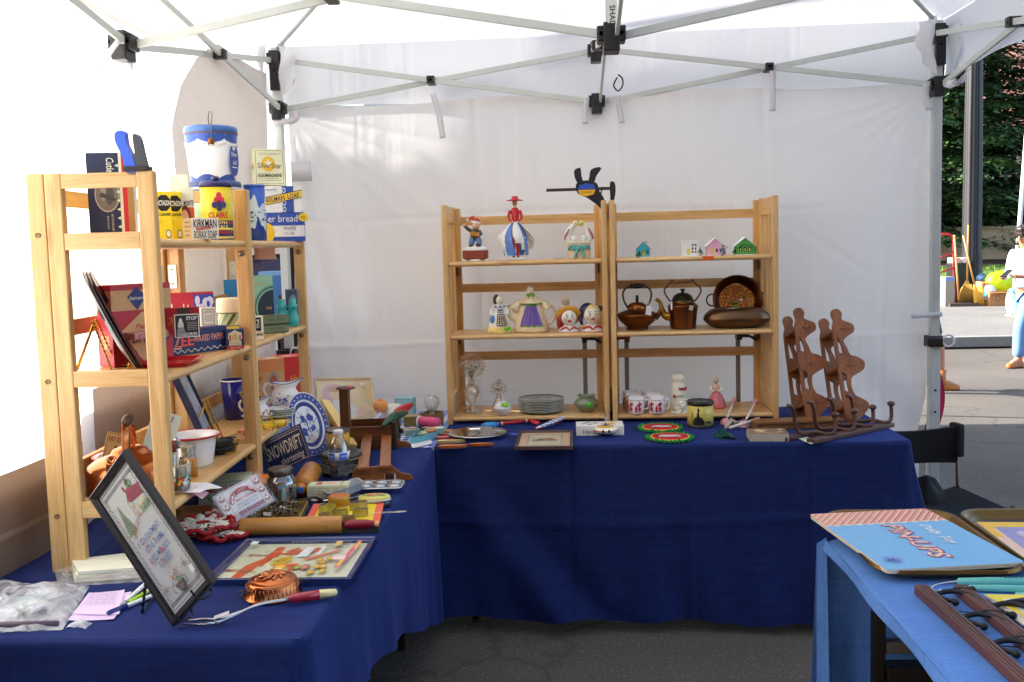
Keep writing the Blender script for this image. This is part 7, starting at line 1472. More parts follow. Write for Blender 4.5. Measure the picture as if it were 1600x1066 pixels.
p=TB(664,678)+Vec((.01,.06,.0));b=MB();T=MRo(PI/2,4,'Y')@MRo(.2,4,'X');b.lathe([(0,-.045),(.022,-.045),(.022,.045),(0,.045)],P('#d8507e',.45),28,T=MTr((0,0,.036))@T);b.lathe([(0,-.0505),(.025,-.0505),(.025,-.044),(0,-.044)],P('#d0cfd4',.4),28,T=MTr((0,0,.036))@T);tag(b.obj('pink_roll',None,p,-.2),'pink roll with a white end lying behind the teal case','roll')
BX('card_box','pale teal box with an orange top beside the navy cloth edge','box',TB(676,684)+Vec((.01,.02,0)),30,12,.05,rad(10),'#6fa6a0',{'top':lambda d:d.rect(.1,.1,.5,.9,'#d89a6a').rect(.5,.1,.9,.9,'#e2d8c2')})
t=thing('bulb_carton','open brown carton holding a big clear light bulb by the left shelf post','carton',TB(672,671)+Vec((0,.06,0)),rad(-14))
b=MB();CB=P('#7a6038',.8,bump=.2);w,dp,h=.075,.085,.062
b.box(-w/2,w/2,-dp/2,-dp/2+.002,0,h,CB);b.box(-w/2,w/2,dp/2-.002,dp/2,0,h,CB);b.box(-w/2,-w/2+.002,-dp/2+.002,dp/2-.002,0,h,CB);b.box(w/2-.002,w/2,-dp/2+.002,dp/2-.002,0,h,CB);b.box(-w/2+.002,w/2-.002,-dp/2+.002,dp/2-.002,.001,.003,CB);Dec(b,frame((-w/2,-dp/2,0),(1,0,0),(0,0,1)),w,h).rect(.05,.08,.95,.58,'#9a8a58').txt('LAMP',.5,.44,.3,.1,'#4a3c22').txt('60 WATT',.5,.25,.6,.12,'#4a3c22');b.obj('box',t)
t=thing('light_bulb','big clear glass light bulb standing in the open brown carton','light bulb',TB(672,671)+Vec((.002,.06,.004)),0);b=MB();b.lathe([(.013,.055),(.016,.068),(.03,.085),(.034,.102),(.03,.12),(.018,.131),(0,.134)],glassmat('#f2f4f2',.02,1.45,.7),32);b.obj('globe',t);b=MB();b.lathe([(0,0),(.010,0),(.013,.012),(.013,.055),(0,.055)],P('#b8b4a8',.4,.4),20);b.lathe([(0,.055),(.009,.055),(.007,.09),(.004,.1),(0,.1)],P('#dcd8cc',.5),14);b.obj('base',t)
rg=Rnd(41)
for k,(px,py,c,lab)in enumerate(((650,664,'#a8927a','grey-brown pouch on the checked cloth behind the pink roll'),(646,680,'#8fae9c','greenish picture card on the checked cloth next to the drawer front'))):
 p=TB(px,py);BX('card_pack',lab,'pack',p,22,8,.05,rad(10+20*k),c,{'top':lambda d:d.rect(.1,.1,.9,.9,'#c8b8a0').ell(.5,.5,.3,.3,'#8a6a5a')})
print('fits',round(fitb[0],1),[round(math.degrees(v),1)for v in fitb[1]],round(fb[0],1),round(fb2[0],1),round(fb4[0],1),[round(math.degrees(v),1)for v in fb2[1]],[round(math.degrees(v),1)for v in fb4[1]])
# == GOODS ON THE BACK SHELVES
def BS(px,i,y=.10):p=V(px,500,y);p.z=SHB[i]+.0008;return p
def KX(p,px):return px/SC(p)
SKIN=P('#dcae8c',.4);
def limb(b,pts,r,mat,seg=10):b.tube(spath(pts,5),[r[0]+(r[-1]-r[0])*i/(5*(len(pts)-1))for i in range(5*(len(pts)-1)+1)],mat,seg)
def face(b,c,r,eyes=True,fwd=(0,-1,0),mouth='#a8323a'):
 """eyes, brows, nose, mouth on a head of radius r centred on c looking along fwd"""
 f=Vec(fwd).normalized();s=f.cross(Vec((0,0,1))).normalized();u=Vec((0,0,1));c=Vec(c)
 for k in(-1,1):b.ball(c+f*r*.86+s*k*r*.34+u*r*.12,r*.16,P('#f2efe8',.3),1,1,.7,8,6);b.ball(c+f*r*.99+s*k*r*.34+u*r*.12,r*.09,P('#2c3a4a',.3),1,1,1,8,6);b.ball(c+f*r*.90+s*k*r*.36+u*r*.34,r*.15,P('#6a4a34',.5),1,1,.28,8,5)
 b.ball(c+f*r*1.0-u*r*.10,r*.13,SKIN,1,1,1.1,8,6);b.ball(c+f*r*.93-u*r*.42,r*.2,P(mouth,.35),1,.8,.42,8,6)
p=BS(746,0);H=KX(p,66);t=thing('boy_figurine','boy figurine in a red cap playing on a snowy brown log base','figurine',p);t.scale=(H/.125,)*3
b=MB();b.lathe([(0,0),(.026,0),(.026,.006),(0,.006)],P('#e6e4de',.5),24,T=MTr((0,0,0)));
b.prism(rectpoly(.074,.05,.012),.008,.032,P('#7a3420',.6,bump=.4));b.box(-.030,.030,-.022,.022,.005,.009,P('#4a2c1c',.6))
b.ball((0,0,.034),.034,P('#e4e2da',.7,bump=.5),1.05,.7,.35);b.ball((.0,.004,.042),.022,P('#dedcd4',.7,bump=.5),1,.8,.4);b.obj('base',t)
b=MB();BJ=P('#5b7fae',.5)
limb(b,[(-.007,0,.068),(-.010,-.004,.056),(-.010,-.002,.046)],(.009,.008),BJ);limb(b,[(.007,0,.068),(.012,-.006,.058),(.010,-.004,.046)],(.009,.008),BJ)
b.lathe([(0,.060),(.012,.062),(.014,.072),(.014,.084),(.011,.092),(.005,.096),(0,.097)],P('#3d4634',.5),20,1,.8);
limb(b,[(-.012,0,.090),(-.021,.0,.096),(-.029,-.002,.104)],(.006,.0045),P('#3d4634',.5));limb(b,[(.012,-.002,.089),(.018,-.010,.080),(.010,-.014,.078)],(.006,.0045),P('#3d4634',.5));b.ball((-.031,-.002,.107),.005,SKIN);b.ball((.010,-.016,.078),.0045,SKIN)
b.ball((.004,-.003,.106),.0125,SKIN,1,1,1.05);face(b,(.004,-.003,.106),.0125,fwd=(.45,-1,-.25));b.ball((-.011,-.005,.047),.008,P('#4a3020',.5),1,1.4,.6);b.ball((.010,-.008,.047),.008,P('#4a3020',.5),1,1.4,.6);b.obj('body',t)
b=MB();b.ball((.003,0,.109),.0135,P('#b5803a',.5),1,1,.9);b.obj('hair',t)
b=MB();b.lathe([(.0138,.0),(.0145,.003),(.0138,.006)],P('#eae8e4',.7,bump=.6),24,T=MTr((.003,-.001,.112))@MRo(.15,4,'Y'));b.lathe([(.0135,.004),(.012,.010),(.008,.014),(.0,.016)],P('#a8402f',.6),22,T=MTr((.003,-.001,.112))@MRo(.15,4,'Y'));b.tube(spath([(0,0,.127),(-.010,0,.128),(-.018,0,.122)]),[.006]*5+[.003]*6,P('#a8402f',.6),8);b.ball((-.019,0,.121),.004,P('#eae8e4',.7));b.obj('cap',t)
b=MB()
for k in range(7):b.box(-.012+.0042*k,-.009+.0042*k,-.020,-.012,.076-.0006*k,.088-.0006*k,P(('#b5642c','#c99a3a')[k%2],.5),.0005)
b.obj('accordion',t)
b=MB();b.tube([(-.033,-.003,.101),(-.030,-.002,.118)],.0012,P('#3a2a20',.5),6);b.obj('stick',t)
p=BS(809,0);H=KX(p,98);t=thing('lady_figurine','slender lady figurine in red with a wide hat and a swirling blue and white skirt','figurine',p);t.scale=(H/.27,)*3
b=MB();b.lathe([(0,0),(.040,0),(.040,.012),(0,.012)],P('#e0d8d2',.5),30);b.obj('base',t)
b=MB();RDL=P('#b81c26',.35)
for s in(-1,1):limb(b,[(s*.006,0,.10),(s*.008,-.004,.05),(s*.009,-.006,.018)],(.008,.005),P('#c9251f',.35));b.ball((s*.010,-.012,.016),.007,P('#8c1a1c',.3),.8,1.7,.6)
b.lathe([(0,.145),(.010,.150),(.013,.165),(.016,.185),(.019,.200),(.020,.212),(.013,.222),(.006,.226),(.005,.234),(0,.236)],RDL,24,1,.72);b.lathe([(.0062,.222),(.005,.236)],SKIN,14)
for s in(-1,1):limb(b,[(s*.020,0,.212),(s*.027,-.003,.195),(s*.026,-.010,.178),(s*.014,-.016,.166)],(.0075,.0042),RDL);b.ball((s*.012,-.017,.165),.0045,SKIN)
for k in range(4):b.ball((0,-.0145+.0005*k,.175+.009*k),.0018,P('#e8dcc8',.3),1,1,1,8,5)
b.ball((0,-.001,.246),.0125,P('#b07a4c',.35),.9,.95,1.15);face(b,(0,-.001,.246),.0125);b.obj('body',t)
b=MB();b.lathe([(0,.259),(.034,.254),(.036,.256),(.016,.261),(.014,.262),(.013,.273),(.0,.274)],RDL,30);b.obj('hat',t)
b=MB();n=12;cols=['#e2e2dc','#4b74b4','#dcdcd8','#e6e2da','#5a80ba','#e2e0da']
A0,A1=[],[]
for k in range(n):
 a0,a1=2*PI*k/n,2*PI*(k+1)/n;rows=[]
 for j in range(9):
  q=j/8;zz=.168-.122*q-.030*sin(k*2.1)*q*q;R_=.011+.056*sin(PI*.62*q)*(1.2 if abs(cos(a0))>.6 else .75)
  rows.append([((R_*(1+.16*sin(3*a+q*2)*q))*cos(a+.6*q),(R_*(1+.16*sin(3*a+q*2)*q))*sin(a+.6*q)*.7,zz)for a in[a0+(a1-a0)*i/4 for i in range(5)]])
 b.sew(rows,P(cols[k%6],.45))
for k in range(12):a=-PI+.26*k;b.ball((.062*cos(a),.046*sin(a)-.004,.085+.012*sin(k*3)),.003,P('#ece8dc',.4),1,1,1,6,4)
b.obj('skirt',t)
p=BS(907,0,.12);H=KX(p,58);t=thing('bird_planter','ceramic basket with a teal bow and two pastel birds on its handle','planter',p);t.scale=(H/.12,)*3
b=MB();b.prism(rectpoly(.074,.048,.014),0,.052,P('#d9b79a',.45,var=.35,scale=70,bump=.8),smooth=False);b.prism(rectpoly(.080,.052,.016),.050,.058,P('#e3d8c4',.4));b.obj('basket',t)
b=MB();
for s in(-1,1):b.ball((s*.014,-.026,.036),.012,P('#5aa5a0',.35),1.3,.4,.8);b.tube(spath([(0,-.027,.034),(s*.010,-.028,.020),(s*.014,-.027,.004)]),.005,P('#5aa5a0',.35),8);b.tube(spath([(s*.010,-.027,.036),(s*.028,-.027,.040),(s*.034,-.024,.028)]),.004,P('#4a9590',.35),8)
b.ball((0,-.029,.034),.008,P('#4a9590',.35));b.obj('bow',t)
b=MB()
for s in(-1,1):
 q=spath([(s*.034,0,.056),(s*.036,0,.075),(s*.024,0,.098),(s*.006,0,.112)],6);b.tube(q,[.005,.007,.009,.011,.012,.0125,.0125,.012,.012,.0115,.011,.0105,.010,.010,.0095,.009,.009,.0085,.008],P('#e8e4d6',.35),12)
 b.tube(spath([(s*.044,-.004,.062),(s*.038,-.008,.080),(s*.030,-.008,.096)]),[.003,.005,.006,.006,.006,.005,.005,.004,.004,.003,.003],P('#a86a6a',.4),8);b.ball((s*.010,-.002,.112),.010,P(('#dfe0a0','#e2d07a')[s>0],.35));b.ball((s*.017,-.006,.066),.009,P('#efece0',.35),1,1,1);b.ball((s*.010,-.011,.114),.0018,P('#2c2c2c',.3));b.ball((s*.003,-.011,.110),.003,P('#d8a83a',.4),1,1.6,.7)
b.tube(spath([(-.036,0,.060),(-.034,0,.09),(0,0,.116),(.034,0,.09),(.036,0,.060)]),.0045,P('#9ab89a',.4,var=.4,scale=60),8);b.obj('birds',t)
card('price_card','small tan price card lying beside the basket of birds','card',BS(876,0,.05)+Vec((0,0,.004)),.05,.03,rad(4),rad(-88),'#b08a68',None)
def house(label,px,w_px,h_px,col,roofc,kind,y=.07,rot=0.0):
 p=BS(px,0,y);k=SC(p);w,h=w_px/k,h_px/k;t=thing('toy_house',label,'toy house',p,rot,'little painted card houses');d_=w*.72;C_=P(col,.6);Wn='#2c2a2c'
 b=MB();b.box(-w*.62,w*.62,-d_*.75,d_*.7,-.0005,.002,P('#dfe6e2',.7));
 if kind=='flat':
  b.box(-w/2,w/2,-d_/2,d_/2,.002,h,C_)
  for i in range(9):b.box(-w/2+i*w/8.2,-w/2+(i+.5)*w/8.2,-d_/2,d_/2,h,h+.004,C_)
 else:
  e=h*.62;g=[(-w/2,.002),(w/2,.002),(w/2,e),(0,h),(-w/2,e)];b.prism(g,-d_/2,d_/2,C_,Matrix(((1,0,0,0),(0,0,1,0),(0,1,0,0),(0,0,0,1))))
 b.obj('wall',t)
 dd=Dec(MB(),frame((-w/2,-d_/2,0),(1,0,0),(0,0,1)),w,h,.0008);
 f=MB();dd.b=f
 if kind=='flat':
  dd.ell(.35,.34,.11,.18,'#c8c83a',18).rect(.24,.10,.46,.34,'#c8c83a')
  for x in(.64,.84):
   for y_ in(.28,.50,.74):dd.rect(x-.05,y_-.07,x+.05,y_+.07,Wn)
  dd.poly([(.20,.52),(.50,.52),(.46,.58),(.24,.58)],'#e6e6dc')
 elif kind=='pink':dd.ell(.30,.34,.09,.14,'#c8c83a',18).rect(.21,.10,.39,.34,'#c8c83a').rect(.54,.20,.66,.40,'#5a2c3a').rect(.78,.20,.88,.40,'#5a2c3a')
 elif kind=='green':
  for x in(.24,.50,.76):dd.ell(x,.40,.075,.09,'#3a2a2a',14).rect(x-.075,.16,x+.075,.40,'#3a2a2a').rect(x-.03,.2,x+.03,.4,'#c8b83a')
 else:dd.ell(.52,.36,.10,.16,'#c8b82a',18).rect(.42,.08,.62,.36,'#c8b82a').rect(.14,.20,.28,.44,'#3a3a4a').rect(.76,.20,.90,.44,'#3a3a4a')
 f.obj('window',t)
 r=MB()
 if kind!='flat':
  e=h*.62
  for s in(-1,1):r.add([(0,-d_*.62,h+.003),(0,d_*.6,h+.003),(s*w*.62,d_*.6,e-.006),(s*w*.62,-d_*.62,e-.006),(0,-d_*.62,h+.0005),(0,d_*.6,h+.0005),(s*w*.61,d_*.6,e-.0085),(s*w*.61,-d_*.62,e-.0085)],[(0,1,2,3),(7,6,5,4),(0,3,7,4),(3,2,6,7),(1,5,6,2)],P(roofc if s<0 or kind=='pink' else roofc,.7,bump=.5))
  if kind in('blue','green'):
   g=[(-w*.22,h*.30),(0,h*.62),(w*.22,h*.30),(w*.16,h*.30),(0,h*.53),(-w*.16,h*.30)];r.prism(g,d_/2,d_/2+.010,C_,Matrix(((1,0,0,0),(0,0,-1,0),(0,1,0,0),(0,0,0,1))))if kind=='blue' else r.tube(spath([(-w*.5,-d_/2-.004,h*.42),(-w*.2,-d_/2-.007,h*.66),(w*.2,-d_/2-.007,h*.66),(w*.5,-d_/2-.004,h*.42)]),.0035,C_,6)
  if kind=='green':r.box(w*.5,w*.68,-d_*.3,d_*.3,.002,h*.42,C_);r.add([(w*.46,-d_*.4,h*.62),(w*.46,d_*.4,h*.62),(w*.78,d_*.4,h*.36),(w*.78,-d_*.4,h*.36)],[(0,1,2,3)],P(roofc,.7))
  if kind=='pink':r.box(w*.46,w*.72,-d_*.3,d_*.3,.002,h*.44,C_);r.add([(w*.40,-d_*.4,h*.70),(w*.40,d_*.4,h*.70),(w*.86,d_*.4,h*.44),(w*.86,-d_*.4,h*.44)],[(0,1,2,3)],P(roofc,.7))
  if kind=='blue':r.box(w*.18,w*.30,0,d_*.2,h*.7,h*1.02,C_)
 else:r.box(-w/2+.002,w/2-.002,-d_/2+.002,d_/2-.002,h-.002,h-.001,P(roofc,.7))
 r.obj('roof',t)
def brush(label,px,hp,col,y=.05):
 p=BS(px,0,y);h=hp/SC(p);b=MB();rg=Rnd(px);b.lathe([(0,0),(.007,0),(.006,.004),(0,.004)],P('#7a5a3a',.6),12);b.tube([(0,0,.003),(0,0,h)],.0012,TIN,5);C_=P(col,.8)
 for k in range(170):
  f=rg.random();z=.008+(h-.010)*f;r=(.013*(1-f)+.002)*rg.uniform(.7,1.1);a=rg.uniform(0,2*PI);b.add([(0,0,z+.0014),(r*cos(a)-.0008*sin(a),r*sin(a)+.0008*cos(a),z-.002),(r*cos(a)+.0008*sin(a),r*sin(a)-.0008*cos(a),z-.0005)],[(0,1,2)],C_)
 tag(b.obj('bottle_brush_tree',None,p),label,'toy tree','bottle-brush trees by the little houses')
house('bright blue toy house with a pale pink roof, standing alone near the middle posts',1006,21,24,'#3aa3b0','#e0b8cc','blue')
house('flat roofed white toy house with six dark windows',1079,23,23,'#e2e2da','#e8e6e0','flat')
house('pink toy house with a white roof between the white and green ones',1117,24,26,'#dca8c0','#e6e4e4','pink')
house('green toy house with a white roof by the right shelf post',1163,27,26,'#4a9a4a','#e4e6e2','green')
brush('green bottle-brush tree between the white and pink toy houses',1095,13,'#5f8a72');brush('teal bottle-brush tree in front of the pink toy house',1130,18,'#3f8f9c',.03);brush('dark green bottle-brush tree left of the green toy house',1149,11,'#3a6a4a');brush('tiny green bottle-brush tree beside the bright blue toy house',999,9,'#2f7a5a',.03)
b=MB();p=V(1107,403,.0);b.box(-.024,.024,-.0012,0,-.017,.0,P('#e0641c',.6));Dec(b,frame((-.024,-.0012,-.017),(1,0,0),(0,0,1)),.048,.017).txt('$12 EA',.5,.5,.8,.5,'#6a2a10',.0,.2);tag(b.obj('price_sticker',None,(p.x,.0055,SHB[0]-.0005)),'orange price sticker on the edge of the top shelf board','sticker')
tcl=quick_clamp('black quick clamp with yellow and blue badge across the two middle shelf posts',(V(917,315,.02).x,.03,TT+.948+.050),0,.29,'#2a4aa8');tcl.scale=(.95,1,.8)
# ---- middle boards
def lady(label,px,hp):pass
p=BS(780,1,.09);K=KX(p,56)/.135;t=thing('girl_figurine','girl figurine shaker in a brown plaid apron with a bonnet','figurine',p,rad(8));t.scale=(K,)*3
b=MB();b.lathe([(0,0),(.042,0),(.044,.006),(.042,.024),(.036,.050),(.026,.076),(.019,.088),(.021,.094),(.019,.104),(.009,.110),(0,.111)],P('#e6e0d2',.3),32,1,.85);b.lathe([(.0425,.002),(.0447,.006),(.0427,.024),(.041,.026)],P('#dfc878',.3),32,1,.85)
for s in(-1,1):limb(b,[(s*.019,0,.096),(s*.030,-.004,.080),(s*.026,-.016,.066)],(.009,.007),P('#e6e0d2',.3))
b.ball((.003,-.002,.122),.0165,P('#ead8c4',.3),1,1,1.1);face(b,(.003,-.002,.122),.0165,fwd=(.35,-1,0));b.obj('body',t)
b=MB()
rows=[[((.0455-.029*((z-.03)/.06))*1.03*sin(a),-(.0455-.029*((z-.03)/.06))*.88*cos(a),z)for a in[-.25+.9*i/8 for i in range(9)]]for z in[.030+.0625*j/8 for j in range(9)]]
b.sew(rows,P('#cbb89a',.4));
for i in range(0,9,2):b.tube([Vec(rows[j][i])*1.01 for j in range(9)],.0016,P('#3a1c14',.4),5)
for j in range(0,9,1):b.tube([Vec(rows[j][i])*1.012 for i in range(9)],.0013,P('#3a1c14',.4),5)
b.obj('apron',t);b=MB();b.ball((.0,.004,.124),.018,P('#d8b860',.35),1,.95,1);b.ball((-.008,.006,.124),.019,P('#3a1f18',.35),.7,.95,1.1);b.obj('bonnet',t)
b=MB();
for k in range(14):a=2*PI*k/14;b.ball((.021*cos(a),.018*sin(a),.1),.005,P('#5a78b0' if k%2 else '#e8e4da',.35),1,1,.8,8,6)
b.obj('collar',t);b=MB();b.ball((-.026,-.022,.052),.012,P('#4a86c0',.35),.8,.6,1.3);b.obj('handbag',t)
b=MB();b.box(-.014,.014,-.0012,0,0,.014,P('#7ac82c',.6));Dec(b,frame((-.014,-.0012,0),(1,0,0),(0,0,1)),.028,.014).txt('12.50',.5,.5,.7,.5,'#24401a');b.obj('price_sticker',t,(.030,-.040,.010),(0,-.25,.35))
p=BS(830,1,.12);K=KX(p,72)/.17;t=thing('teapot','lady shaped cream teapot with a purple apron and green trimmed cape','teapot',p,rad(3));t.scale=(K,)*3
CP_=P('#ddcaa8',.25,coat=.2);GRN=P('#6a9a3c',.3);PUR=P('#6a4fa0',.35,var=.25,scale=60)
b=MB();b.lathe([(0,0),(.062,0),(.066,.006),(.064,.02),(.056,.05),(.046,.085),(.036,.105),(.03,.112),(0,.114)],CP_,40,1,.85)
for s in(-1,1):limb(b,[(s*.034,-.002,.106),(s*.052,-.006,.098),(s*.062,-.008,.084)],(.014,.018),CP_)
b.obj('body',t)
b=MB();b.tube(spath([(-.050,0,.05),(-.068,0,.062),(-.072,0,.082),(-.080,0,.094)],6),[.020-.0006*i for i in range(19)],CP_,14);b.lathe([(.008,0),(.0105,.002),(.008,.004)],GRN,16,T=MTr((-.081,0,.094))@MRo(-.5,4,'Y'));b.obj('spout',t)
b=MB();b.tube(spath([(.050,0,.092),(.078,0,.090),(.088,0,.066),(.080,0,.04),(.060,0,.022)],6),.0052,CP_,10);b.obj('handle',t)
b=MB();TPR=[(.006,.066),(.02,.064),(.05,.056),(.085,.046),(.105,.036)]
def tpr(z):
 for(z0,r0),(z1,r1)in zip(TPR,TPR[1:]):
  if z<=z1:return r0+(r1-r0)*(z-z0)/(z1-z0)
 return .036
rows=[[(tpr(z)*1.035*sin(a),-tpr(z)*.85*1.045*cos(a),z+.002*cos(a*18)*(z<.03))for a in[-(.70-3*(z-.024))+2*(.70-3*(z-.024))*i/16 for i in range(17)]]for z in[.024+.074*j/10 for j in range(11)]]
b.sew(rows,PUR);b.tube([Vec(v)*1.005 for v in rows[0]],.0022,GRN,6);b.tube([Vec(v)*1.01 for v in rows[-1]],.0025,GRN,6)
for i in range(1,16,3):b.tube([Vec(rows[j][i])*1.004 for j in range(11)],.0014,P('#54408a',.4),5)
b.obj('apron',t)
b=MB();b.lathe([(.046,.104),(.044,.109),(.030,.122),(.016,.133),(.010,.138),(0,.139)],CP_,36,1,.85);q=[(.0465*cos(2*PI*i/48),.0395*sin(2*PI*i/48),.1045)for i in range(49)];b.tube(q,.002,GRN,6,cap=False);b.ball((0,-.003,.150),.0145,P('#e0c8aa',.3),.95,1,1.1);face(b,(0,-.003,.150),.0145,mouth='#b0705a');
for s in(-1,1):b.ball((s*.008,-.016,.136),.007,GRN,1.3,.6,.8);b.tube(spath([(s*.002,-.017,.134),(s*.008,-.020,.126),(s*.010,-.022,.120)]),.0025,GRN,6)
b.obj('lid',t);b=MB();rg=Rnd(3)
for k in range(40):a=rg.uniform(0,2*PI);z=rg.uniform(.0,1);rr=.0155*math.sqrt(max(0,1-(z*.9)**2));q=(rr*cos(a),.001+rr*sin(a)*.9+.002,.154+.013*z);b.ball(q,.0035,P('#a89a82',.5),1,1,1,6,5)if q[1]>-.008 or z>.55 else None
b.obj('hair',t)
p=BS(884,1,.20);K=KX(p,50)/.12;t=thing('bald_figurine','bald white robed figurine standing behind the straw hatted head','figurine',p);t.scale=(K,)*3
b=MB();b.lathe([(0,0),(.026,0),(.028,.02),(.026,.06),(.022,.078),(.012,.086),(.009,.090),(0,.092)],P('#dfd9cc',.35),28,1.1,.85);b.ball((0,-.003,.103),.016,P('#e2cdb8',.3),1,1,1.12);face(b,(0,-.003,.103),.016,mouth='#b08070');limb(b,[(-.024,0,.074),(-.038,-.006,.058),(-.034,-.010,.040)],(.010,.008),P('#dfd9cc',.35));b.obj('body',t)
def headpot(label,px,y,hp,hat):
 p=BS(px,1,y);K=KX(p,hp)/.085;t=thing('head_vase',label,'shaker',p,rad(5),'painted head shakers');t.scale=(K,)*3
 b=MB();FC=P('#ecdccb',.25,coat=.2);b.lathe([(0,0),(.034,0),(.035,.006),(.030,.014),(.018,.020),(.014,.026),(0,.03)],P('#ece6da',.25),30,1,.7);b.ball((0,-.002,.048),.026,FC,1,.95,1.08);
 for k in(-1,1):b.ball((k*.009,-.0255,.053),.0042,P('#f4f2ee',.2),1,.5,.8,10,6);b.ball((k*.009,-.0272,.053),.0024,P('#2f4a6a',.2),1,.6,1,8,6);b.ball((k*.0095,-.0245,.061),.0045,P('#6a4028',.4),1,.4,.25,8,5);b.ball((k*.013,-.0225,.044),.006,P('#e0a898',.4),1,.4,.8,10,6)
 b.ball((0,-.0285,.047),.003,FC);b.ball((0,-.0255,.038),.0065,P('#a82c34',.3),1.1,.5,.6 if hat else .35,10,6)
 q=spath([(-.030,-.014,.010),(-.012,-.022,.018),(0,-.022,.008),(.012,-.022,.018),(.030,-.014,.010)]);b.tube(q,.0028,P('#b0302c',.35),6);b.obj('head',t)
 h=MB()
 if hat:h.ball((0,.006,.058),.027,P('#7a3a1c',.4),1.02,.9,.9);h.lathe([(.024,.058),(.040,.060),(.042,.063),(.028,.068),(.026,.074),(.018,.084),(0,.088)],P('#d89a2c',.35),34,T=MTr((0,.006,.052))@MRo(-.95,4,'X')@MTr((0,0,-.060)));h.ball((-.028,.012,.035),.018,P('#8c1f24',.35),.7,.8,1.8)
 else:h.ball((0,.005,.055),.0275,P('#dcc68a',.35),1,.92,.98);h.ball((-.012,.012,.060),.028,P('#22244a',.35),.9,.8,.95);h.ball((.026,.008,.068),.009,P('#22244a',.35));h.tube([(-.030,.01,.06),(-.034,.0,.035),(-.030,-.008,.018)],[.005,.006,.004],P('#22244a',.35),8);h.ball((-.030,-.010,.016),.006,P('#d8a82c',.35))
 h.obj('hat',t)
headpot('laughing boy head shaker with a yellow straw hat',889,.06,40,True);headpot('fair haired sailor head shaker with a navy cap, by the middle post',925,.07,44,False)
def kettle_a(label,px,wp):
 p=BS(px,1,.13);K=KX(p,wp)/.16;t=thing('copper_kettle',label,'kettle',p,0);t.scale=(K,)*3;C_=COPPER_OLD
 b=MB();b.lathe([(0,0),(.040,0),(.042,.004),(.040,.010),(.046,.014),(.066,.032),(.076,.052),(.077,.058),(.070,.062),(.045,.072),(.034,.076)],C_,44);b.lathe([(.0765,.050),(.0785,.055),(.0765,.059)],C_,44);b.lathe([(.036,.074),(.037,.080),(.034,.092),(.022,.101),(0,.104)],P('#9a6238',.3,1,.2,9),36);b.obj('body',t)
 b=MB();b.lathe([(0,.102),(.005,.102),(.006,.128),(0,.130)],P('#1c1614',.4),16);b.obj('knob',t);b=MB();b.tube(spath([(.066,0,.040),(.080,0,.056),(.086,0,.070)]),[.012,.0115,.011,.0105,.010,.0095,.009,.0085,.008,.0075,.007],C_,12);b.obj('spout',t)
 b=MB();b.tube(spath([(-.034,0,.080),(-.050,0,.110),(-.052,0,.142),(-.034,0,.160),(0,0,.163),(.034,0,.160),(.052,0,.142),(.050,0,.110),(.034,0,.080)]),.0045,P('#6a4a34',.35,1),8,flat=.6);b.lathe([(0,-.028),(.008,-.027),(.0105,0),(.008,.027),(0,.028)],P('#171313',.4),20,T=MTr((0,0,.164))@MRo(PI/2,4,'Y'));b.obj('handle',t)
 b=MB();b.tube(spath([(.036,-.012,.156),(.038,-.03,.12),(.040,-.06,.09)]),.0008,WHITE,5);b.box(-.010,.010,-.001,.001,-.034,0,P('#e8eaf0',.6),T=MTr((.040,-.066,.092))@MRo(.15,4,'Y'));Dec(b,MTr((.040,-.066,.092))@MRo(.15,4,'Y')@frame((-.010,-.001,-.034),(1,0,0),(0,0,1)),.02,.034).lines(.15,.2,.85,.8,4,'#6a6a80',.001);b.obj('price_tag',t)
kettle_a('squat old copper kettle with a black grip and white tag',996,66)
p=BS(1067,1,.13);K=KX(p,52)/.125;t=thing('copper_kettle','tall old copper kettle with a curved brass spout','kettle',p,0);t.scale=(K,)*3;C_=COPPER_OLD
b=MB();b.lathe([(0,0),(.046,0),(.047,.003),(.052,.05),(.056,.082),(.057,.086),(.050,.090),(.042,.098),(.041,.104)],C_,40);b.lathe([(.043,.102),(.043,.106),(.040,.108),(.034,.122),(.020,.132),(0,.135)],P('#4f4f3c',.38,1,.3,9),36);b.box(-.008,.006,-.0575,-.056,.075,.092,P('#b0a89a',.5),T=MRo(.3,4,'Y'));b.obj('body',t)
b=MB();b.lathe([(0,.134),(.006,.134),(.005,.14),(.010,.145),(.010,.148),(0,.149)],P('#2a221c',.4),18);b.obj('knob',t)
b=MB();b.tube(spath([(-.045,0,.045),(-.066,0,.050),(-.078,0,.075),(-.084,0,.100),(-.100,0,.112)],6),[.018,.0175,.017,.0165,.016,.015,.014,.013,.012,.0115,.011,.0105,.010,.0095,.009,.0085,.008,.0078,.0076,.0075,.0074,.0073,.0072,.007,.007],BRASS,14);b.obj('spout',t)
b=MB();b.tube(spath([(-.044,0,.100),(-.064,0,.128),(-.066,0,.150),(-.046,0,.168),(-.038,0,.182),(-.036,0,.176)]),.003,P('#6a4a34',.35,1),8);b.tube(spath([(.044,0,.100),(.064,0,.128),(.066,0,.150),(.046,0,.168),(.038,0,.182),(.036,0,.176)]),.003,P('#6a4a34',.35,1),8);b.lathe([(0,-.038),(.0055,-.037),(.0055,.037),(0,.038)],P('#7a5230',.45),18,T=MTr((0,0,.174))@MRo(PI/2,4,'Y'));b.obj('handle',t)
b=MB();b.tube(spath([(-.046,-.008,.166),(-.048,-.03,.12),(-.046,-.058,.09)]),.0008,WHITE,5);b.box(-.003,.003,-.001,.001,-.03,.0,P('#e8eaf0',.6),T=MTr((-.048,-.06,.105)));b.obj('price_tag',t)
p=BS(1153,1,.255);R_=KX(p,78)/2;t=thing('copper_pan','round hammered copper pan with ring handles, leaning at the back','pan',p+Vec((0,0,R_*1.0)),0);t.rotation_euler=(rad(-14),0,0)
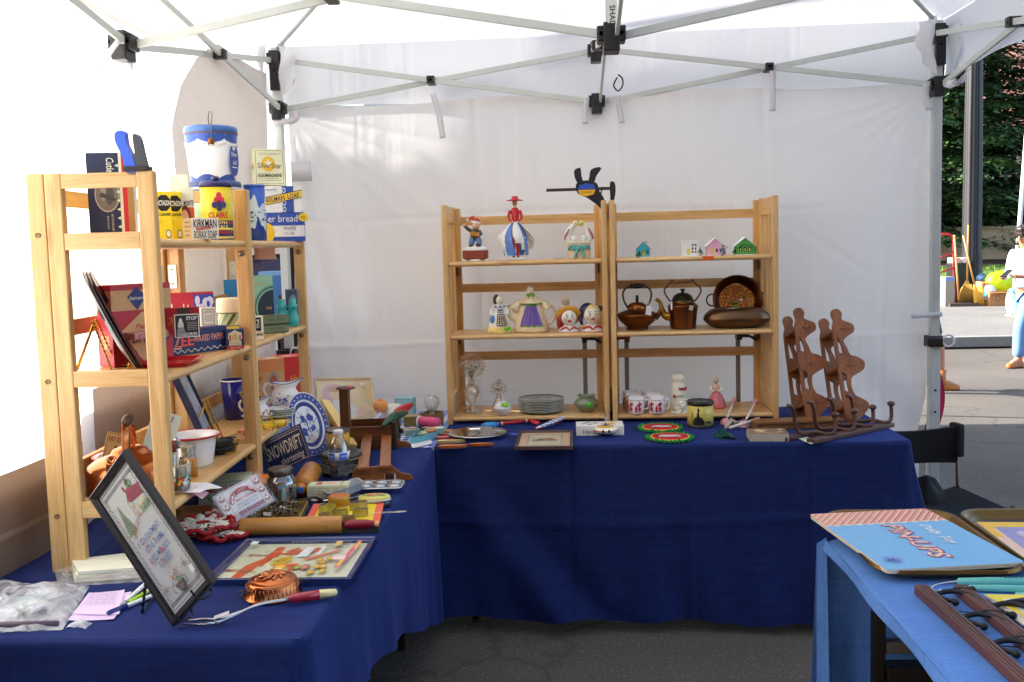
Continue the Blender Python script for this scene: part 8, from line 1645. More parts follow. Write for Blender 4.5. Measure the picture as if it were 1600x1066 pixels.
m,nt,N,L,bs=newmat('hammered_copper');tc=N.new('ShaderNodeTexCoord');vo=N.new('ShaderNodeTexVoronoi');vo.inputs['Scale'].default_value=95;L.new(tc.outputs['Object'],vo.inputs['Vector']);bp=N.new('ShaderNodeBump');bp.inputs['Strength'].default_value=.9;bp.inputs['Distance'].default_value=.004;L.new(vo.outputs['Distance'],bp.inputs['Height']);L.new(bp.outputs[0],bs.inputs['Normal']);bs.inputs['Base Color'].default_value=(*lin('#b5763c'),1);bs.inputs['Metallic'].default_value=1;bs.inputs['Roughness'].default_value=.18
T=MRo(PI/2,4,'X');b=MB();b.lathe([(0,-.030),(R_*.70,-.030)],m,44,T=T);b.lathe([(R_*.70,-.030),(R_*.80,-.022),(R_*.95,.004),(R_,.006),(R_,.003),(R_*.9,-.014),(R_*.76,-.034),(0,-.034)],P('#5f3420',.3,1,.25,9),44,T=T);b.obj('bowl',t)
for s in(-1,1):b=MB();q=[(s*(R_*1.04+.022*sin(PI*i/16)),-.004,.026*cos(PI*i/16))for i in range(17)];b.tube([(s*R_*.95,-.004,.026)]+q+[(s*R_*.95,-.004,-.026)],.0035,P('#5a3a24',.35,1),8);b.obj('handle',t)
p=BS(1151,1,.12);R_=KX(p,103)/2;H=KX(p,31);t=thing('bed_warmer','wide flattened brass hot water bottle with a screw stopper','hot water bottle',p,0)
OB=P('#6f5640',.34,1,.25,8);b=MB();prof=[(0,0),(R_*.62,0),(R_*.80,H*.08),(R_*.95,H*.30),(R_,H*.44),(R_*1.005,H*.47),(R_,H*.50),(R_*.96,H*.68),(R_*.80,H*.92),(R_*.6,H),(0,H*1.02)];b.lathe(prof,OB,52,1,.55);b.obj('body',t)
b=MB();b.lathe([(0,H),(.024,H),(.024,H+.004),(.012,H+.006),(.012,H+.020),(.018,H+.022),(.018,H+.028),(.008,H+.030),(0,H+.030)],P('#7c7a44',.4,1,.2),24,T=MTr((-.01,-.02,0)));b.tube([(.014,-.02,H+.026),(.014,-.02,H+.04)],.008,STEEL,10);b.obj('stopper',t)
b=MB();b.box(-.03,.012,-.012,.0,H+.001,H+.002,P('#e6e6ea',.6),T=MTr((-.02,-.04,-.002)));b.obj('price_tag',t)
def bar_clamp(label,px,headpx,col,flip):
 x=V(px,600,.27).x;t=thing('bar_clamp',label,'clamp',(x,.325,0),0,'bar clamps on the back shelf rails');zt=TT+.30
 b=MB();b.box(-.010,.010,.0,.006,TT-.005,zt+.03,P('#8d877e',.5,.2),.001);b.obj('bar',t)
 b=MB();s=-1 if flip else 1;q=[(-.020*s,.0),(.030*s,.0),(.075*s,-.020),(.085*s,-.034),(.07*s,-.034),(.045*s,-.018),(.012*s,-.016),(.010*s,-.028),(-.012*s,-.028),(-.012*s,-.012)];b.prism(q if s>0 else q[::-1],-.045,.010,P(col,.45),Matrix(((1,0,0,0),(0,0,1,0),(0,1,0,zt+.045),(0,0,0,1))));b.obj('jaw',t)
bar_clamp('black bar clamp behind the left shelf half, beside the middle post',915,925,'#1c1a1a',False);bar_clamp('rust red bar clamp behind the right shelf half, beside the middle post',981,970,'#7a2c18',True);bar_clamp('black bar clamp behind the right shelf half, near the right post',1157,1168,'#1c1a1a',False)
# ---- lowest boards
GV=glassmat('#f8f5ee',.03,1.45,.5,.2);rg=Rnd(21)
def perfume(label,px,y,hp,fan):
 p=BS(px,2,y);K=KX(p,hp)/(.21 if fan else .17);t=thing('perfume_bottle',label,'bottle',p,0,'cut glass perfume bottles');t.scale=(K,)*3
 b=MB();b.lathe([(0,0),(.032,0),(.034,.003),(.012,.012),(.008,.020),(.010,.030),(.018,.040),(.028,.060),(.030,.075),(.024,.092),(.012,.100),(.011,.112),(.017,.116),(0,.116)]if fan else[(0,0),(.028,0),(.030,.004),(.028,.02),(.020,.045),(.010,.058),(.009,.072),(.014,.076),(0,.076)],GV,20,smooth=False);b.obj('body',t)
 b=MB()
 if fan:
  pts=[(0,.116)]
  for k in range(40):a=-.62*PI+1.24*PI*k/39;r=(.045+.012*cos(a*.9))*(1+.10*cos(k*2.4));pts.append((r*sin(a),.155+r*cos(a)*.95))
  b.prism(pts,-.005,.005,GV,Matrix(((1,0,0,0),(0,0,1,0),(0,1,0,0),(0,0,0,1))));
  for k in range(9):a=-.9+.225*k;b.tube([(0,-.006,.125),(.045*sin(a),-.006,.150+.045*cos(a))],[.004,.0018],GV,6)
  for k in range(26):a=rg.uniform(-1.6,1.6);r=rg.uniform(.012,.046);b.ball((r*sin(a),-.006,.152+r*cos(a)*.9),.0042,GV,1,.6,1,6,4)
 else:
  for a,r,z in((-1.3,.020,.092),(-.7,.026,.108),(-.2,.014,.124),(.2,.014,.126),(.7,.026,.108),(1.3,.020,.092),(0,.0,.098),(-.4,.012,.10),(.45,.012,.10)):b.ball((r*sin(a)*1.15,-.004,z),.0115,GV,1,.8,1,12,8)
 b.lathe([(0,.116 if fan else .076),(.007,.118 if fan else .078),(.005,.128 if fan else .088),(0,.13 if fan else .09)],GV,14);b.obj('stopper',t)
 if not fan:b=MB();b.box(-.010,.010,-.001,.0,-.03,0,P('#e6e8ee',.6),T=MTr((.022,-.026,.060))@MRo(-.2,4,'Y'));Dec(b,MTr((.022,-.026,.060))@MRo(-.2,4,'Y')@frame((-.01,-.001,-.03),(1,0,0),(0,0,1)),.02,.03).lines(.2,.1,.8,.9,4,'#5a5a6a',.0012);b.obj('price_tag',t)
perfume('tall cut glass perfume bottle with a big leaf fan stopper',734,.13,92,True);perfume('shorter cut glass perfume bottle with a flower stopper and tag',776,.12,64,False)
p=BS(781,2,.035);r=KX(p,28)/2;t=thing('egg_box','small white china egg box with a green price sticker','trinket box',p,0);b=MB();b.lathe([(0,0),(r*.45,0),(r*.85,r*.35),(r,r*.75),(r*1.01,r*.80)],PORC,32,1,.8);b.obj('base',t);b=MB();b.lathe([(r*1.02,r*.80),(r*.98,r*.95),(r*.72,r*1.32),(r*.3,r*1.52),(0,r*1.56)],P('#ecebe6',.2,coat=.3),32,1,.8);b.lathe([(r*1.0,r*.77),(r*1.035,r*.79),(r*1.0,r*.82)],BRASS,32,1,.8);b.obj('lid',t);b=MB();b.lathe([(0,0),(.012,0),(.012,.001),(0,.001)],P('#86c83a',.6),18,1.5,1);b.obj('price_sticker',t,(r*.35,-r*.55,r*1.25),(.9,.1,.2))
p=BS(842,2,.12);r=KX(p,72)/2
GP=glassmat('#dfe2dc',.04,1.45,.42)
for k in range(8):
 b=MB();b.lathe([(0,.003),(r*.62,.003),(r*.70,.006),(r*.98,.0115),(r,.0105),(r*.72,.002),(r*.6,0),(0,0)],GP,40);b.lathe([(r*.985,.0095),(r*1.004,.0108),(r*.985,.0125)],P('#a8ab9e',.2,0,.1),40)
 o=b.obj('glass_plate',None,p+Vec((.0012*sin(k*2),0,.0068*k)));tag(o,('one of the greyish glass plates inside the stack of eight' if 0<k<7 else('bottom glass plate of the stack of eight','top glass plate of the stack of eight')[k>0]),'plate','stack of eight glass plates')
for k,(dx,dy)in enumerate(((-.06,-.03),(.01,.02),(.06,-.02))):b=MB();b.box(-.012,.012,-.004,.004,0,.0006,P('#e2e0da',.6));tag(b.obj('price_sticker',None,p+Vec((dx,dy,.0068*7+.0098)),.5-k*.3),('white sticker left of centre on the top glass plate','white sticker at the middle back of the top glass plate','white sticker right of centre on the top glass plate')[k],'sticker')
p=BS(914,2,.10);r=KX(p,38)/2;b=MB();n=40;rows=[]
for rr,z,w in((.45,0,0),(.52,.002,0),(.55,.10,0),(.8,.32,0),(1.0,.62,.02),(.96,.85,.02),(.72,1.08,.0),(.62,1.18,.02),(.80,1.34,.10),(.72,1.32,.08),(.55,1.16,0),(.85,.7,0),(.4,.08,0)):
 rows.append([(r*rr*(1+w*cos(8*2*PI*i/n))*cos(2*PI*i/n),r*rr*(1+w*cos(8*2*PI*i/n))*sin(2*PI*i/n),r*z+r*w*.5*cos(8*2*PI*i/n))for i in range(n)])
b.sew(rows,P('#7b8a72',.15,0,.15,30,coat=.4),True);b.lathe([(0,.001),(r*.45,.001)],P('#6a7a62',.3),24)
for k in range(24):a=2*PI*k/24;b.tube([(r*.86*cos(a),r*.86*sin(a),r*.4),(r*1.005*cos(a),r*1.005*sin(a),r*.66),(r*.94*cos(a),r*.94*sin(a),r*.88)],.0014,P('#8a9880',.2),5)
t=b.obj('rose_bowl',None,p);tag(t,'squat grey-green glass vase with a ruffled rim and green sticker','vase');b=MB();b.lathe([(0,0),(.011,0),(.011,.001),(0,.001)],P('#3fd02c',.6),18);b.obj('price_sticker',t,(r*.25,-r*.99,r*.72),(PI/2,0,.25))
MUG=P('#e9e4de',.2,coat=.4);MR=P('#a8243a',.4)
def mug_mesh():
 parts=[]
 b=MB();b.lathe([(0,.0),(.036,0),(.039,.003),(.0405,.012),(.0405,.082),(.039,.084),(.037,.082),(.036,.01),(0,.008)],MUG,36);parts.append(('body',b.mesh('body')))
 b=MB();b.tube(spath([(.038,0,.068),(.060,0,.068),(.066,0,.058),(.064,0,.030),(.056,0,.022),(.038,0,.022)]),.0055,MUG,10);parts.append(('handle',b.mesh('handle')))
 b=MB()
 def st(a,z,w,h,pts):wrap_poly(b,pts,.0410,a,w/.04,z,h,MR,10)
 for a in(-.85,.25):
  st(a,.016,.024,.05,[(.2,0),(.8,0),(.9,.3),(.6,.45),(.75,.6),(1,.55),(.95,.9),(.7,.8),(.6,1),(.4,1),(.35,.75),(.1,.85),(.0,.5),(.3,.45),(.15,.2)]);st(a-.45,.012,.014,.035,[(.2,0),(.8,0),(1,.5),(.7,1),(.4,.9),(.1,.5)])
 for k in range(9):a=-1.2+.30*k;st(a,.070,.010,.003,[(0,0),(1,0),(1,1),(0,1)])
 b.lathe([(.0409,.0135),(.0409,.0145)],MR,30,a0=PI*1.05,a1=PI*1.95)
 parts.append(('printed_figures',b.mesh('printed_figures')));return parts
MP=mug_mesh()
for k,(px,y,lab)in enumerate(((992,.035,'front mug of the left row of red printed mugs'),(1024,.035,'front mug of the right row of red printed mugs'),(987,.115,'middle mug of the left row of red printed mugs'),(1019,.115,'middle mug of the right row of red printed mugs'),(983,.195,'rear mug of the left row of red printed mugs'),(1012,.195,'rear mug of the right row of red printed mugs'))):
 t=thing('mug',lab,'mug',BS(px,2,y),rad(6),'six white mugs with red figures');t.scale=(.85,)*3
 for nm,me in MP:o=bpy.data.objects.new(nm,me);COL.objects.link(o);o.parent=t
p=BS(1058,2,.12);r=KX(p,22)/2;t=thing('pepper_mill','white bottle shaped shaker with red rings and a round top','shaker',p);b=MB();b.lathe([(0,0),(r*.96,0),(r,.006),(r*1.0,r*3.4),(r*.9,r*3.75),(r*.6,r*3.85)],P('#e4dccb',.3),32)
for z in(.9,2.85):b.lathe([(r*1.006,r*z),(r*1.02,r*z+.001),(r*1.02,r*(z+.36)),(r*1.006,r*(z+.36)+.001)],P('#a8202c',.35),32,T=MRo(.07,4,'Y'))
Dec(b,frame((-r*.7,-r*1.01,r*1.75),(1,0,0),(0,0,1)),r*1.4,r*.55,.0006).txt('BLUSHES',.56,.5,.8,.5,'#1c1a1a',.02).ell(.02,.5,.12,.5,'#a8202c');b.obj('body',t);b=MB();b.lathe([(r*.62,r*3.8),(r*.78,r*4.0),(r*.98,r*4.35),(r*.98,r*4.65),(r*.78,r*5.0),(r*.4,r*5.12),(0,r*5.13)],P('#e4dccb',.3),32);b.obj('top',t)
p=BS(1063,2,.035);K=KX(p,24)/.05;t=thing('ram_figurine','small white china ram curled up in front of the ringed shaker','figurine',p,rad(10));t.scale=(K,)*3;CH=P('#e4ddcc',.3,bump=.3)
b=MB();b.ball((.0,.0,.014),.018,CH,1.15,.8,.8);b.ball((.002,-.004,.032),.012,CH,1,.9,1.0);b.ball((-.010,-.010,.034),.007,CH,1.2,.8,.8)
for k in range(22):a=k*1.1;b.ball((.004+.016*cos(a),-.002+.012*sin(a),.016+.012*sin(k*.7)),.0065,CH,1,1,1,8,6)
b.tube(spath([(.0,-.008,.042),(.012,-.012,.044),(.016,-.014,.034),(.008,-.016,.028),(.002,-.016,.034)]),[.005,.005,.005,.0045,.0045,.0045,.004,.004,.004,.0035,.0035,.003,.003,.003,.0025,.0025,.002,.002,.002,.002,.002][:21],CH,8)
b.ball((-.012,-.0145,.037),.0012,P('#2a2422',.4));b.tube(spath([(-.02,-.012,.003),(-.034,-.014,.004),(-.036,-.010,.010)]),.003,CH,7);b.prism(rectpoly(.066,.03,.012),-.0005,.003,CH);b.obj('body',t)
p=BS(1118,2,.15);K=KX(p,46)/.11;t=thing('lady_figurine','small lady figurine in a pink skirt behind the yellow tin','figurine',p,rad(-6));t.scale=(K,)*3
b=MB();b.lathe([(0,.056),(.010,.057),(.012,.066),(.016,.076),(.014,.084),(.006,.088),(.005,.093),(0,.094)],P('#e2b89c',.35),24,1,.8);b.ball((0,-.002,.101),.0105,P('#e6c0a4',.35),1,1,1.1);face(b,(0,-.002,.101),.0105);b.ball((0,.003,.106),.010,P('#dcb08c',.4),1,1,.8)
for s in(-1,1):limb(b,[(s*.015,0,.080),(s*.022,-.006,.068),(s*.006,-.016,.064)],(.006,.004),P('#ecdcd0',.35))
b.obj('body',t);b=MB();n=36;b.sew([[(rr*(1+.08*cos(9*2*PI*i/n)*k)*cos(2*PI*i/n),rr*(1+.08*cos(9*2*PI*i/n)*k)*sin(2*PI*i/n),z)for i in range(n)]for rr,z,k in((.0,.060,0),(.012,.060,0),(.022,.045,.6),(.030,.025,1),(.034,.006,1),(.032,.0,1),(.0,.0,0))],P('#c87078',.4,var=.35,scale=60),True);b.obj('skirt',t)
# == GOODS ON THE BACK TABLE
def BT(px,py,dz=0):p=U(px,py,TT);p.z=TT+.001+dz;return p
C_=BT(746,683);rx,ry=KX(C_,46.5),.115
t=thing('round_mirror','oval mirror lying flat on the navy cloth by the left shelf post','mirror',C_+Vec((0,0,.018)));MIR=P('#c8ccd0',.02,1,.01,5)
b=MB();b.lathe([(0,.004),(.90*rx,.004),(rx,.0025),(rx,0),(0,0)],MIR,64,1,ry/rx);b.lathe([(rx,.0022),(rx*1.004,.0012),(rx,0)],P('#5a7a74',.15),64,1,ry/rx);b.obj('mirror_glass',t)
b=MB();b.box(-.02,.02,-.006,.006,.0042,.0048,P('#e8e8e6',.6),T=MTr((-.015,.05,0))@MRo(.2,4,'Z'));b.obj('price_sticker',t)
FOX=[('#d88a4a','#a8642c','orange'),('#d8643c','#a8442c','red orange'),('#d86a6a','#a84a4a','coral'),('#d8c88a','#a8985a','pale yellow'),('#c9743c','#8a4a20','rust brown')]
shp=[[(-.055,-.018),(.02,-.022),(.10,-.012),(.16,.006),(.12,.016),(.04,.012),(-.02,.020),(-.06,.006)],[(-.05,-.014),(.02,-.018),(.09,-.006),(.11,.010),(.05,.016),(-.02,.012),(-.055,.004)],[(-.05,-.012),(-.01,-.018),(.05,-.010),(.08,.004),(.03,.014),(-.04,.012)],[(-.045,-.012),(.0,-.016),(.05,-.008),(.06,.006),(.01,.014),(-.04,.010)],[(-.045,-.012),(.0,-.016),(.045,-.010),(.05,.0),(.06,.014),(.03,.010),(-.02,.014),(-.05,.004)]]
posf=[(713,676,0,.1),(708,681,.0,.05),(701,686,.0,.15),(702,692,.0,.1),(706,700,.0,.05)]
lf=('long orange painted wooden feather shape, rearmost under the oval mirror','red orange painted wooden shape under the back of the mirror','coral painted wooden shape left of the mirror','pale yellow painted wooden shape left of the mirror','rust brown painted wooden shape nearest the table edge')
for k in range(5):
 p=BT(posf[k][0],posf[k][1],.0);b=MB();b.prism(blob2(shp[k],4),0,.010,P(FOX[k][1],.5),cap=P(FOX[k][0],.4));
 d=Dec(b,frame((-.06,-.02,.010),(1,0,0),(0,1,0)),.17,.04,.0004);d.poly([(.25,.3),(.6,.35),(.5,.6),(.3,.6)],('#c9622c','#b8402c','#e09a8a','#b85a3c','#d88a4a')[k])
 tag(b.obj('wooden_cutout',None,p,posf[k][3]),lf[k],'ornament','painted wooden shapes by the mirror')
b=MB();b.prism(blob2([(-.05,0),(0,-.012),(.05,0),(0,.010)],4),0,.010,P('#8a4a20',.5),cap=P('#c9743c',.4));tag(b.obj('wooden_cutout',None,BT(752,697),.03),'rust painted wooden shape peeping out in front of the mirror','ornament','painted wooden shapes by the mirror')
t=thing('toy_spade','toy spade with a blue grip, red shaft and blue striped blade','toy',(0,0,0));a,c,e,g=BT(752,669,.010),BT(780,667,.012),BT(828,663,.016),BT(842,666,.010)
b=MB();b.tube([a,a.lerp(c,.3),a.lerp(c,.7),c],[.006,.014,.013,.007],P('#2f86c4',.35),12,flat=.6);b.obj('grip',t)
b=MB();b.tube([c,c.lerp(e,.05),e],[.008,.007,.0065],P('#b8202c',.3),12)
for f in(.06,.86):q=c.lerp(e,f);b.tube([q,q+(e-c)*.05],.0085,P('#e0c8b8',.4),12)
b.tube([e,e.lerp(g,.5),g],[.008,.010,.011],P('#b8202c',.3),12,flat=.6);b.obj('shaft',t)
b=MB();h0,h1=BT(840,672,.006),V(880,653,g.y+.02);ax_=(h1-h0);F_=frame(h0,ax_,(.15,1,.12));L_=ax_.length;b.prism(blob2([(0,-.008),(L_*.5,-.018),(L_*.95,-.016),(L_*1.03,0),(L_*.95,.016),(L_*.5,.018),(0,.008)],4),-.003,.003,P('#9a1a24',.35),F_,cap=P('#e8e4de',.4))
for k in range(6):b.box(L_*(.14+.15*k),L_*(.20+.15*k),-.016,.016,.0031,.0037,P('#2f8ec8',.4),T=F_);b.box(L_*(.14+.15*k),L_*(.20+.15*k),-.0185,-.0165,-.0025,.0025,P('#2f8ec8',.4),T=F_)
b.obj('blade',t)
C4=[U(x,y,TT+.012)for x,y in((804,698),(895,697),(896,672),(815,673))];F_=frame(C4[0]-Vec((0,0,.006)),C4[1]-C4[0],C4[3]-C4[0]);w,h=(C4[1]-C4[0]).length,(C4[3]-C4[0]).length
def art_sm(d):
 d.rect(0,0,1,1,'#dcb898').rect(.16,.16,.84,.84,'#9a9a90').rect(.18,.18,.82,.82,'#ddd2b6').poly([(.22,.42),(.36,.52),(.40,.58),(.60,.62),(.74,.52),(.78,.46),(.72,.40),(.60,.42),(.40,.40)],'#a88a70').ell(.62,.52,.06,.07,'#b86a5a').ell(.40,.50,.07,.06,'#8a7a62').ell(.30,.46,.05,.05,'#9a8a6a').lines(.25,.26,.75,.36,2,'#a89a84',.001)
ornate_frame('framed_print','small dark framed print of a village lying flat on the navy cloth',F_,w,h,.012,P('#4a3434',.4),art_sm,th=.014)
def art_hand(d):d.txt('Handicraft',.42,.40,.56,.40,'#4a5a6a',.005)
BX('flat_box','white flat box with blue bird drawings behind the spinning top','box',BT(938,681)+Vec((0,.0,0)),74,15,.10,rad(1),'#dcdcd2',{'front':art_hand,'top':lambda d:[d.poly([(x,y),(x+.08,y+.16),(x+.14,y+.05),(x+.07,y-.05)],'#5a94b8')for x,y in((.1,.5),(.22,.3),(.34,.55),(.5,.35),(.18,.7))]and d.txt('Plastic ABC',.60,.82,.55,.12,'#c2452f',.005).ell(.7,.4,.14,.18,'#e0b04a')})
p=BT(947,684)+Vec((0,.03,0));r=KX(p,39)/2;t=thing('spinning_top','striped tin spinning top with a metal knob standing on the navy cloth','toy',p)
prof=[(0,0),(.25,.04),(.62,.18),(.92,.42),(1,.58),(.98,.66),(.7,.88),(.3,1.0),(.1,1.03)];cols=['#8c1c2c','#8c1c2c','#2c3a7a','#e6dccb','#a8202c','#e6dccb','#d8a83a','#4a6a9a'];b=MB()
for k in range(8):b.lathe([(r*prof[k][0],r*.86*prof[k][1]),(r*prof[k+1][0],r*.86*prof[k+1][1])],P(cols[k],.25,coat=.4),40)
for k in(-1,1):Dec(b,frame((k*.012-.004,-r*1.002,r*.44),(1,0,0),(0,0,1)),.008,.012,.0006).rect(0,0,1,1,'#1c1c2c')
b.obj('body',t);b=MB();b.tube([(0,0,r*.88),(0,0,r*1.35)],.0028,STEEL,8);b.ball((0,0,r*1.42),.0065,STEEL);b.obj('knob',t)
for px,py,wpx,lab,fl_ in((1032,671,62,'round red pot holder with a white scottie, rear one of the green fringed pair',1),(1047,686,66,'round red pot holder with a white scottie, front one of the green fringed pair',-1)):
 p=BT(px,py,.0);r=KX(p,wpx)/2;t=thing('felt_coaster',lab,'pot holder',p+Vec((0,.0,0)),0,'green fringed red pot holders');sy=.95
 b=MB();b.lathe([(0,.010),(r*.86,.010),(r*.92,.008),(r*.93,0),(0,0)],P('#b81820',.9,bump=.6),44,1,sy);b.lathe([(r*.86,.0105),(r*.92,.010),(r*.96,.003),(r*.94,.0)],P('#d8a83a',.8,bump=.6),44,1,sy);b.obj('pad',t)
 b=MB();rg=Rnd(px)
 for k in range(64):
  a=2*PI*k/64+rg.uniform(-.03,.03);rr=r*rg.uniform(.98,1.12);q=[(r*.93*cos(a),r*.93*sy*sin(a),.004),(rr*cos(a+.05),rr*sy*sin(a+.05),.010+rg.uniform(-.004,.004)),(rr*1.03*cos(a+.10),rr*1.03*sy*sin(a+.10),.003),(r*.95*cos(a+.13),r*.95*sy*sin(a+.13),.003)];b.tube(spath(q,3),.0035,P(('#1f8a3a','#187030')[k%2],.85),5)
 b.obj('fringe',t)
 b=MB();d=Dec(b,frame((-r*.7,-r*.5,.0105),(1,0,0),(0,1,0)),r*1.4,r*1.0,.0008);s=fl_;X=lambda x:.5+s*(x-.5)
 d.poly([(X(.14),.30),(X(.86),.32),(X(.92),.62),(X(.80),.66),(X(.30),.64),(X(.14),.60)],'#ece4dc');b2=[(.12,.50),(.20,.62),(.16,.44),(.86,.58),(.92,.70),(.95,.56),(.30,.28),(.78,.28)]
 for x,y in b2:d.ell(X(x),y,.045,.06,'#1c1616',10)
 for k in range(12):d.ell(X(.24+.05*k),.36+.2*(k%2),.05,.08,'#ece4dc',10);d.z-=.0002
 b.obj('dog_shape',t)
p=BT(1097,670)+Vec((0,.05,0));r=KX(p,41)/2;h=KX(p,40);t=thing('round_tin','yellow tin with a black silhouette scene and black lid','tin',p);b=MB();b.lathe([(0,0),(r*.98,0),(r*.98,h*.92),(0,h*.92)],P('#c8b85c',.35),48);b.lathe([(r*.983,.0),(r*.99,.001),(r*.99,h*.10),(r*.983,h*.10)],P('#1a1816',.35),48)
def on_r(pts,r,a0,w,z0,h_):return[(r*sin(a0+(x-.5)*w),-r*cos(a0+(x-.5)*w),z0+y*h_)for x,y in pts]
KS=P('#1a1816',.4)
for pts,a0,w,z0,hh in(([(.0,0),(1,0),(1.05,.3),(.85,.62),(.6,.72),(.5,.95),(.40,.95),(.36,.7),(.2,.68),(.02,.35)],-.28,.85,h*.12,h*.45),([(.2,0),(.8,0),(.7,.4),(.9,.7),(.6,1),(.3,.9),(.35,.5)],-.30,.28,h*.50,h*.30),([(0,0),(.12,0),(.2,1),(.08,1)],-.60,.5,h*.14,h*.5),([(0,.3),(1,.2),(1,.6),(.5,.9),(0,.7)],.52,.5,h*.16,h*.12)):
 wrap_poly(b,pts,r*.988,a0,w,z0,hh,KS)
for k in range(8):c=on_r([(0,0),(1,.5),(0,1)],r*.986,.1+.1*k,.05,h*(.52+.02*sin(k*2)),h*.03);b.add(c,[(0,1,2)],KS)
b.obj('body',t);b=MB();b.lathe([(r*.99,h*.86),(r*1.02,h*.87),(r*1.02,h*.98),(r*.97,h*1.02),(r*.9,h*1.0),(0,h*1.0)],P('#1a1a1a',.3),48);b.obj('lid',t)
PK=P('#d89a9c',.35)
def scoop(label,bowl,end,r_px,colr=PK):
 a,c=BT(*bowl),BT(*end);sc_=SC(a);r=r_px/sc_;t=thing('ice_scoop',label,'scoop',(0,0,0),0,'pink plastic scoops');b=MB();b.lathe([(r,0),(r*.96,r*.3),(r*.8,r*.66),(r*.45,r*.93),(0,r)],colr,30,T=MTr(a));b.lathe([(r*.95,.001),(r,0)],colr,30,T=MTr(a));b.obj('bowl',t)
 b=MB();q0=a+(c-a)*.18+Vec((0,0,r*.8));q1=a+(c-a)*.80+Vec((0,0,.055));b.tube([q0,q1],[.008,.0075],P('#e6d8d2',.4),10,flat=.5);b.tube([q1,a+(c-a)*.95+Vec((0,0,.062)),a+(c-a)*1.05+Vec((0,0,.050))],[.0085,.010,.009],PK,10);b.obj('handle',t)
scoop('pink plastic scoop standing next to the yellow tin',(1134,663),(1148,645),9);scoop('pink plastic scoop further right, with its handle raised',(1162,667),(1182,648),9.5)
t=thing('teal_scoop','scoop with a crumpled metallic teal blade and cream handle','scoop',(0,0,0));TM=P('#1a6a62',.25,.6,.3,30);b=MB();a=BT(1133,684);b.grid(lambda u,v:(a.x-.038+.075*u,a.y-.03+.06*v+.01*sin(u*6),TT+.003+.022*abs(sin(PI*u*1.0+.2*v))*(.4+.6*v)+.006*N3(u*6,v*6)),16,10,TM);b.grid(lambda u,v:(a.x-.034+.07*u,a.y-.034+.03*v,TT+.002+.010*(1-u)*v),8,6,TM);b.obj('blade',t)
b=MB();q0,q1=BT(1140,676,.018),BT(1180,668,.030);b.tube([q0,q1],.006,P('#d8c8b4',.4),10);b.tube([q1,q1+(q1-q0)*.12,q1+(q1-q0)*.16+Vec((0,0,-.012))],[.008,.009,.006],P('#b8847a',.4),10);b.tube([BT(1134,674,.012),BT(1143,668,.030),BT(1150,670,.024)],[.007,.010,.007],P('#a89a8c',.4),10);b.obj('handle',t)
b=MB();q=[BT(1161,655,.004),BT(1150,650,.03),BT(1152,646,.034)];b.tube(spath([BT(1152,662,.003),BT(1168,654,.003),BT(1180,650,.004)]),[.010,.012,.012,.011,.009,.007,.005,.004,.003,.002,.001],P('#9a968e',.3,.7),8,flat=.4);tag(b.obj('metal_spoon'),'grey metal spoon bowl lying between the two pink scoops','spoon')
for k in range(5):
 p=BT(1203,690)+Vec((0,.045,.006*k));b=MB();b.box(-.072,.072,-.05,.05,0,.0055,P('#b0a898',.6));
 if k==4:d=Dec(b,frame((-.072,-.05,.0055),(1,0,0),(0,1,0)),.144,.10);d.rect(.0,.0,1,1,'#7d6650').poly([(.1,.2),(.5,.6),(.9,.5),(.8,.2)],'#c2a07a').ell(.3,.6,.15,.2,'#d8b48a').ell(.6,.4,.2,.15,'#7a6a5a').rect(.8,.75,.92,.88,'#e4e2dc')
 tag(b.obj('photo_book',None,p,rad(-3)),('bottom one of the small tied stack of booklets','second booklet from the bottom of the small tied stack','middle booklet of the small tied stack','second booklet from the top of the small tied stack','top booklet with a brown picture cover on the small tied stack')[k],'booklet','small tied stack of booklets')
b=MB();p=BT(1203,690)+Vec((0,.045,0));z1=.0305;b.tube([(p.x+.005,p.y-.0515,TT+.002),(p.x+.004,p.y-.051,TT+z1),(p.x-.002,p.y+.05,TT+z1)],.0013,P('#c9a87a',.6),5);tag(b.obj('string_tie'),'thin string tied round the small stack of booklets','string')
a,c=BT(1183,674),BT(1318,668);d_=c-a;T_=frame(a,d_,(0,0,1));L_=d_.length;t=thing('carved_box','long low carved wooden box with a notched edge in front of the scroll shelves','box',(0,0,0));CW_=wood('#7a4e22','#9a6a34','x',.5);b=MB();b.box(0,L_,0,.022,-.075,0,CW_,.002,T_);b.obj('body',t);b=MB();b.box(-.003,L_+.003,.0225,.034,-.078,.003,CW_,.003,T_)
for k in range(int(L_/.009)):b.box(.004+k*.009,.009+k*.009,.0205,.0245,.0005,.0032,P('#3a2412',.5),0,T_)
b.obj('lid',t)
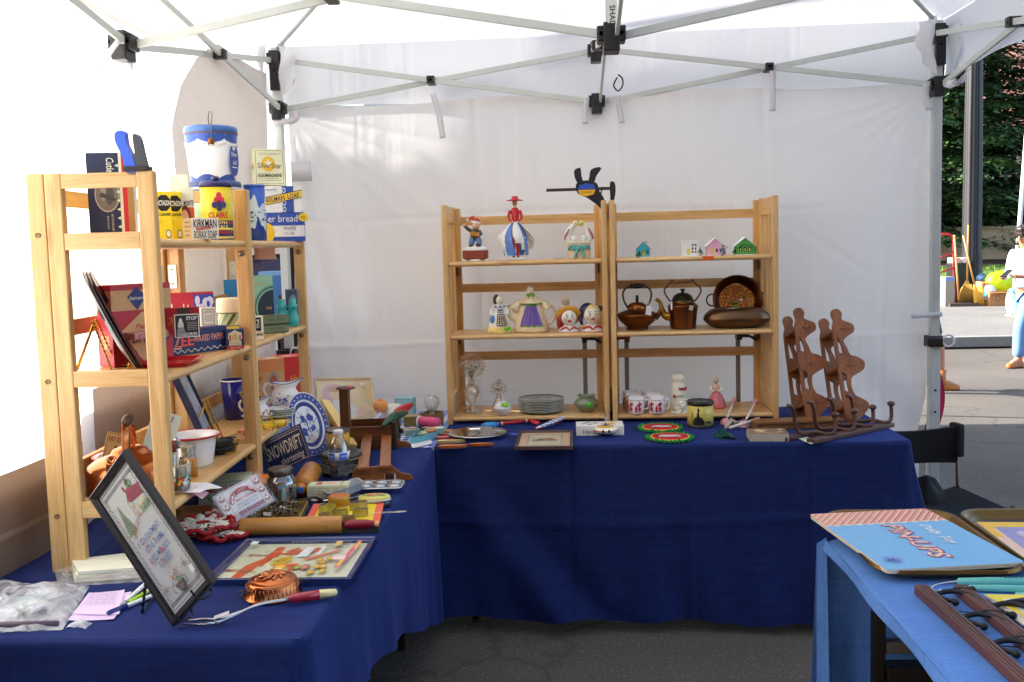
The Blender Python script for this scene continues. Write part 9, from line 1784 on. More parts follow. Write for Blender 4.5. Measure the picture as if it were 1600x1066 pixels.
def scroll_shelf(label,foot,top,depth):
 """wall shelf of two scroll-cut sides joined by three little boards"""
 f0=BT(*foot);t=thing('scroll_shelf',label,'shelf',(0,0,0),0,'pair of scroll-cut wall shelves');SO=wood('#7c430f','#a05e1e','z',.4)
 tp=V(top[0],top[1],f0.y+.16);ax_=tp-f0;H_=ax_.length;nx=Vec((1,.12,0));F_=frame(f0,nx,ax_);S_=H_/1.0
 out=blob2([(-.02,0),(.06,0),(.10,.03),(.08,.06),(.12,.10),(.16,.14),(.17,.19),(.12,.23),(.07,.26),(.05,.33),(.06,.40),(.10,.43),(.17,.47),(.19,.53),(.14,.58),(.08,.60),(.06,.66),(.04,.72),(.08,.76),(.14,.80),(.14,.86),(.08,.89),(.05,.91),(.06,.96),(.03,1.0),(-.02,.99),(-.03,.95),(-.02,.90),(-.035,.85),(-.04,.76),(-.04,.5),(-.04,.25),(-.035,.08)],3)
 holes=[[(-.012,.30),(.026,.28),(.020,.36),(.024,.43),(-.012,.455)],[(-.012,.62),(.026,.61),(.018,.68),(.0,.745),(-.012,.745)]]
 for k,off in enumerate((0,depth)):
  b=MB();o=[(x*S_,y*S_)for x,y in out]
  def add_side(z0,z1):
   bm=bmesh.new();loops=[o]+[[(x*S_,y*S_)for x,y in h]for h in holes];ev=[]
   for lp in loops:
    vs=[bm.verts.new((x,y,0))for x,y in lp];ev+=[bm.edges.new((vs[i],vs[(i+1)%len(vs)]))for i in range(len(vs))]
   bmesh.ops.triangle_fill(bm,use_beauty=True,use_dissolve=False,edges=ev)
   bm.verts.index_update();V_=[tuple(v.co)for v in bm.verts];Fs=[tuple(v.index for v in f.verts)for f in bm.faces];bm.free()
   b.add([(x,y,z1)for x,y,_ in V_],Fs,SO,False,Mx);b.add([(x,y,z0)for x,y,_ in V_],[f[::-1]for f in Fs],SO,False,Mx)
   for lp in loops:n=len(lp);b.add([(x,y,z0)for x,y in lp]+[(x,y,z1)for x,y in lp],[(i,(i+1)%n,n+(i+1)%n,n+i)for i in range(n)],SO,False,Mx)
  Mx=F_@MTr((0,0,-off-.012));add_side(0,.012);b.obj('side',t)
 for y in(.17,.50,.82):b=MB();b.box(-.03*S_,.11*S_,y*S_-.005,y*S_+.005,-depth,-.012,SO,.001,F_);b.obj('shelf_board',t)
 for y in(.18,.51,.83):b=MB();b.box(.03*S_,.10*S_,y*S_-.003,y*S_+.003,.0,.004,SO,.001,F_);b.box(.062*S_,.072*S_,y*S_-.016,y*S_+.016,.0,.003,SO,.001,F_);b.obj('wedge',t)
 return t
scroll_shelf('scroll-cut brown wall shelf leaning against the right shelf post',(1268,662),(1232,482),.14);scroll_shelf('scroll-cut brown wall shelf leaning further right against the back wall',(1331,667),(1262,489),.14)
a,c=BT(1272,695),BT(1398,668);d_=c-a;T_=frame(a,d_,(0,0,1));L_=d_.length
t=thing('hat_rack','old brown rack with four curled bentwood pegs lying on the table edge','hat rack',(0,0,0));HM=wood('#4a2c20','#6a4434','x',.45)
b=MB();b.box(0,L_,0,.018,-.035,0,HM,.003,T_);b.obj('board',t);b=MB();b.box(-.04,L_*.86,0,.016,-.125,-.095,HM,.003,T_);b.obj('board',t)
for k in range(4):
 x=L_*(.22+.235*k)if k<3 else L_*.93;b=MB();x0=x-.10;q=spath([(x-.135,.135,-.10),(x-.115,.13,-.10),(x-.10,.10,-.10),(x-.085,.05,-.105),(x-.06,.022,-.10),(x-.02,.026,-.06),(x+.00,.020,-.02),(x+.022,.03,-.01),(x+.030,.060,-.012),(x+.030,.088,-.014)],6);b.tube([T_@Vec(v)for v in q],.0075,HM,10);b.ball(T_@Vec((x+.030,.094,-.014)),.015,HM,1,1,.75);b.obj('hook',t)
sheet('price_tag','pale green paper tag lying at the left end of the hat rack','tag',[(1246,686),(1268,696),(1278,692),(1262,684)],'#c8dcc0',lambda b,f:scrib(b,f,.1,.9,.2,.9,3,'#5a6a5a'),.002,seed=2)
# == GOODS ON THE RIGHT TABLE
def RT_(px,py,dz=0):return U(px,py,TT+dz)
BRT=P('#7a5c2c',.35,.75,.25,14,.1);BRI=P('#3a2418',.35,.2,.2,14)
def tray(label,x0,x1,y0,y1,cover):
 t=thing('serving_tray',label,'tray',((x0+x1)/2,(y0+y1)/2,TT+.002),0,'brown metal serving trays');w,d=x1-x0,y1-y0
 b=MB();R=lambda k,r:rectpoly(w-2*k,d-2*k,r,8)
 b.sew([[(x*.02,y*.02,.003)for x,y in R(.05,.03)],[(x,y,.003)for x,y in R(.045,.035)],[(x,y,.006)for x,y in R(.034,.045)]],BRI if not cover else P('#4a3218',.35,.4),True,False)
 b.sew([[(x,y,.006)for x,y in R(.034,.045)],[(x,y,.016)for x,y in R(.022,.055)],[(x,y,.016)for x,y in R(.016,.06)],[(x,y,.024)for x,y in R(.008,.065)],[(x,y,.026)for x,y in R(.0,.07)],[(x,y,.019)for x,y in R(-.002,.07)],[(x,y,.012)for x,y in R(.006,.065)],[(x,y,.0)for x,y in R(.034,.045)]],BRT,True,False);b.obj('tray',t)
 return t
tray('brown metal tray with a brass coloured rim under the blue booklet',1.212,1.545,-1.872,-1.40,True)
tray('second brown metal tray further right, under the yellow picture sheet',1.56,1.98,-1.86,-1.40,False)
C4=[RT_(1385,891,.030),RT_(1603,879,.030),RT_(1478,799,.034),RT_(1301,803,.030)];F_=frame(C4[0],C4[1]-C4[0],C4[3]-C4[0]);w,h=(C4[1]-C4[0]).length,(C4[3]-C4[0]).length
fx=((C4[2]-C4[3]).length)
b=MB();out=rectpoly(w,h,.012,4,w/2,h/2);b.prism(out,-.004,0,P('#d8cdb4',.7));b.prism([(x*1.002+.001,y*.998)for x,y in out],-.009,-.0055,P('#cfc4ac',.7))
d=Dec(b,F_.__class__.Identity(4),w,h,.0004)
d.poly([(x/w,y/h)for x,y in out],'#6fa3c4');yb=.735
d.poly([(0,yb+.02*(k%2))if k==0 else(k/22,yb+.022*(k%2))for k in range(23)]+[(1,.97),(.97,1),(.03,1),(0,.97)],'#e6cdb0')
RDK='#cc4a4a'
for k in range(-5,22):
 for off,tw,c in((0,.0035,RDK),(.018,.0022,'#d86a60'),(.050,.0026,'#dd8a78')):
  x0=k*.062+off*1.2;a,c2=(x0,yb+.025),(x0+.25,1.0)
  def clip(a,c2):
   (xa,ya),(xb,yb_)=a,c2
   if max(xa,xb)<0 or min(xa,xb)>1:return None
   f=lambda X:ya+(yb_-ya)*(X-xa)/(xb-xa)
   if xa<0:ya,xa=f(0),0
   if xb>1:yb_,xb=(lambda X:a[1]+(c2[1]-a[1])*(X-a[0])/(c2[0]-a[0]))(1),1
   if xa>1:ya,xa=(lambda X:a[1]+(c2[1]-a[1])*(X-a[0])/(c2[0]-a[0]))(1),1
   if xb<0:yb_,xb=(lambda X:a[1]+(c2[1]-a[1])*(X-a[0])/(c2[0]-a[0]))(0),0
   return(xa,ya),(xb,yb_)
  q=clip(a,c2)
  if q:d.line(q[0],q[1],tw,c);d.z-=.00021
 if 0<=k<8:
  x0=0;y_=yb+.03+.033*k
  if y_<.98:d.line((0,y_),(1,min(.99,y_+.02)),.0030,'#dd8474');d.z-=.00021
for dx,dy,c in((.008,-.004,'#5a4a9a'),(0,0,'#cf5a52'),(0,.0,'#f0d2b4')):d.txt('PIN-UPS',.50+dx,.42+dy,.60 if c!='#f0d2b4' else .575,.155 if c!='#f0d2b4' else .13,c,.045 if c=='#5a4a9a' else(.03 if c[1]=='c' else .0),.22,-PI/2)
for k in range(22):d.line((.44,.16+.025*k),(.56,.175+.025*k),.0012,'#d8685c');d.z-=.0002
d.txt('Dolly Toy',.735,.50,.36,.10,'#efe6d0',.012,.35,-PI/2)
for k in range(14):a=k*.9;d.ell(.13+.045*cos(a)*(k/14+.3),.13+.035*sin(a)*(k/14+.3),.012,.009,'#5a5aa8',9)
d.path([(.07,.17),(.10,.11),(.16,.09),(.19,.13)],.0016,'#5a5aa8').path([(.06,.12),(.08,.14)],.0014,'#5a5aa8')
o=b.obj('picture_booklet',None,F_.translation,F_.to_euler());tag(o,'large blue booklet with a red plaid band lying on the brass rimmed tray','booklet')
C4=[RT_(1601,873,.026),RT_(1700,874,.026),RT_(1620,815,.026),RT_(1515,816,.026)]
b=MB();F2=frame(C4[0],C4[1]-C4[0],C4[3]-C4[0]);w,h=(C4[1]-C4[0]).length*1.4,(C4[3]-C4[0]).length;b.box(0,w,0,h,-.002,0,P('#d8c8b0',.6));d=Dec(b,Matrix.Identity(4),w,h,.0005)
d.rect(0,0,.30,1,'#d8b49a').rect(.0,.80,1,1,'#d8ac24').poly([(0,.55),(.10,.55),(.10,1),(0,1)],'#dca824').rect(.14,.10,.98,.84,'#8a84a8').poly([(.2,.2),(.5,.7),(.9,.5),(.8,.2)],'#c8bcc0').ell(.5,.4,.2,.15,'#4a4a9a').ell(.65,.55,.14,.16,'#d8cfd0').ell(.4,.62,.1,.1,'#b8a8b4').poly([(.14,.1),(.98,.1),(.98,.22),(.14,.22)],'#5a5478');d.lines(.03,.2,.10,.5,4,'#8a6a5a',.001)
o=b.obj('picture_sheet',None,F2.translation,F2.to_euler());tag(o,'yellow bordered picture sheet lying on the second tray','print')
TEAL=P('#5fa99e',.35)
def handle_knife(label,a,c,r):
 a,c=RT_(*a,r),RT_(*c,r);t=thing('table_knife',label,'knife',(0,0,0),0,'teal handled knives');d_=c-a;b=MB();b.tube([a,a+d_*.02,a+d_*.4,a+d_*.95,c],[r*.5,r*.9,r*1.05,r,r*.7],TEAL,14,flat=.8)
 b.obj('handle',t);b=MB();e=d_.normalized();b.beam(c,c+e*.11,.016,.002,STEEL);b.obj('blade',t)
 if r>.0085:b=MB();Dec(b,frame(a+d_*.55+Vec((0,-.004,r*.80)),d_,(0,1,.15)),d_.length*.4,r*1.0,.0012).txt('FRILL-IT',.5,.5,.9,.7,'#20383a',.01);b.obj('lettering',t)
handle_knife('teal handled knife with black lettering, just in front of the brass rimmed tray',(1496,909),(1625,909),.0095)
handle_knife('darker teal handled knife lying in front of the lettered one',(1514,919),(1630,921),.0080)
b=MB();b.tube(spath([RT_(1497,908,.010),RT_(1480,910,.004),RT_(1462,914,.003),RT_(1456,919,.003),RT_(1464,925,.003),RT_(1470,921,.004),RT_(1467,926,.003)]),.0013,P('#d8d2c8',.8),6);tag(b.obj('string_loop'),'loop of white string trailing from the lettered teal knife','string')
RW=wood('#4f2a1e','#6e4030','y',.5)
def hook_rail(label,a,c,w,rr):
 t=thing('coat_rail',label,'coat rack',(0,0,0),0,'brown coat hook rails');a,c=RT_(*a,.001),RT_(*c,.001);d_=(c-a);n=Vec((d_.y,-d_.x,0)).normalized();F_=frame(a,d_,(-n.x,-n.y,0));L=d_.length;b=MB()
 b.box(0,L,-w/2,w/2,0,.020,RW,.002,F_)
 for k in(-1,0,1):b.box(.0,L,k*w*.26-.0015,k*w*.26+.0015,.0202,.0215,RW,.0005,F_)
 b.obj('board',t)
 for x in rr:
  h=MB();
  h.box(x-.007,x+.007,w/2-.002,w/2+.004,.002,.018,IRON,.002,F_)
  sg=1
  def TP(p):return F_@Vec(p)
  h.tube([TP(v)for v in spath([(x,w/2,.012),(x-.006,w/2+.03,.016),(x+.010,w/2+.055,.018),(x+.045,w/2+.070,.016),(x+.085,w/2+.068,.013)],6)],[.0055,.0055,.005,.0048,.0045],IRON,10);h.ball(TP((x+.090,w/2+.067,.013)),.0085,IRON)
  h.tube([TP(v)for v in spath([(x-.004,w/2+.030,.016),(x-.012,w/2+.052,.018),(x-.008,w/2+.075,.018)],5)],[.005,.0048,.0045],IRON,10);h.ball(TP((x-.006,w/2+.080,.018)),.0082,IRON)
  h.tube([TP(v)for v in spath([(x+.004,w/2+.006,.010),(x+.022,w/2+.012,.010),(x+.040,w/2+.020,.012)],5)],.0045,IRON,10);h.ball(TP((x+.044,w/2+.022,.012)),.0075,IRON)
  h.obj('hook',t)
 for x in(L*.23,L*.55):b=MB();b.tube([F_@Vec((x,w/2,.008)),F_@Vec((x+.01,w/2+.075,.006))],.0012,IRON,5);b.obj('wire',t)
 return t
hook_rail('brown grooved coat rail with black iron hooks, nearest the table edge',(1439,928),(1640,1110),.030,(.035,.155,.275))
hook_rail('second brown grooved coat rail, further right with its hooks turned away',(1501,928),(1720,1110),.030,(.10,.23))
for k,(c4,base,fn,lab)in enumerate((([(1585,930),(1680,945),(1690,928),(1590,918)],'#7ab09a',None,'green backed comic booklet lying behind the colourful one'),([(1598,975),(1700,1000),(1700,938),(1538,930)],'#d9c9a6',None,'cream booklet underneath the colourful comic booklet'),([(1605,966),(1700,985),(1690,932),(1537,929)],'#d8cdb8','c','colourful comic booklet with yellow and red cover art, at the right edge'))):
 C4=[RT_(x,y,.004+.004*k)for x,y in c4];b=MB();lo=[v-Vec((0,0,.0035))for v in C4];b.add(C4+lo,[(0,1,2,3),(7,6,5,4),(0,4,5,1),(1,5,6,2),(2,6,7,3),(3,7,4,0)],P(base,.6))
 if fn:
  def mp(u,v):return C4[0].lerp(C4[1],u).lerp(C4[3].lerp(C4[2],u),v)
  zz=.0006
  for pts,c in(([(0,0),(.9,.0),(1,1),(0,1)],'#e8e2d4'),([(0,0),(.10,0),(.12,.8),(.5,.92),(.5,1),(0,1)],'#e0c02c'),([(.3,.55),(.95,.45),(1,1),(.6,.98)],'#cc3a24'),([(.12,.74),(.30,.55),(.60,.98),(.5,.96)],'#2c2826'),([(.30,.10),(.6,.2),(.9,.4),(.5,.5),(.35,.35)],'#8fae8c'),([(.2,.2),(.26,.5),(.34,.5),(.3,.2)],'#2a2a2a'),([(.45,.05),(.75,.02),(.8,.2),(.55,.18)],'#b88a5a')):
   b.add([tuple(mp(x,y)+Vec((0,0,zz)))for x,y in pts],[tuple(range(len(pts)))],P(c,.5));zz+=.0003
 tag(b.obj('comic_booklet'),lab,'booklet','booklets at the right edge of the blue table')
 # -- folding chair
FB_=P('#0f0f11',.8,bump=.5,scale=30);t=thing('camp_chair','black fabric folding camp chair beside the end of the back table','chair',(2.08,.0,0),rad(14));t.scale=(.72,.8,.98);BZ=P('#5a4838',.35,.8)
b=MB();b.grid(lambda u,v:(-.25+.50*u,.20+.05*sin(PI*u)-.03*v,.52+.17*v-.02*sin(PI*u)*v),14,8,FB_);b.grid(lambda u,v:(-.25+.50*u,.175+.05*sin(PI*u)-.03*v,.52+.17*v-.02*sin(PI*u)*v),14,8,FB_);b.grid(lambda u,v:(-.25+.50*u,.17-.02+.05*sin(PI*u)+.0*v+.025*v,.69-.02*sin(PI*u)),14,2,FB_)
for s in(-1,1):b.box(s*.25-.022,s*.25+.022,.14,.225,.55,.70,FB_,.012)
b.obj('backrest',t)
b=MB();b.grid(lambda u,v:(-.25+.50*u,-.26+.44*v,.40-.045*sin(PI*u)*(.6+.4*sin(PI*v))+.015*v),14,12,FB_);b.grid(lambda u,v:(-.25+.50*u,-.265+.02*v,.40-.045*sin(PI*u)*.6-.14*v),14,4,FB_);b.obj('seat',t)
for s in(-1,1):
 b=MB();b.tube([(s*.255,.20,.70),(s*.25,.17,.42),(s*.24,-.24,.02)],.0095,BZ,8);b.obj('leg',t);b=MB();b.tube([(s*.25,-.26,.42),(s*.24,.20,.02)],.0095,BZ,8);b.obj('leg',t)
 b=MB();b.tube([(-s*.24,-.25,.03),(s*.24,-.255,.38)],.008,BZ,8);b.obj('brace',t)
b=MB()
for q in((-.24,-.24),(.24,-.24),(-.24,.20),(.24,.20)):b.lathe([(0,0),(.022,0),(.018,.02),(.012,.03),(0,.03)],BLK,14,T=MTr((*q,0)))
b.obj('foot',t)
mbx=V(1457,630,.52).x;b=MB();b.grid(lambda u,v:(mbx-.02+.05*u+.02*sin(v*4),.52+.02*sin(u*5),(.86-.30*v)),8,12,P('#a3164e',.7));b.grid(lambda u,v:(mbx-.02+.05*u+.02*sin(v*4),.54+.02*sin(u*5),(.86-.30*v)),8,12,P('#a3164e',.7));tag(b.obj('hanging_bag'),'magenta cloth bag hanging behind the right corner post','bag')
b=MB();rows=[]
for j in range(9):
 p_=-PI/2+PI*j/8;rows.append([(2.06+.11*cos(p_)*cos(a)*(1+.2*N3(cos(a)*2,sin(a)*2,j)),.10+.07*cos(p_)*sin(a),.24+.22*sin(p_)+.02*sin(a*3))for a in[2*PI*i/18 for i in range(18)]])
b.sew(rows,FB_,True,cap=True);tag(b.obj('shopping_bag'),'slumped black bag between the chair and the navy cloth','bag')
# == OUTSIDE, BEYOND THE RIGHT END
def PV(px,py):return U(px,py,.15)
PW=.152
t=thing('lamp_post','thick fluted black lamp post on the pavement','lamp post',(*PV(1517,471)[:2],PW));NVY=P('#080a10',.45);n=48
b=MB()
prof=[(.26,0),(.26,.10),(.23,.16),(.215,.45),(.20,.50),(.20,.9),(.185,1.0),(.175,3.2),(.15,5.2)]
rows=[[(r*(1-.06*(1 if(i%4<2 and z>.5)else 0))*cos(2*PI*i/n),r*(1-.06*(1 if(i%4<2 and z>.5)else 0))*sin(2*PI*i/n),z)for i in range(n)]for r,z in prof];b.sew(rows,NVY,True);b.obj('post',t)
b=MB();b.lathe([(.15,5.2),(.2,5.25),(.12,5.35),(.14,5.45),(0,5.45)],NVY,24);b.lathe([(.16,5.98),(.24,6.0),(.1,6.2),(.02,6.3),(0,6.3)],NVY,24);b.obj('finial',t);b=MB();b.lathe([(.12,5.45),(.2,5.65),(.2,5.85),(.16,5.98)],P('#dcdad0',.3),24);b.obj('lantern',t)
t=thing('rubbish_bin','black rubbish bin with a white lid beside the lamp post','bin',(*PV(1496,473)[:2],PW),.1);k=1/SC(t.location)
b=MB();b.prism(rectpoly(26*k,24*k,.04),0,58*k,P('#15161a',.45));b.obj('body',t);b=MB();b.prism(rectpoly(27*k,25*k,.04),58*k,62*k,P('#1b1c20',.45));b.prism(rectpoly(10*k,22*k,.01,4,-6*k,0),62*k,70*k,P('#c9a890',.5));b.prism(rectpoly(10*k,22*k,.01,4,7*k,0),62*k,70*k,P('#d0cfd0',.5));b.obj('lid',t)
def broom(label,base,top,headw,straw,grp='brooms by the lamp post'):
 p=PV(*base);p.z=PW;q=V(top[0],top[1],p.y+.15);t=thing('broom',label,'broom',p,0,grp);d_=q-p;L=d_.length;k=1/SC(p);hw=headw*k/2
 b=MB();b.tube([d_*.30,d_],.016,P('#c08a4a',.5),8);b.obj('handle',t)
 b=MB();e=d_.normalized();s=Vec((1,0,0));rows=[]
 for f,w in((0,1.0),(.06,1.0),(.20,.72),(.27,.35),(.31,.16)):c=d_*f;rows.append([c+s*hw*w*cos(a)+Vec((0,1,0))*.05*sin(a)*w for a in[2*PI*i/20 for i in range(20)]])
 b.sew(rows,P(straw,.9,0,.35,30,1.0),True,cap=True);rg=Rnd(int(base[0]))
 for i in range(70):x=rg.uniform(-1,1)*hw;b.tube([Vec((x*.5,-.045,L*.26)),Vec((x,-.055+rg.uniform(-.01,.01),rg.uniform(0,.02)))],.004,P(straw,.9,0,.35,30,1.0),4)
 b.obj('bristles',t)
broom('wide straw broom with an upright wooden handle leaning on the lamp post',(1510,477),(1513,352),26,'#a8843a');broom('narrow straw broom with a long thin handle at the right of the lamp post',(1530,478),(1505,368),13,'#c99a3a')
t=thing('wooden_pole','light wooden pole leaning in front of the rubbish bin','pole',(0,0,0));p=PV(1499,477);b=MB();q=V(1491,368,p.y+.1);b.tube([p,q],.02,P('#b98552',.5),8);b.obj('pole',t);b=MB();b.tube([p+(q-p)*.97,q+(q-p)*.005],.022,P('#d8b07a',.5),8);b.obj('tip',t)
t=thing('dust_pan','long grey dustpan lying at the foot of the brooms','dustpan',PV(1500,478)+Vec((0,-.1,.0)),0);k=1/SC(t.location);b=MB();b.box(-22*k,22*k,-.10,.12,.002,.06,P('#4a3c34',.6),.01);b.obj('pan',t)
def carton_out(label,px0,px1,pyt,pyb,col,rot=0,grp='cardboard boxes on the pavement'):
 p=PV((px0+px1)/2,pyb);p.z=PW;k=1/SC(p);w,h=(px1-px0)*k,(pyb-pyt)*k;t=thing('cardboard_box',label,'box',p,rot,grp);d_=w*.7;b=MB();M_=P(col,.8,bump=.2)
 b.box(-w/2,w/2,0,.006,0,h,M_);b.box(-w/2,w/2,d_-.006,d_,0,h,M_);b.box(-w/2,-w/2+.006,.006,d_-.006,0,h,M_);b.box(w/2-.006,w/2,.006,d_-.006,0,h,M_);b.box(-w/2+.006,w/2-.006,.006,d_-.006,.002,.008,M_);b.obj('box',t)
 b=MB();b.box(-w/2,w/2,-.10,0.0,h-.03,h-.024,M_,0,MRo(.0,4,'X'));b.obj('flap',t);return t,p,w,h,d_,k
tb=carton_out('wide cardboard box holding a jug and a yellow bag',1547,1582,455,478,'#a8784a');t_,p_,w_,h_,d__,k_=tb
b=MB();Dec(b,frame((-w_/2,-.002,0),(1,0,0),(0,0,1)),w_,h_,.003).ell(.35,.5,.10,.22,'#7a5430').ell(.35,.5,.07,.16,'#a8784a').txt('FRAGILE',.7,.5,.3,.14,'#7a5430');b.obj('printing',t_)
carton_out('taller cardboard box behind the wide one, holding a bundle',1532,1550,440,477,'#b98a5c',rad(20))
b=MB();q=p_+Vec((-.12,.20,h_*.35));b.lathe([(0,0),(.11,0),(.115,.03),(.115,.20),(.09,.28),(.03,.34),(.03,.38),(0,.38)],P('#d8e2e6',.25),24,T=MTr(q));b.lathe([(.118,.05),(.118,.16),(.116,.161)],P('#1f86b8',.3),24,T=MTr(q));b.lathe([(0,.38),(.035,.38),(.035,.41),(0,.41)],P('#e8e8e8',.4),16,T=MTr(q));tag(b.obj('plastic_jug'),'clear plastic jug of blue liquid standing in the wide cardboard box','jug')
def lump(name,label,cat,c,rx,ry,rz_,mat,seed,grp=None):
 b=MB();rows=[];n=22
 for j in range(11):
  p=-PI/2+PI*j/10
  rows.append([(c.x+rx*cos(p)*cos(a)*(1+.18*N3(cos(a)*2,sin(a)*2+p,seed)),c.y+ry*cos(p)*sin(a),c.z+rz_*sin(p)*(1+.25*N3(cos(a)*2,p*2,seed+4)))for a in[2*PI*i/n for i in range(n)]])
 b.sew(rows,mat,True,cap=True);return tag(b.obj(name),label,cat,grp)
lump('bright_bag','bright yellow-green plastic bag sitting in the wide cardboard box','bag',p_+Vec((.10,.24,h_+.14)),.30,.18,.22,P('#b9d411',.35,0,.2,8,.8),3)
lump('cloth_bundle','dark blue and green bundle in the taller cardboard box','bundle',PV(1541,477)+Vec((.0,.15,.50)),.12,.1,.09,P('#2c4a6a',.7,0,.3,10,.8),5)
p=PV(1583,498);lump('carrier_bag','crumpled white carrier bag standing at the foot of the grey tube','bag',p+Vec((.02,0,.26)),.13,.12,.26,P('#d8d8d4',.4,0,.15,8,1.0),9)
t=thing('tent_leg','grey steel leg of another tent on the pavement at the far right','tent leg',(*PV(1582,494)[:2],PW));q=V(1605,200,t.location.y+.1)-t.location;b=MB();b.tube([(0,0,0),q],.035,FR,12);b.obj('tube',t);b=MB();b.tube([q*.38,q*.40],.043,BLK,12);b.obj('collar',t);b=MB();b.box(-.09,.09,-.09,.09,0,.015,FR,.004);b.obj('foot',t)
t=thing('hand_truck','red tubular hand truck standing left of the lamp post','hand truck',(*PV(1478,476)[:2],PW));RDT=P('#a81c20',.35);k=1/SC(t.location);b=MB()
for s in(-1,1):b.tube(spath([(s*.16,0,.1),(s*.16,.05,.8),(s*.15,.06,1.25),(s*.08,.06,1.36),(0,.06,1.37)]),.022,RDT,8)
for z in(.3,.6,.9):b.tube([(-.16,.03,z),(.16,.03,z+.12)],.016,RDT,8)
b.obj('frame',t);b=MB();b.box(-.2,.2,-.25,0,.02,.035,RDT,.003);b.obj('toe_plate',t)
for s in(-1,1):w=MB();T=MTr((s*.2,.08,.11))@MRo(PI/2,4,'Y');w.lathe([(.05,-.03),(.11,-.03),(.11,.03),(.05,.03)],BLK,20,T=T);w.lathe([(0,-.02),(.05,-.02),(.05,.02),(0,.02)],TIN,16,T=T);w.obj('wheel',t)
p=PV(1484,479);p.z=PW;BX('storage_box','pale tub with a blue lid half hidden by the tent leg','tub',p,13,46,.3,0,'#8d8272',{'front':lambda d:d.rect(0,.86,1,1,'#6a84b8')})
# -- people
def skin_obj(name,nodes,edges,mat,parent,sub=2,root=None):
 bm=bmesh.new();vs={};lay=bm.verts.layers.skin.verify()
 for k,(p,r)in nodes.items():
  v=bm.verts.new(p);v[lay].radius=(r,r)if isinstance(r,(int,float))else r;vs[k]=v
 first=root or next(iter(nodes));vs[first][lay].use_root=True
 for a,c in edges:bm.edges.new((vs[a],vs[c]))
 me=bpy.data.meshes.new(name);bm.to_mesh(me);bm.free();me.materials.append(mat);o=bpy.data.objects.new(name,me);COL.objects.link(o);o.parent=parent
 m=o.modifiers.new('skin','SKIN');m.use_smooth_shade=True;m.branch_smoothing=.3;s=o.modifiers.new('sub','SUBSURF');s.levels=sub;s.render_levels=sub;return o
SKN=P('#b97f5c',.5,0,.06,10,spec=.35)
def person(label,loc,rot,J,cloth_top,cloth_leg,shoe,hair,H=1.0,long_hair=True,glasses=True,short_sleeve=False,skirt=False):
 t=thing('person',label,'person',loc,rot);t.scale=(H,)*3
 n={k:(Vec(v),r)for k,(v,r)in J.items()}
 base=['pelvis','belly','chest','neck','head0','head1'];E=[('pelvis','belly'),('belly','chest'),('chest','neck'),('neck','head0'),('head0','head1')]
 for s in 'lr':E+=[('chest','sh'+s),('sh'+s,'el'+s),('el'+s,'wr'+s),('wr'+s,'pa'+s),('pelvis','hp'+s),('hp'+s,'kn'+s),('kn'+s,'an'+s),('an'+s,'to'+s)]
 extra={}
 for s in 'lr':
  pa=n['pa'+s][0];wr=n['wr'+s][0];d_=(pa-wr).normalized();x=d_.orthogonal().normalized();
  fw=Vec((0,-1,0));x=(fw-d_*fw.dot(d_));x=x.normalized()if x.length>.1 else d_.orthogonal().normalized();y=d_.cross(x)
  for i in range(4):
   b0=pa+x*(.027-.018*i)+d_*.012;ln=(.030,.034,.032,.026)[i];extra[f'f{s}{i}a']=(b0,.0085);extra[f'f{s}{i}b']=(b0+d_*ln*.6+y*.006,.0078);extra[f'f{s}{i}c']=(b0+d_*ln+y*.018,.0068);E+=[('pa'+s,f'f{s}{i}a'),(f'f{s}{i}a',f'f{s}{i}b'),(f'f{s}{i}b',f'f{s}{i}c')]
  th=wr+d_*.035+x*.032;extra[f't{s}a']=(th,.010);extra[f't{s}b']=(th+d_*.022+x*.012+y*.008,.0085);E+=[('pa'+s,f't{s}a'),(f't{s}a',f't{s}b')]
 for k_ in('pelvis','belly','chest','shl','shr','hpl','hpr','knl','knr'):
  if not(skirt and k_[:2]in('kn','hp')):extra[k_]=(n[k_][0],n[k_][1]*.74)
 nodes={**n,**extra};skin_obj('body',nodes,E,SKN,t,2,'pelvis')
 hc=(n['head0'][0]+n['head1'][0])/2;look=Vec(J['look'][0])if 'look' in J else Vec((0,-1,-.1))
 return t,n,hc
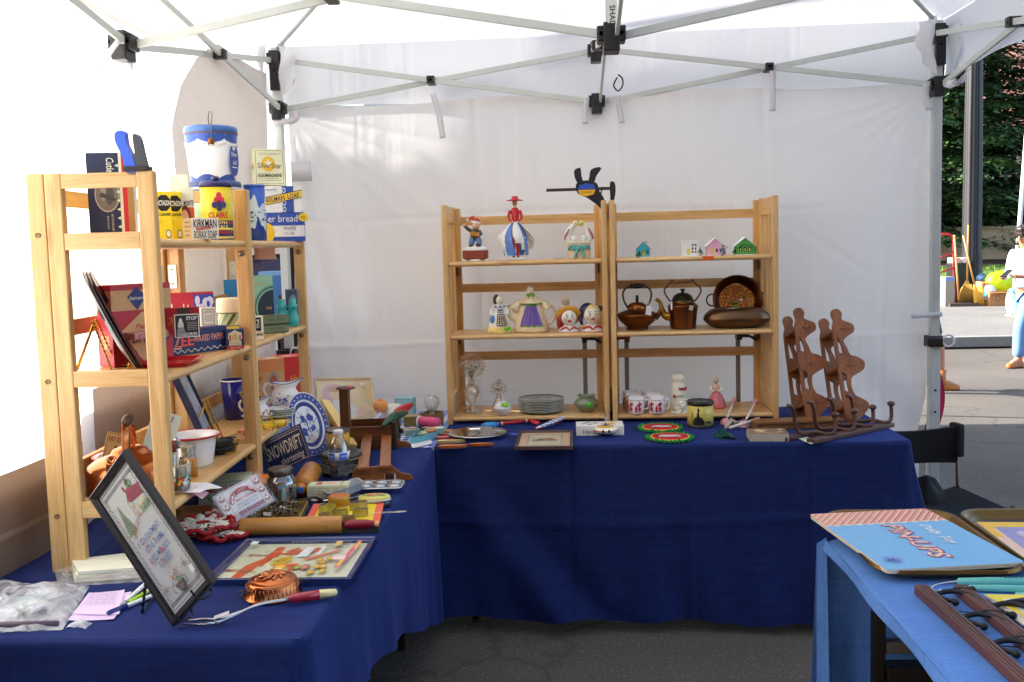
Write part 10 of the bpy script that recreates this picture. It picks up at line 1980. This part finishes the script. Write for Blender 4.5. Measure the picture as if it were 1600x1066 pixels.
def dress_person(t,n,hc,look,top,leg,shoe,hairm,long_hair,glasses,short_sleeve,bare_leg=False):
 f=Vec(look).normalized();s=f.cross(Vec((0,0,1))).normalized();u=s.cross(f)
 fc=MB();r=.092
 for k in(-1,1):
  fc.ball(hc+f*r*.88+s*k*.032+u*.012,.011,P('#f2f0ec',.3),1,1,.8,10,7);fc.ball(hc+f*(r*.88+.008)+s*k*.032+u*.012,.0055,P('#2a1c14',.3),1,1,1,8,6)
  fc.tube([hc+f*r*.90+s*k*.018+u*.034,hc+f*r*.92+s*k*.034+u*.038,hc+f*r*.86+s*k*.050+u*.032],.0035,P('#2a1c14',.6),6);fc.ball(hc+s*k*r*.86-f*.006,.02,SKN,.5,.8,1.2,10,8)
 fc.tube([hc+f*r*.90+u*.02,hc+f*(r*.98)-u*.012,hc+f*(r*1.06)-u*.024,hc+f*r*.96-u*.032],[.008,.010,.013,.009],SKN,8);fc.ball(hc+f*r*.90-u*.054,.016,P('#a8584c',.45),1.1 if abs(f.y)>.5 else .7,.7,.38,10,6);fc.obj('face',t)
 if glasses:
  g=MB()
  for k in(-1,1):g.tube([hc+f*(r*.99)+s*k*.032+u*.012+s*.02*cos(a)+u*.015*sin(a)for a in[2*PI*i/16 for i in range(17)]],.0025,BLK,5);g.add([hc+f*(r*.99)+s*k*.032+u*.012+s*.019*cos(a)+u*.014*sin(a)for a in[2*PI*i/14 for i in range(14)]],[tuple(range(14))],P('#2a2424',.1));g.tube([hc+f*r*.97+s*k*.052+u*.014,hc+s*k*r*.92+u*.014],.0025,BLK,5)
  g.obj('sunglasses',t)
 h=MB();rows=[]
 for j in range(12):
  p=PI/2-(PI*.66)*j/11;row=[]
  for i in range(28):
   a=2*PI*i/28;d_=s*cos(a)*cos(p)+(-f)*sin(a)*cos(p)+u*sin(p)
   back=-d_.dot(f);lim=1.0;rr=.106 if d_.z>-.6 else .1
   if d_.dot(f)>.45 and d_.dot(u)<.62:rr=.082
   row.append(hc-f*.008+u*.018+d_*rr*(1+.03*sin(a*9)))
  rows.append(row)
 h.sew(rows,hairm,True)
 if long_hair:h.tube(spath([hc-f*.09+u*.03,hc-f*.115-u*.03,hc-f*.10-u*.12,hc-f*.085-u*.20]),[.03,.04,.038,.03,.02,.012],hairm,10)
 h.obj('hair',t)
 q={k:n[k]for k in('pelvis','belly','chest')};nn={'pelvis':(q['pelvis'][0]+Vec((0,0,.0)),q['pelvis'][1]+.022),'belly':(q['belly'][0],q['belly'][1]+.016),'chest':(q['chest'][0],q['chest'][1]+.014),'neckb':(n['neck'][0]-Vec((0,0,.035)),.066)};E=[('pelvis','belly'),('belly','chest'),('chest','neckb')]
 for k in 'lr':
  e=n['el'+k][0];sh=n['sh'+k][0];nn['sh'+k]=(sh,n['sh'+k][1]+.014);end=sh.lerp(e,.62)if short_sleeve else e;nn['el'+k]=(end,n['el'+k][1]+(.020 if short_sleeve else .013));E+=[('chest','sh'+k),('sh'+k,'el'+k)]
  if not short_sleeve:nn['wr'+k]=(n['wr'+k][0].lerp(e,.12),n['wr'+k][1]+.014);E.append(('el'+k,'wr'+k))
 skin_obj('shirt',nn,E,top,t,2,'belly')
 if leg:
  nn={'pelvis':(n['pelvis'][0]+Vec((0,0,.03)),n['pelvis'][1]+.010)};E=[]
  for k in 'lr':
   for j,ex in(('hp',.012),('kn',.016),('an',.032)):nn[j+k]=(n[j+k][0]+Vec((0,0,.02 if j=='an' else 0)),n[j+k][1]+ex)
   E+=[('pelvis','hp'+k),('hp'+k,'kn'+k),('kn'+k,'an'+k)]
  skin_obj('trousers',nn,E,leg,t,2,'pelvis')
 for k in 'lr':
  an,to=n['an'+k][0],n['to'+k][0];d_=(to-an);d_.z=0;d_.normalize();b=MB();g=Vec((an.x,an.y,min(an.z,to.z)-.025));T=frame(g,d_.cross(Vec((0,0,1))),Vec((0,0,1)))
  sd=d_.cross(Vec((0,0,1)));rows=[]
  for x,w,h_ in((-.065,.022,.075),(-.05,.036,.095),(0,.038,.095),(.06,.040,.065),(.12,.043,.05),(.16,.035,.042),(.182,.016,.03)):c=an+d_*x;c.z=g.z;rows.append([c+sd*w*cos(a)+Vec((0,0,max(0,h_*sin(a))))for a in[PI*i/10 for i in range(11)]]+[c+sd*w*-1.0-Vec((0,0,.012)),c+sd*w-Vec((0,0,.012))])
  b.sew(rows,shoe,True,cap=True);b.obj('shoe',t)
J1={'pelvis':((0,0,.92),.125),'belly':((0,-.005,1.06),.108),'chest':((0,.0,1.26),.118),'neck':((0,-.015,1.42),.052),'head0':((0,-.04,1.51),.078),'head1':((0,-.045,1.60),.082),'shl':((.165,0,1.36),.052),'ell':((.20,-.03,1.10),.040),'wrl':((.10,-.25,1.07),.028),'pal':((.055,-.31,1.085),.03),'shr':((-.165,0,1.36),.052),'elr':((-.20,-.02,1.10),.040),'wrr':((-.11,-.24,1.05),.028),'par':((-.06,-.30,1.07),.03),'hpl':((.085,-.02,.86),.092),'knl':((.09,-.20,.50),.062),'anl':((.085,-.22,.085),.042),'tol':((.085,-.36,.045),.032),'hpr':((-.085,.02,.86),.092),'knr':((-.085,.06,.49),.062),'anr':((-.08,.27,.12),.042),'tor':((-.08,.15,.045),.032)}
DEN=P('#5f86b4',.8,0,.15,8,.4);SHW=P('#c9d2e2',.75,0,.06,10,.3);HRB=P('#1c1310',.45,0,.2,20,.4)
loc=U(1600,571,0);t,n,hc=person('woman in a pale blue shirt and flared jeans walking past, looking at her phone',(loc.x,loc.y,0),rad(-62),J1,None,None,None,None,.955)
dress_person(t,n,hc,(0,-1,-.42),SHW,DEN,P('#a8602c',.5),HRB,True,True,False)
b=MB();b.box(-.038,.038,-.005,.005,-.075,.075,P('#15161a',.2),.004,MTr((0,-.335,1.11))@MRo(-1.0,4,'X'));o=b.obj('mobile_phone');o.matrix_world=MTr((loc.x,loc.y,0))@MRo(rad(-62),4,'Z')@Matrix.Scale(.955,4);tag(o,'dark phone held up in the walking woman\'s hands','phone')
J2={k:v for k,v in J1.items()};J2.update({'ell':((.22,.06,1.10),.040),'wrl':((.23,.0,.86),.028),'pal':((.235,-.03,.79),.03),'elr':((-.20,.10,1.10),.040),'wrr':((-.22,.10,.86),.028),'par':((-.22,.09,.79),.03)})
loc2=U(1476,613,0);t,n,hc=person('woman with bare legs and tan ankle boots, mostly hidden behind the back tent wall',(loc2.x-.21,loc2.y+.08,0),rad(82),J2,None,None,None,None,.96,skirt=True)
dress_person(t,n,hc,(0,-1,-.1),P('#8a2a4a',.8),None,P('#b8702c',.5),HRB,True,False,True)
b=MB();rows=[]
for z,r in((1.02,.135),(.9,.165),(.75,.20),(.60,.235)):rows.append([(r*cos(a)*1.02,r*sin(a)*.85+.01*sin(a*7),z)for a in[2*PI*i/36 for i in range(36)]])
b.sew(rows,P('#3a3444',.8),True);b.obj('skirt',t)
bt=MB()
for k in 'lr':
 an=n['an'+k][0];bt.tube([an+Vec((0,0,-.06)),an+Vec((0,0,.03)),an+Vec((0,0,.12))],[.05,.052,.056],P('#b8702c',.5),14)
 bt.box(an.x-.025,an.x+.025,an.y+.035,an.y+.075,-.0,an.z-.03,P('#8a5424',.5),.004)
bt.obj('boot_shaft',t)
J3={k:v for k,v in J1.items()};J3.update({'hpl':((.09,0,.86),.095),'knl':((.10,-.02,.49),.066),'anl':((.10,0,.085),.045),'tol':((.11,-.14,.045),.034),'hpr':((-.09,0,.86),.095),'knr':((-.10,-.02,.49),.066),'anr':((-.10,0,.085),.045),'tor':((-.11,-.14,.045),.034),'shl':((.20,0,1.37),.06),'ell':((.29,-.08,1.14),.048),'wrl':((.19,-.25,1.24),.034),'pal':((.11,-.29,1.275),.034),'shr':((-.20,0,1.37),.06),'elr':((-.27,-.04,1.12),.048),'wrr':((-.16,-.22,1.16),.034),'par':((-.09,-.28,1.20),.034),'chest':((0,0,1.26),.145),'belly':((0,0,1.06),.135),'pelvis':((0,0,.92),.135)})
hand=V(420,418,1.05);t,n,hc=person('man in a grey-purple T-shirt standing beyond the back left corner of the tent',(hand.x-.13,hand.y+.33,0),rad(18),J3,None,None,None,None,1.06)
dress_person(t,n,hc,(0,-1,-.15),P('#4f4a5c',.85,0,.1,8,.4),P('#2c2c34',.8),P('#2a2420',.6),P('#2a1c14',.6),False,False,True)
b=MB();q=V(423,425,.98);b.box(q.x-.06,q.x+.075,.96,1.08,q.z-.30,q.z,P('#4f86b8',.5),.002);b.box(q.x-.062,q.x+.077,.958,1.082,q.z-.02,q.z+.003,P('#8ab4d4',.5),.002);tag(b.obj('blue_box'),'blue box under the hand of the man beyond the corner','box')
tb_=thing('stall_table','brown display table of the stall behind the back left corner','table',(q.x+.1,1.12,0));b=MB();b.box(-.5,.3,-.2,.25,q.z-.34,q.z-.302,P('#4a2818',.5),.004);b.obj('tabletop',tb_)
for xx in(-.45,.25):
 for yy in(-.15,.2):b=MB();b.beam((xx,yy,0),(xx,yy,q.z-.341),.04,.04,P('#3a2014',.5),(0,1,0));b.obj('leg',tb_)
b=MB();x=V(457,480,.9).x;b.box(x-.028,x+.028,.88,.93,0,1.75,P('#141416',.4),.004);b.box(x-.075,x-.032,.90,.93,0,1.28,P('#4a2a1a',.5),.004);tag(b.obj('display_post'),'black and brown display post just outside the back left corner','post')
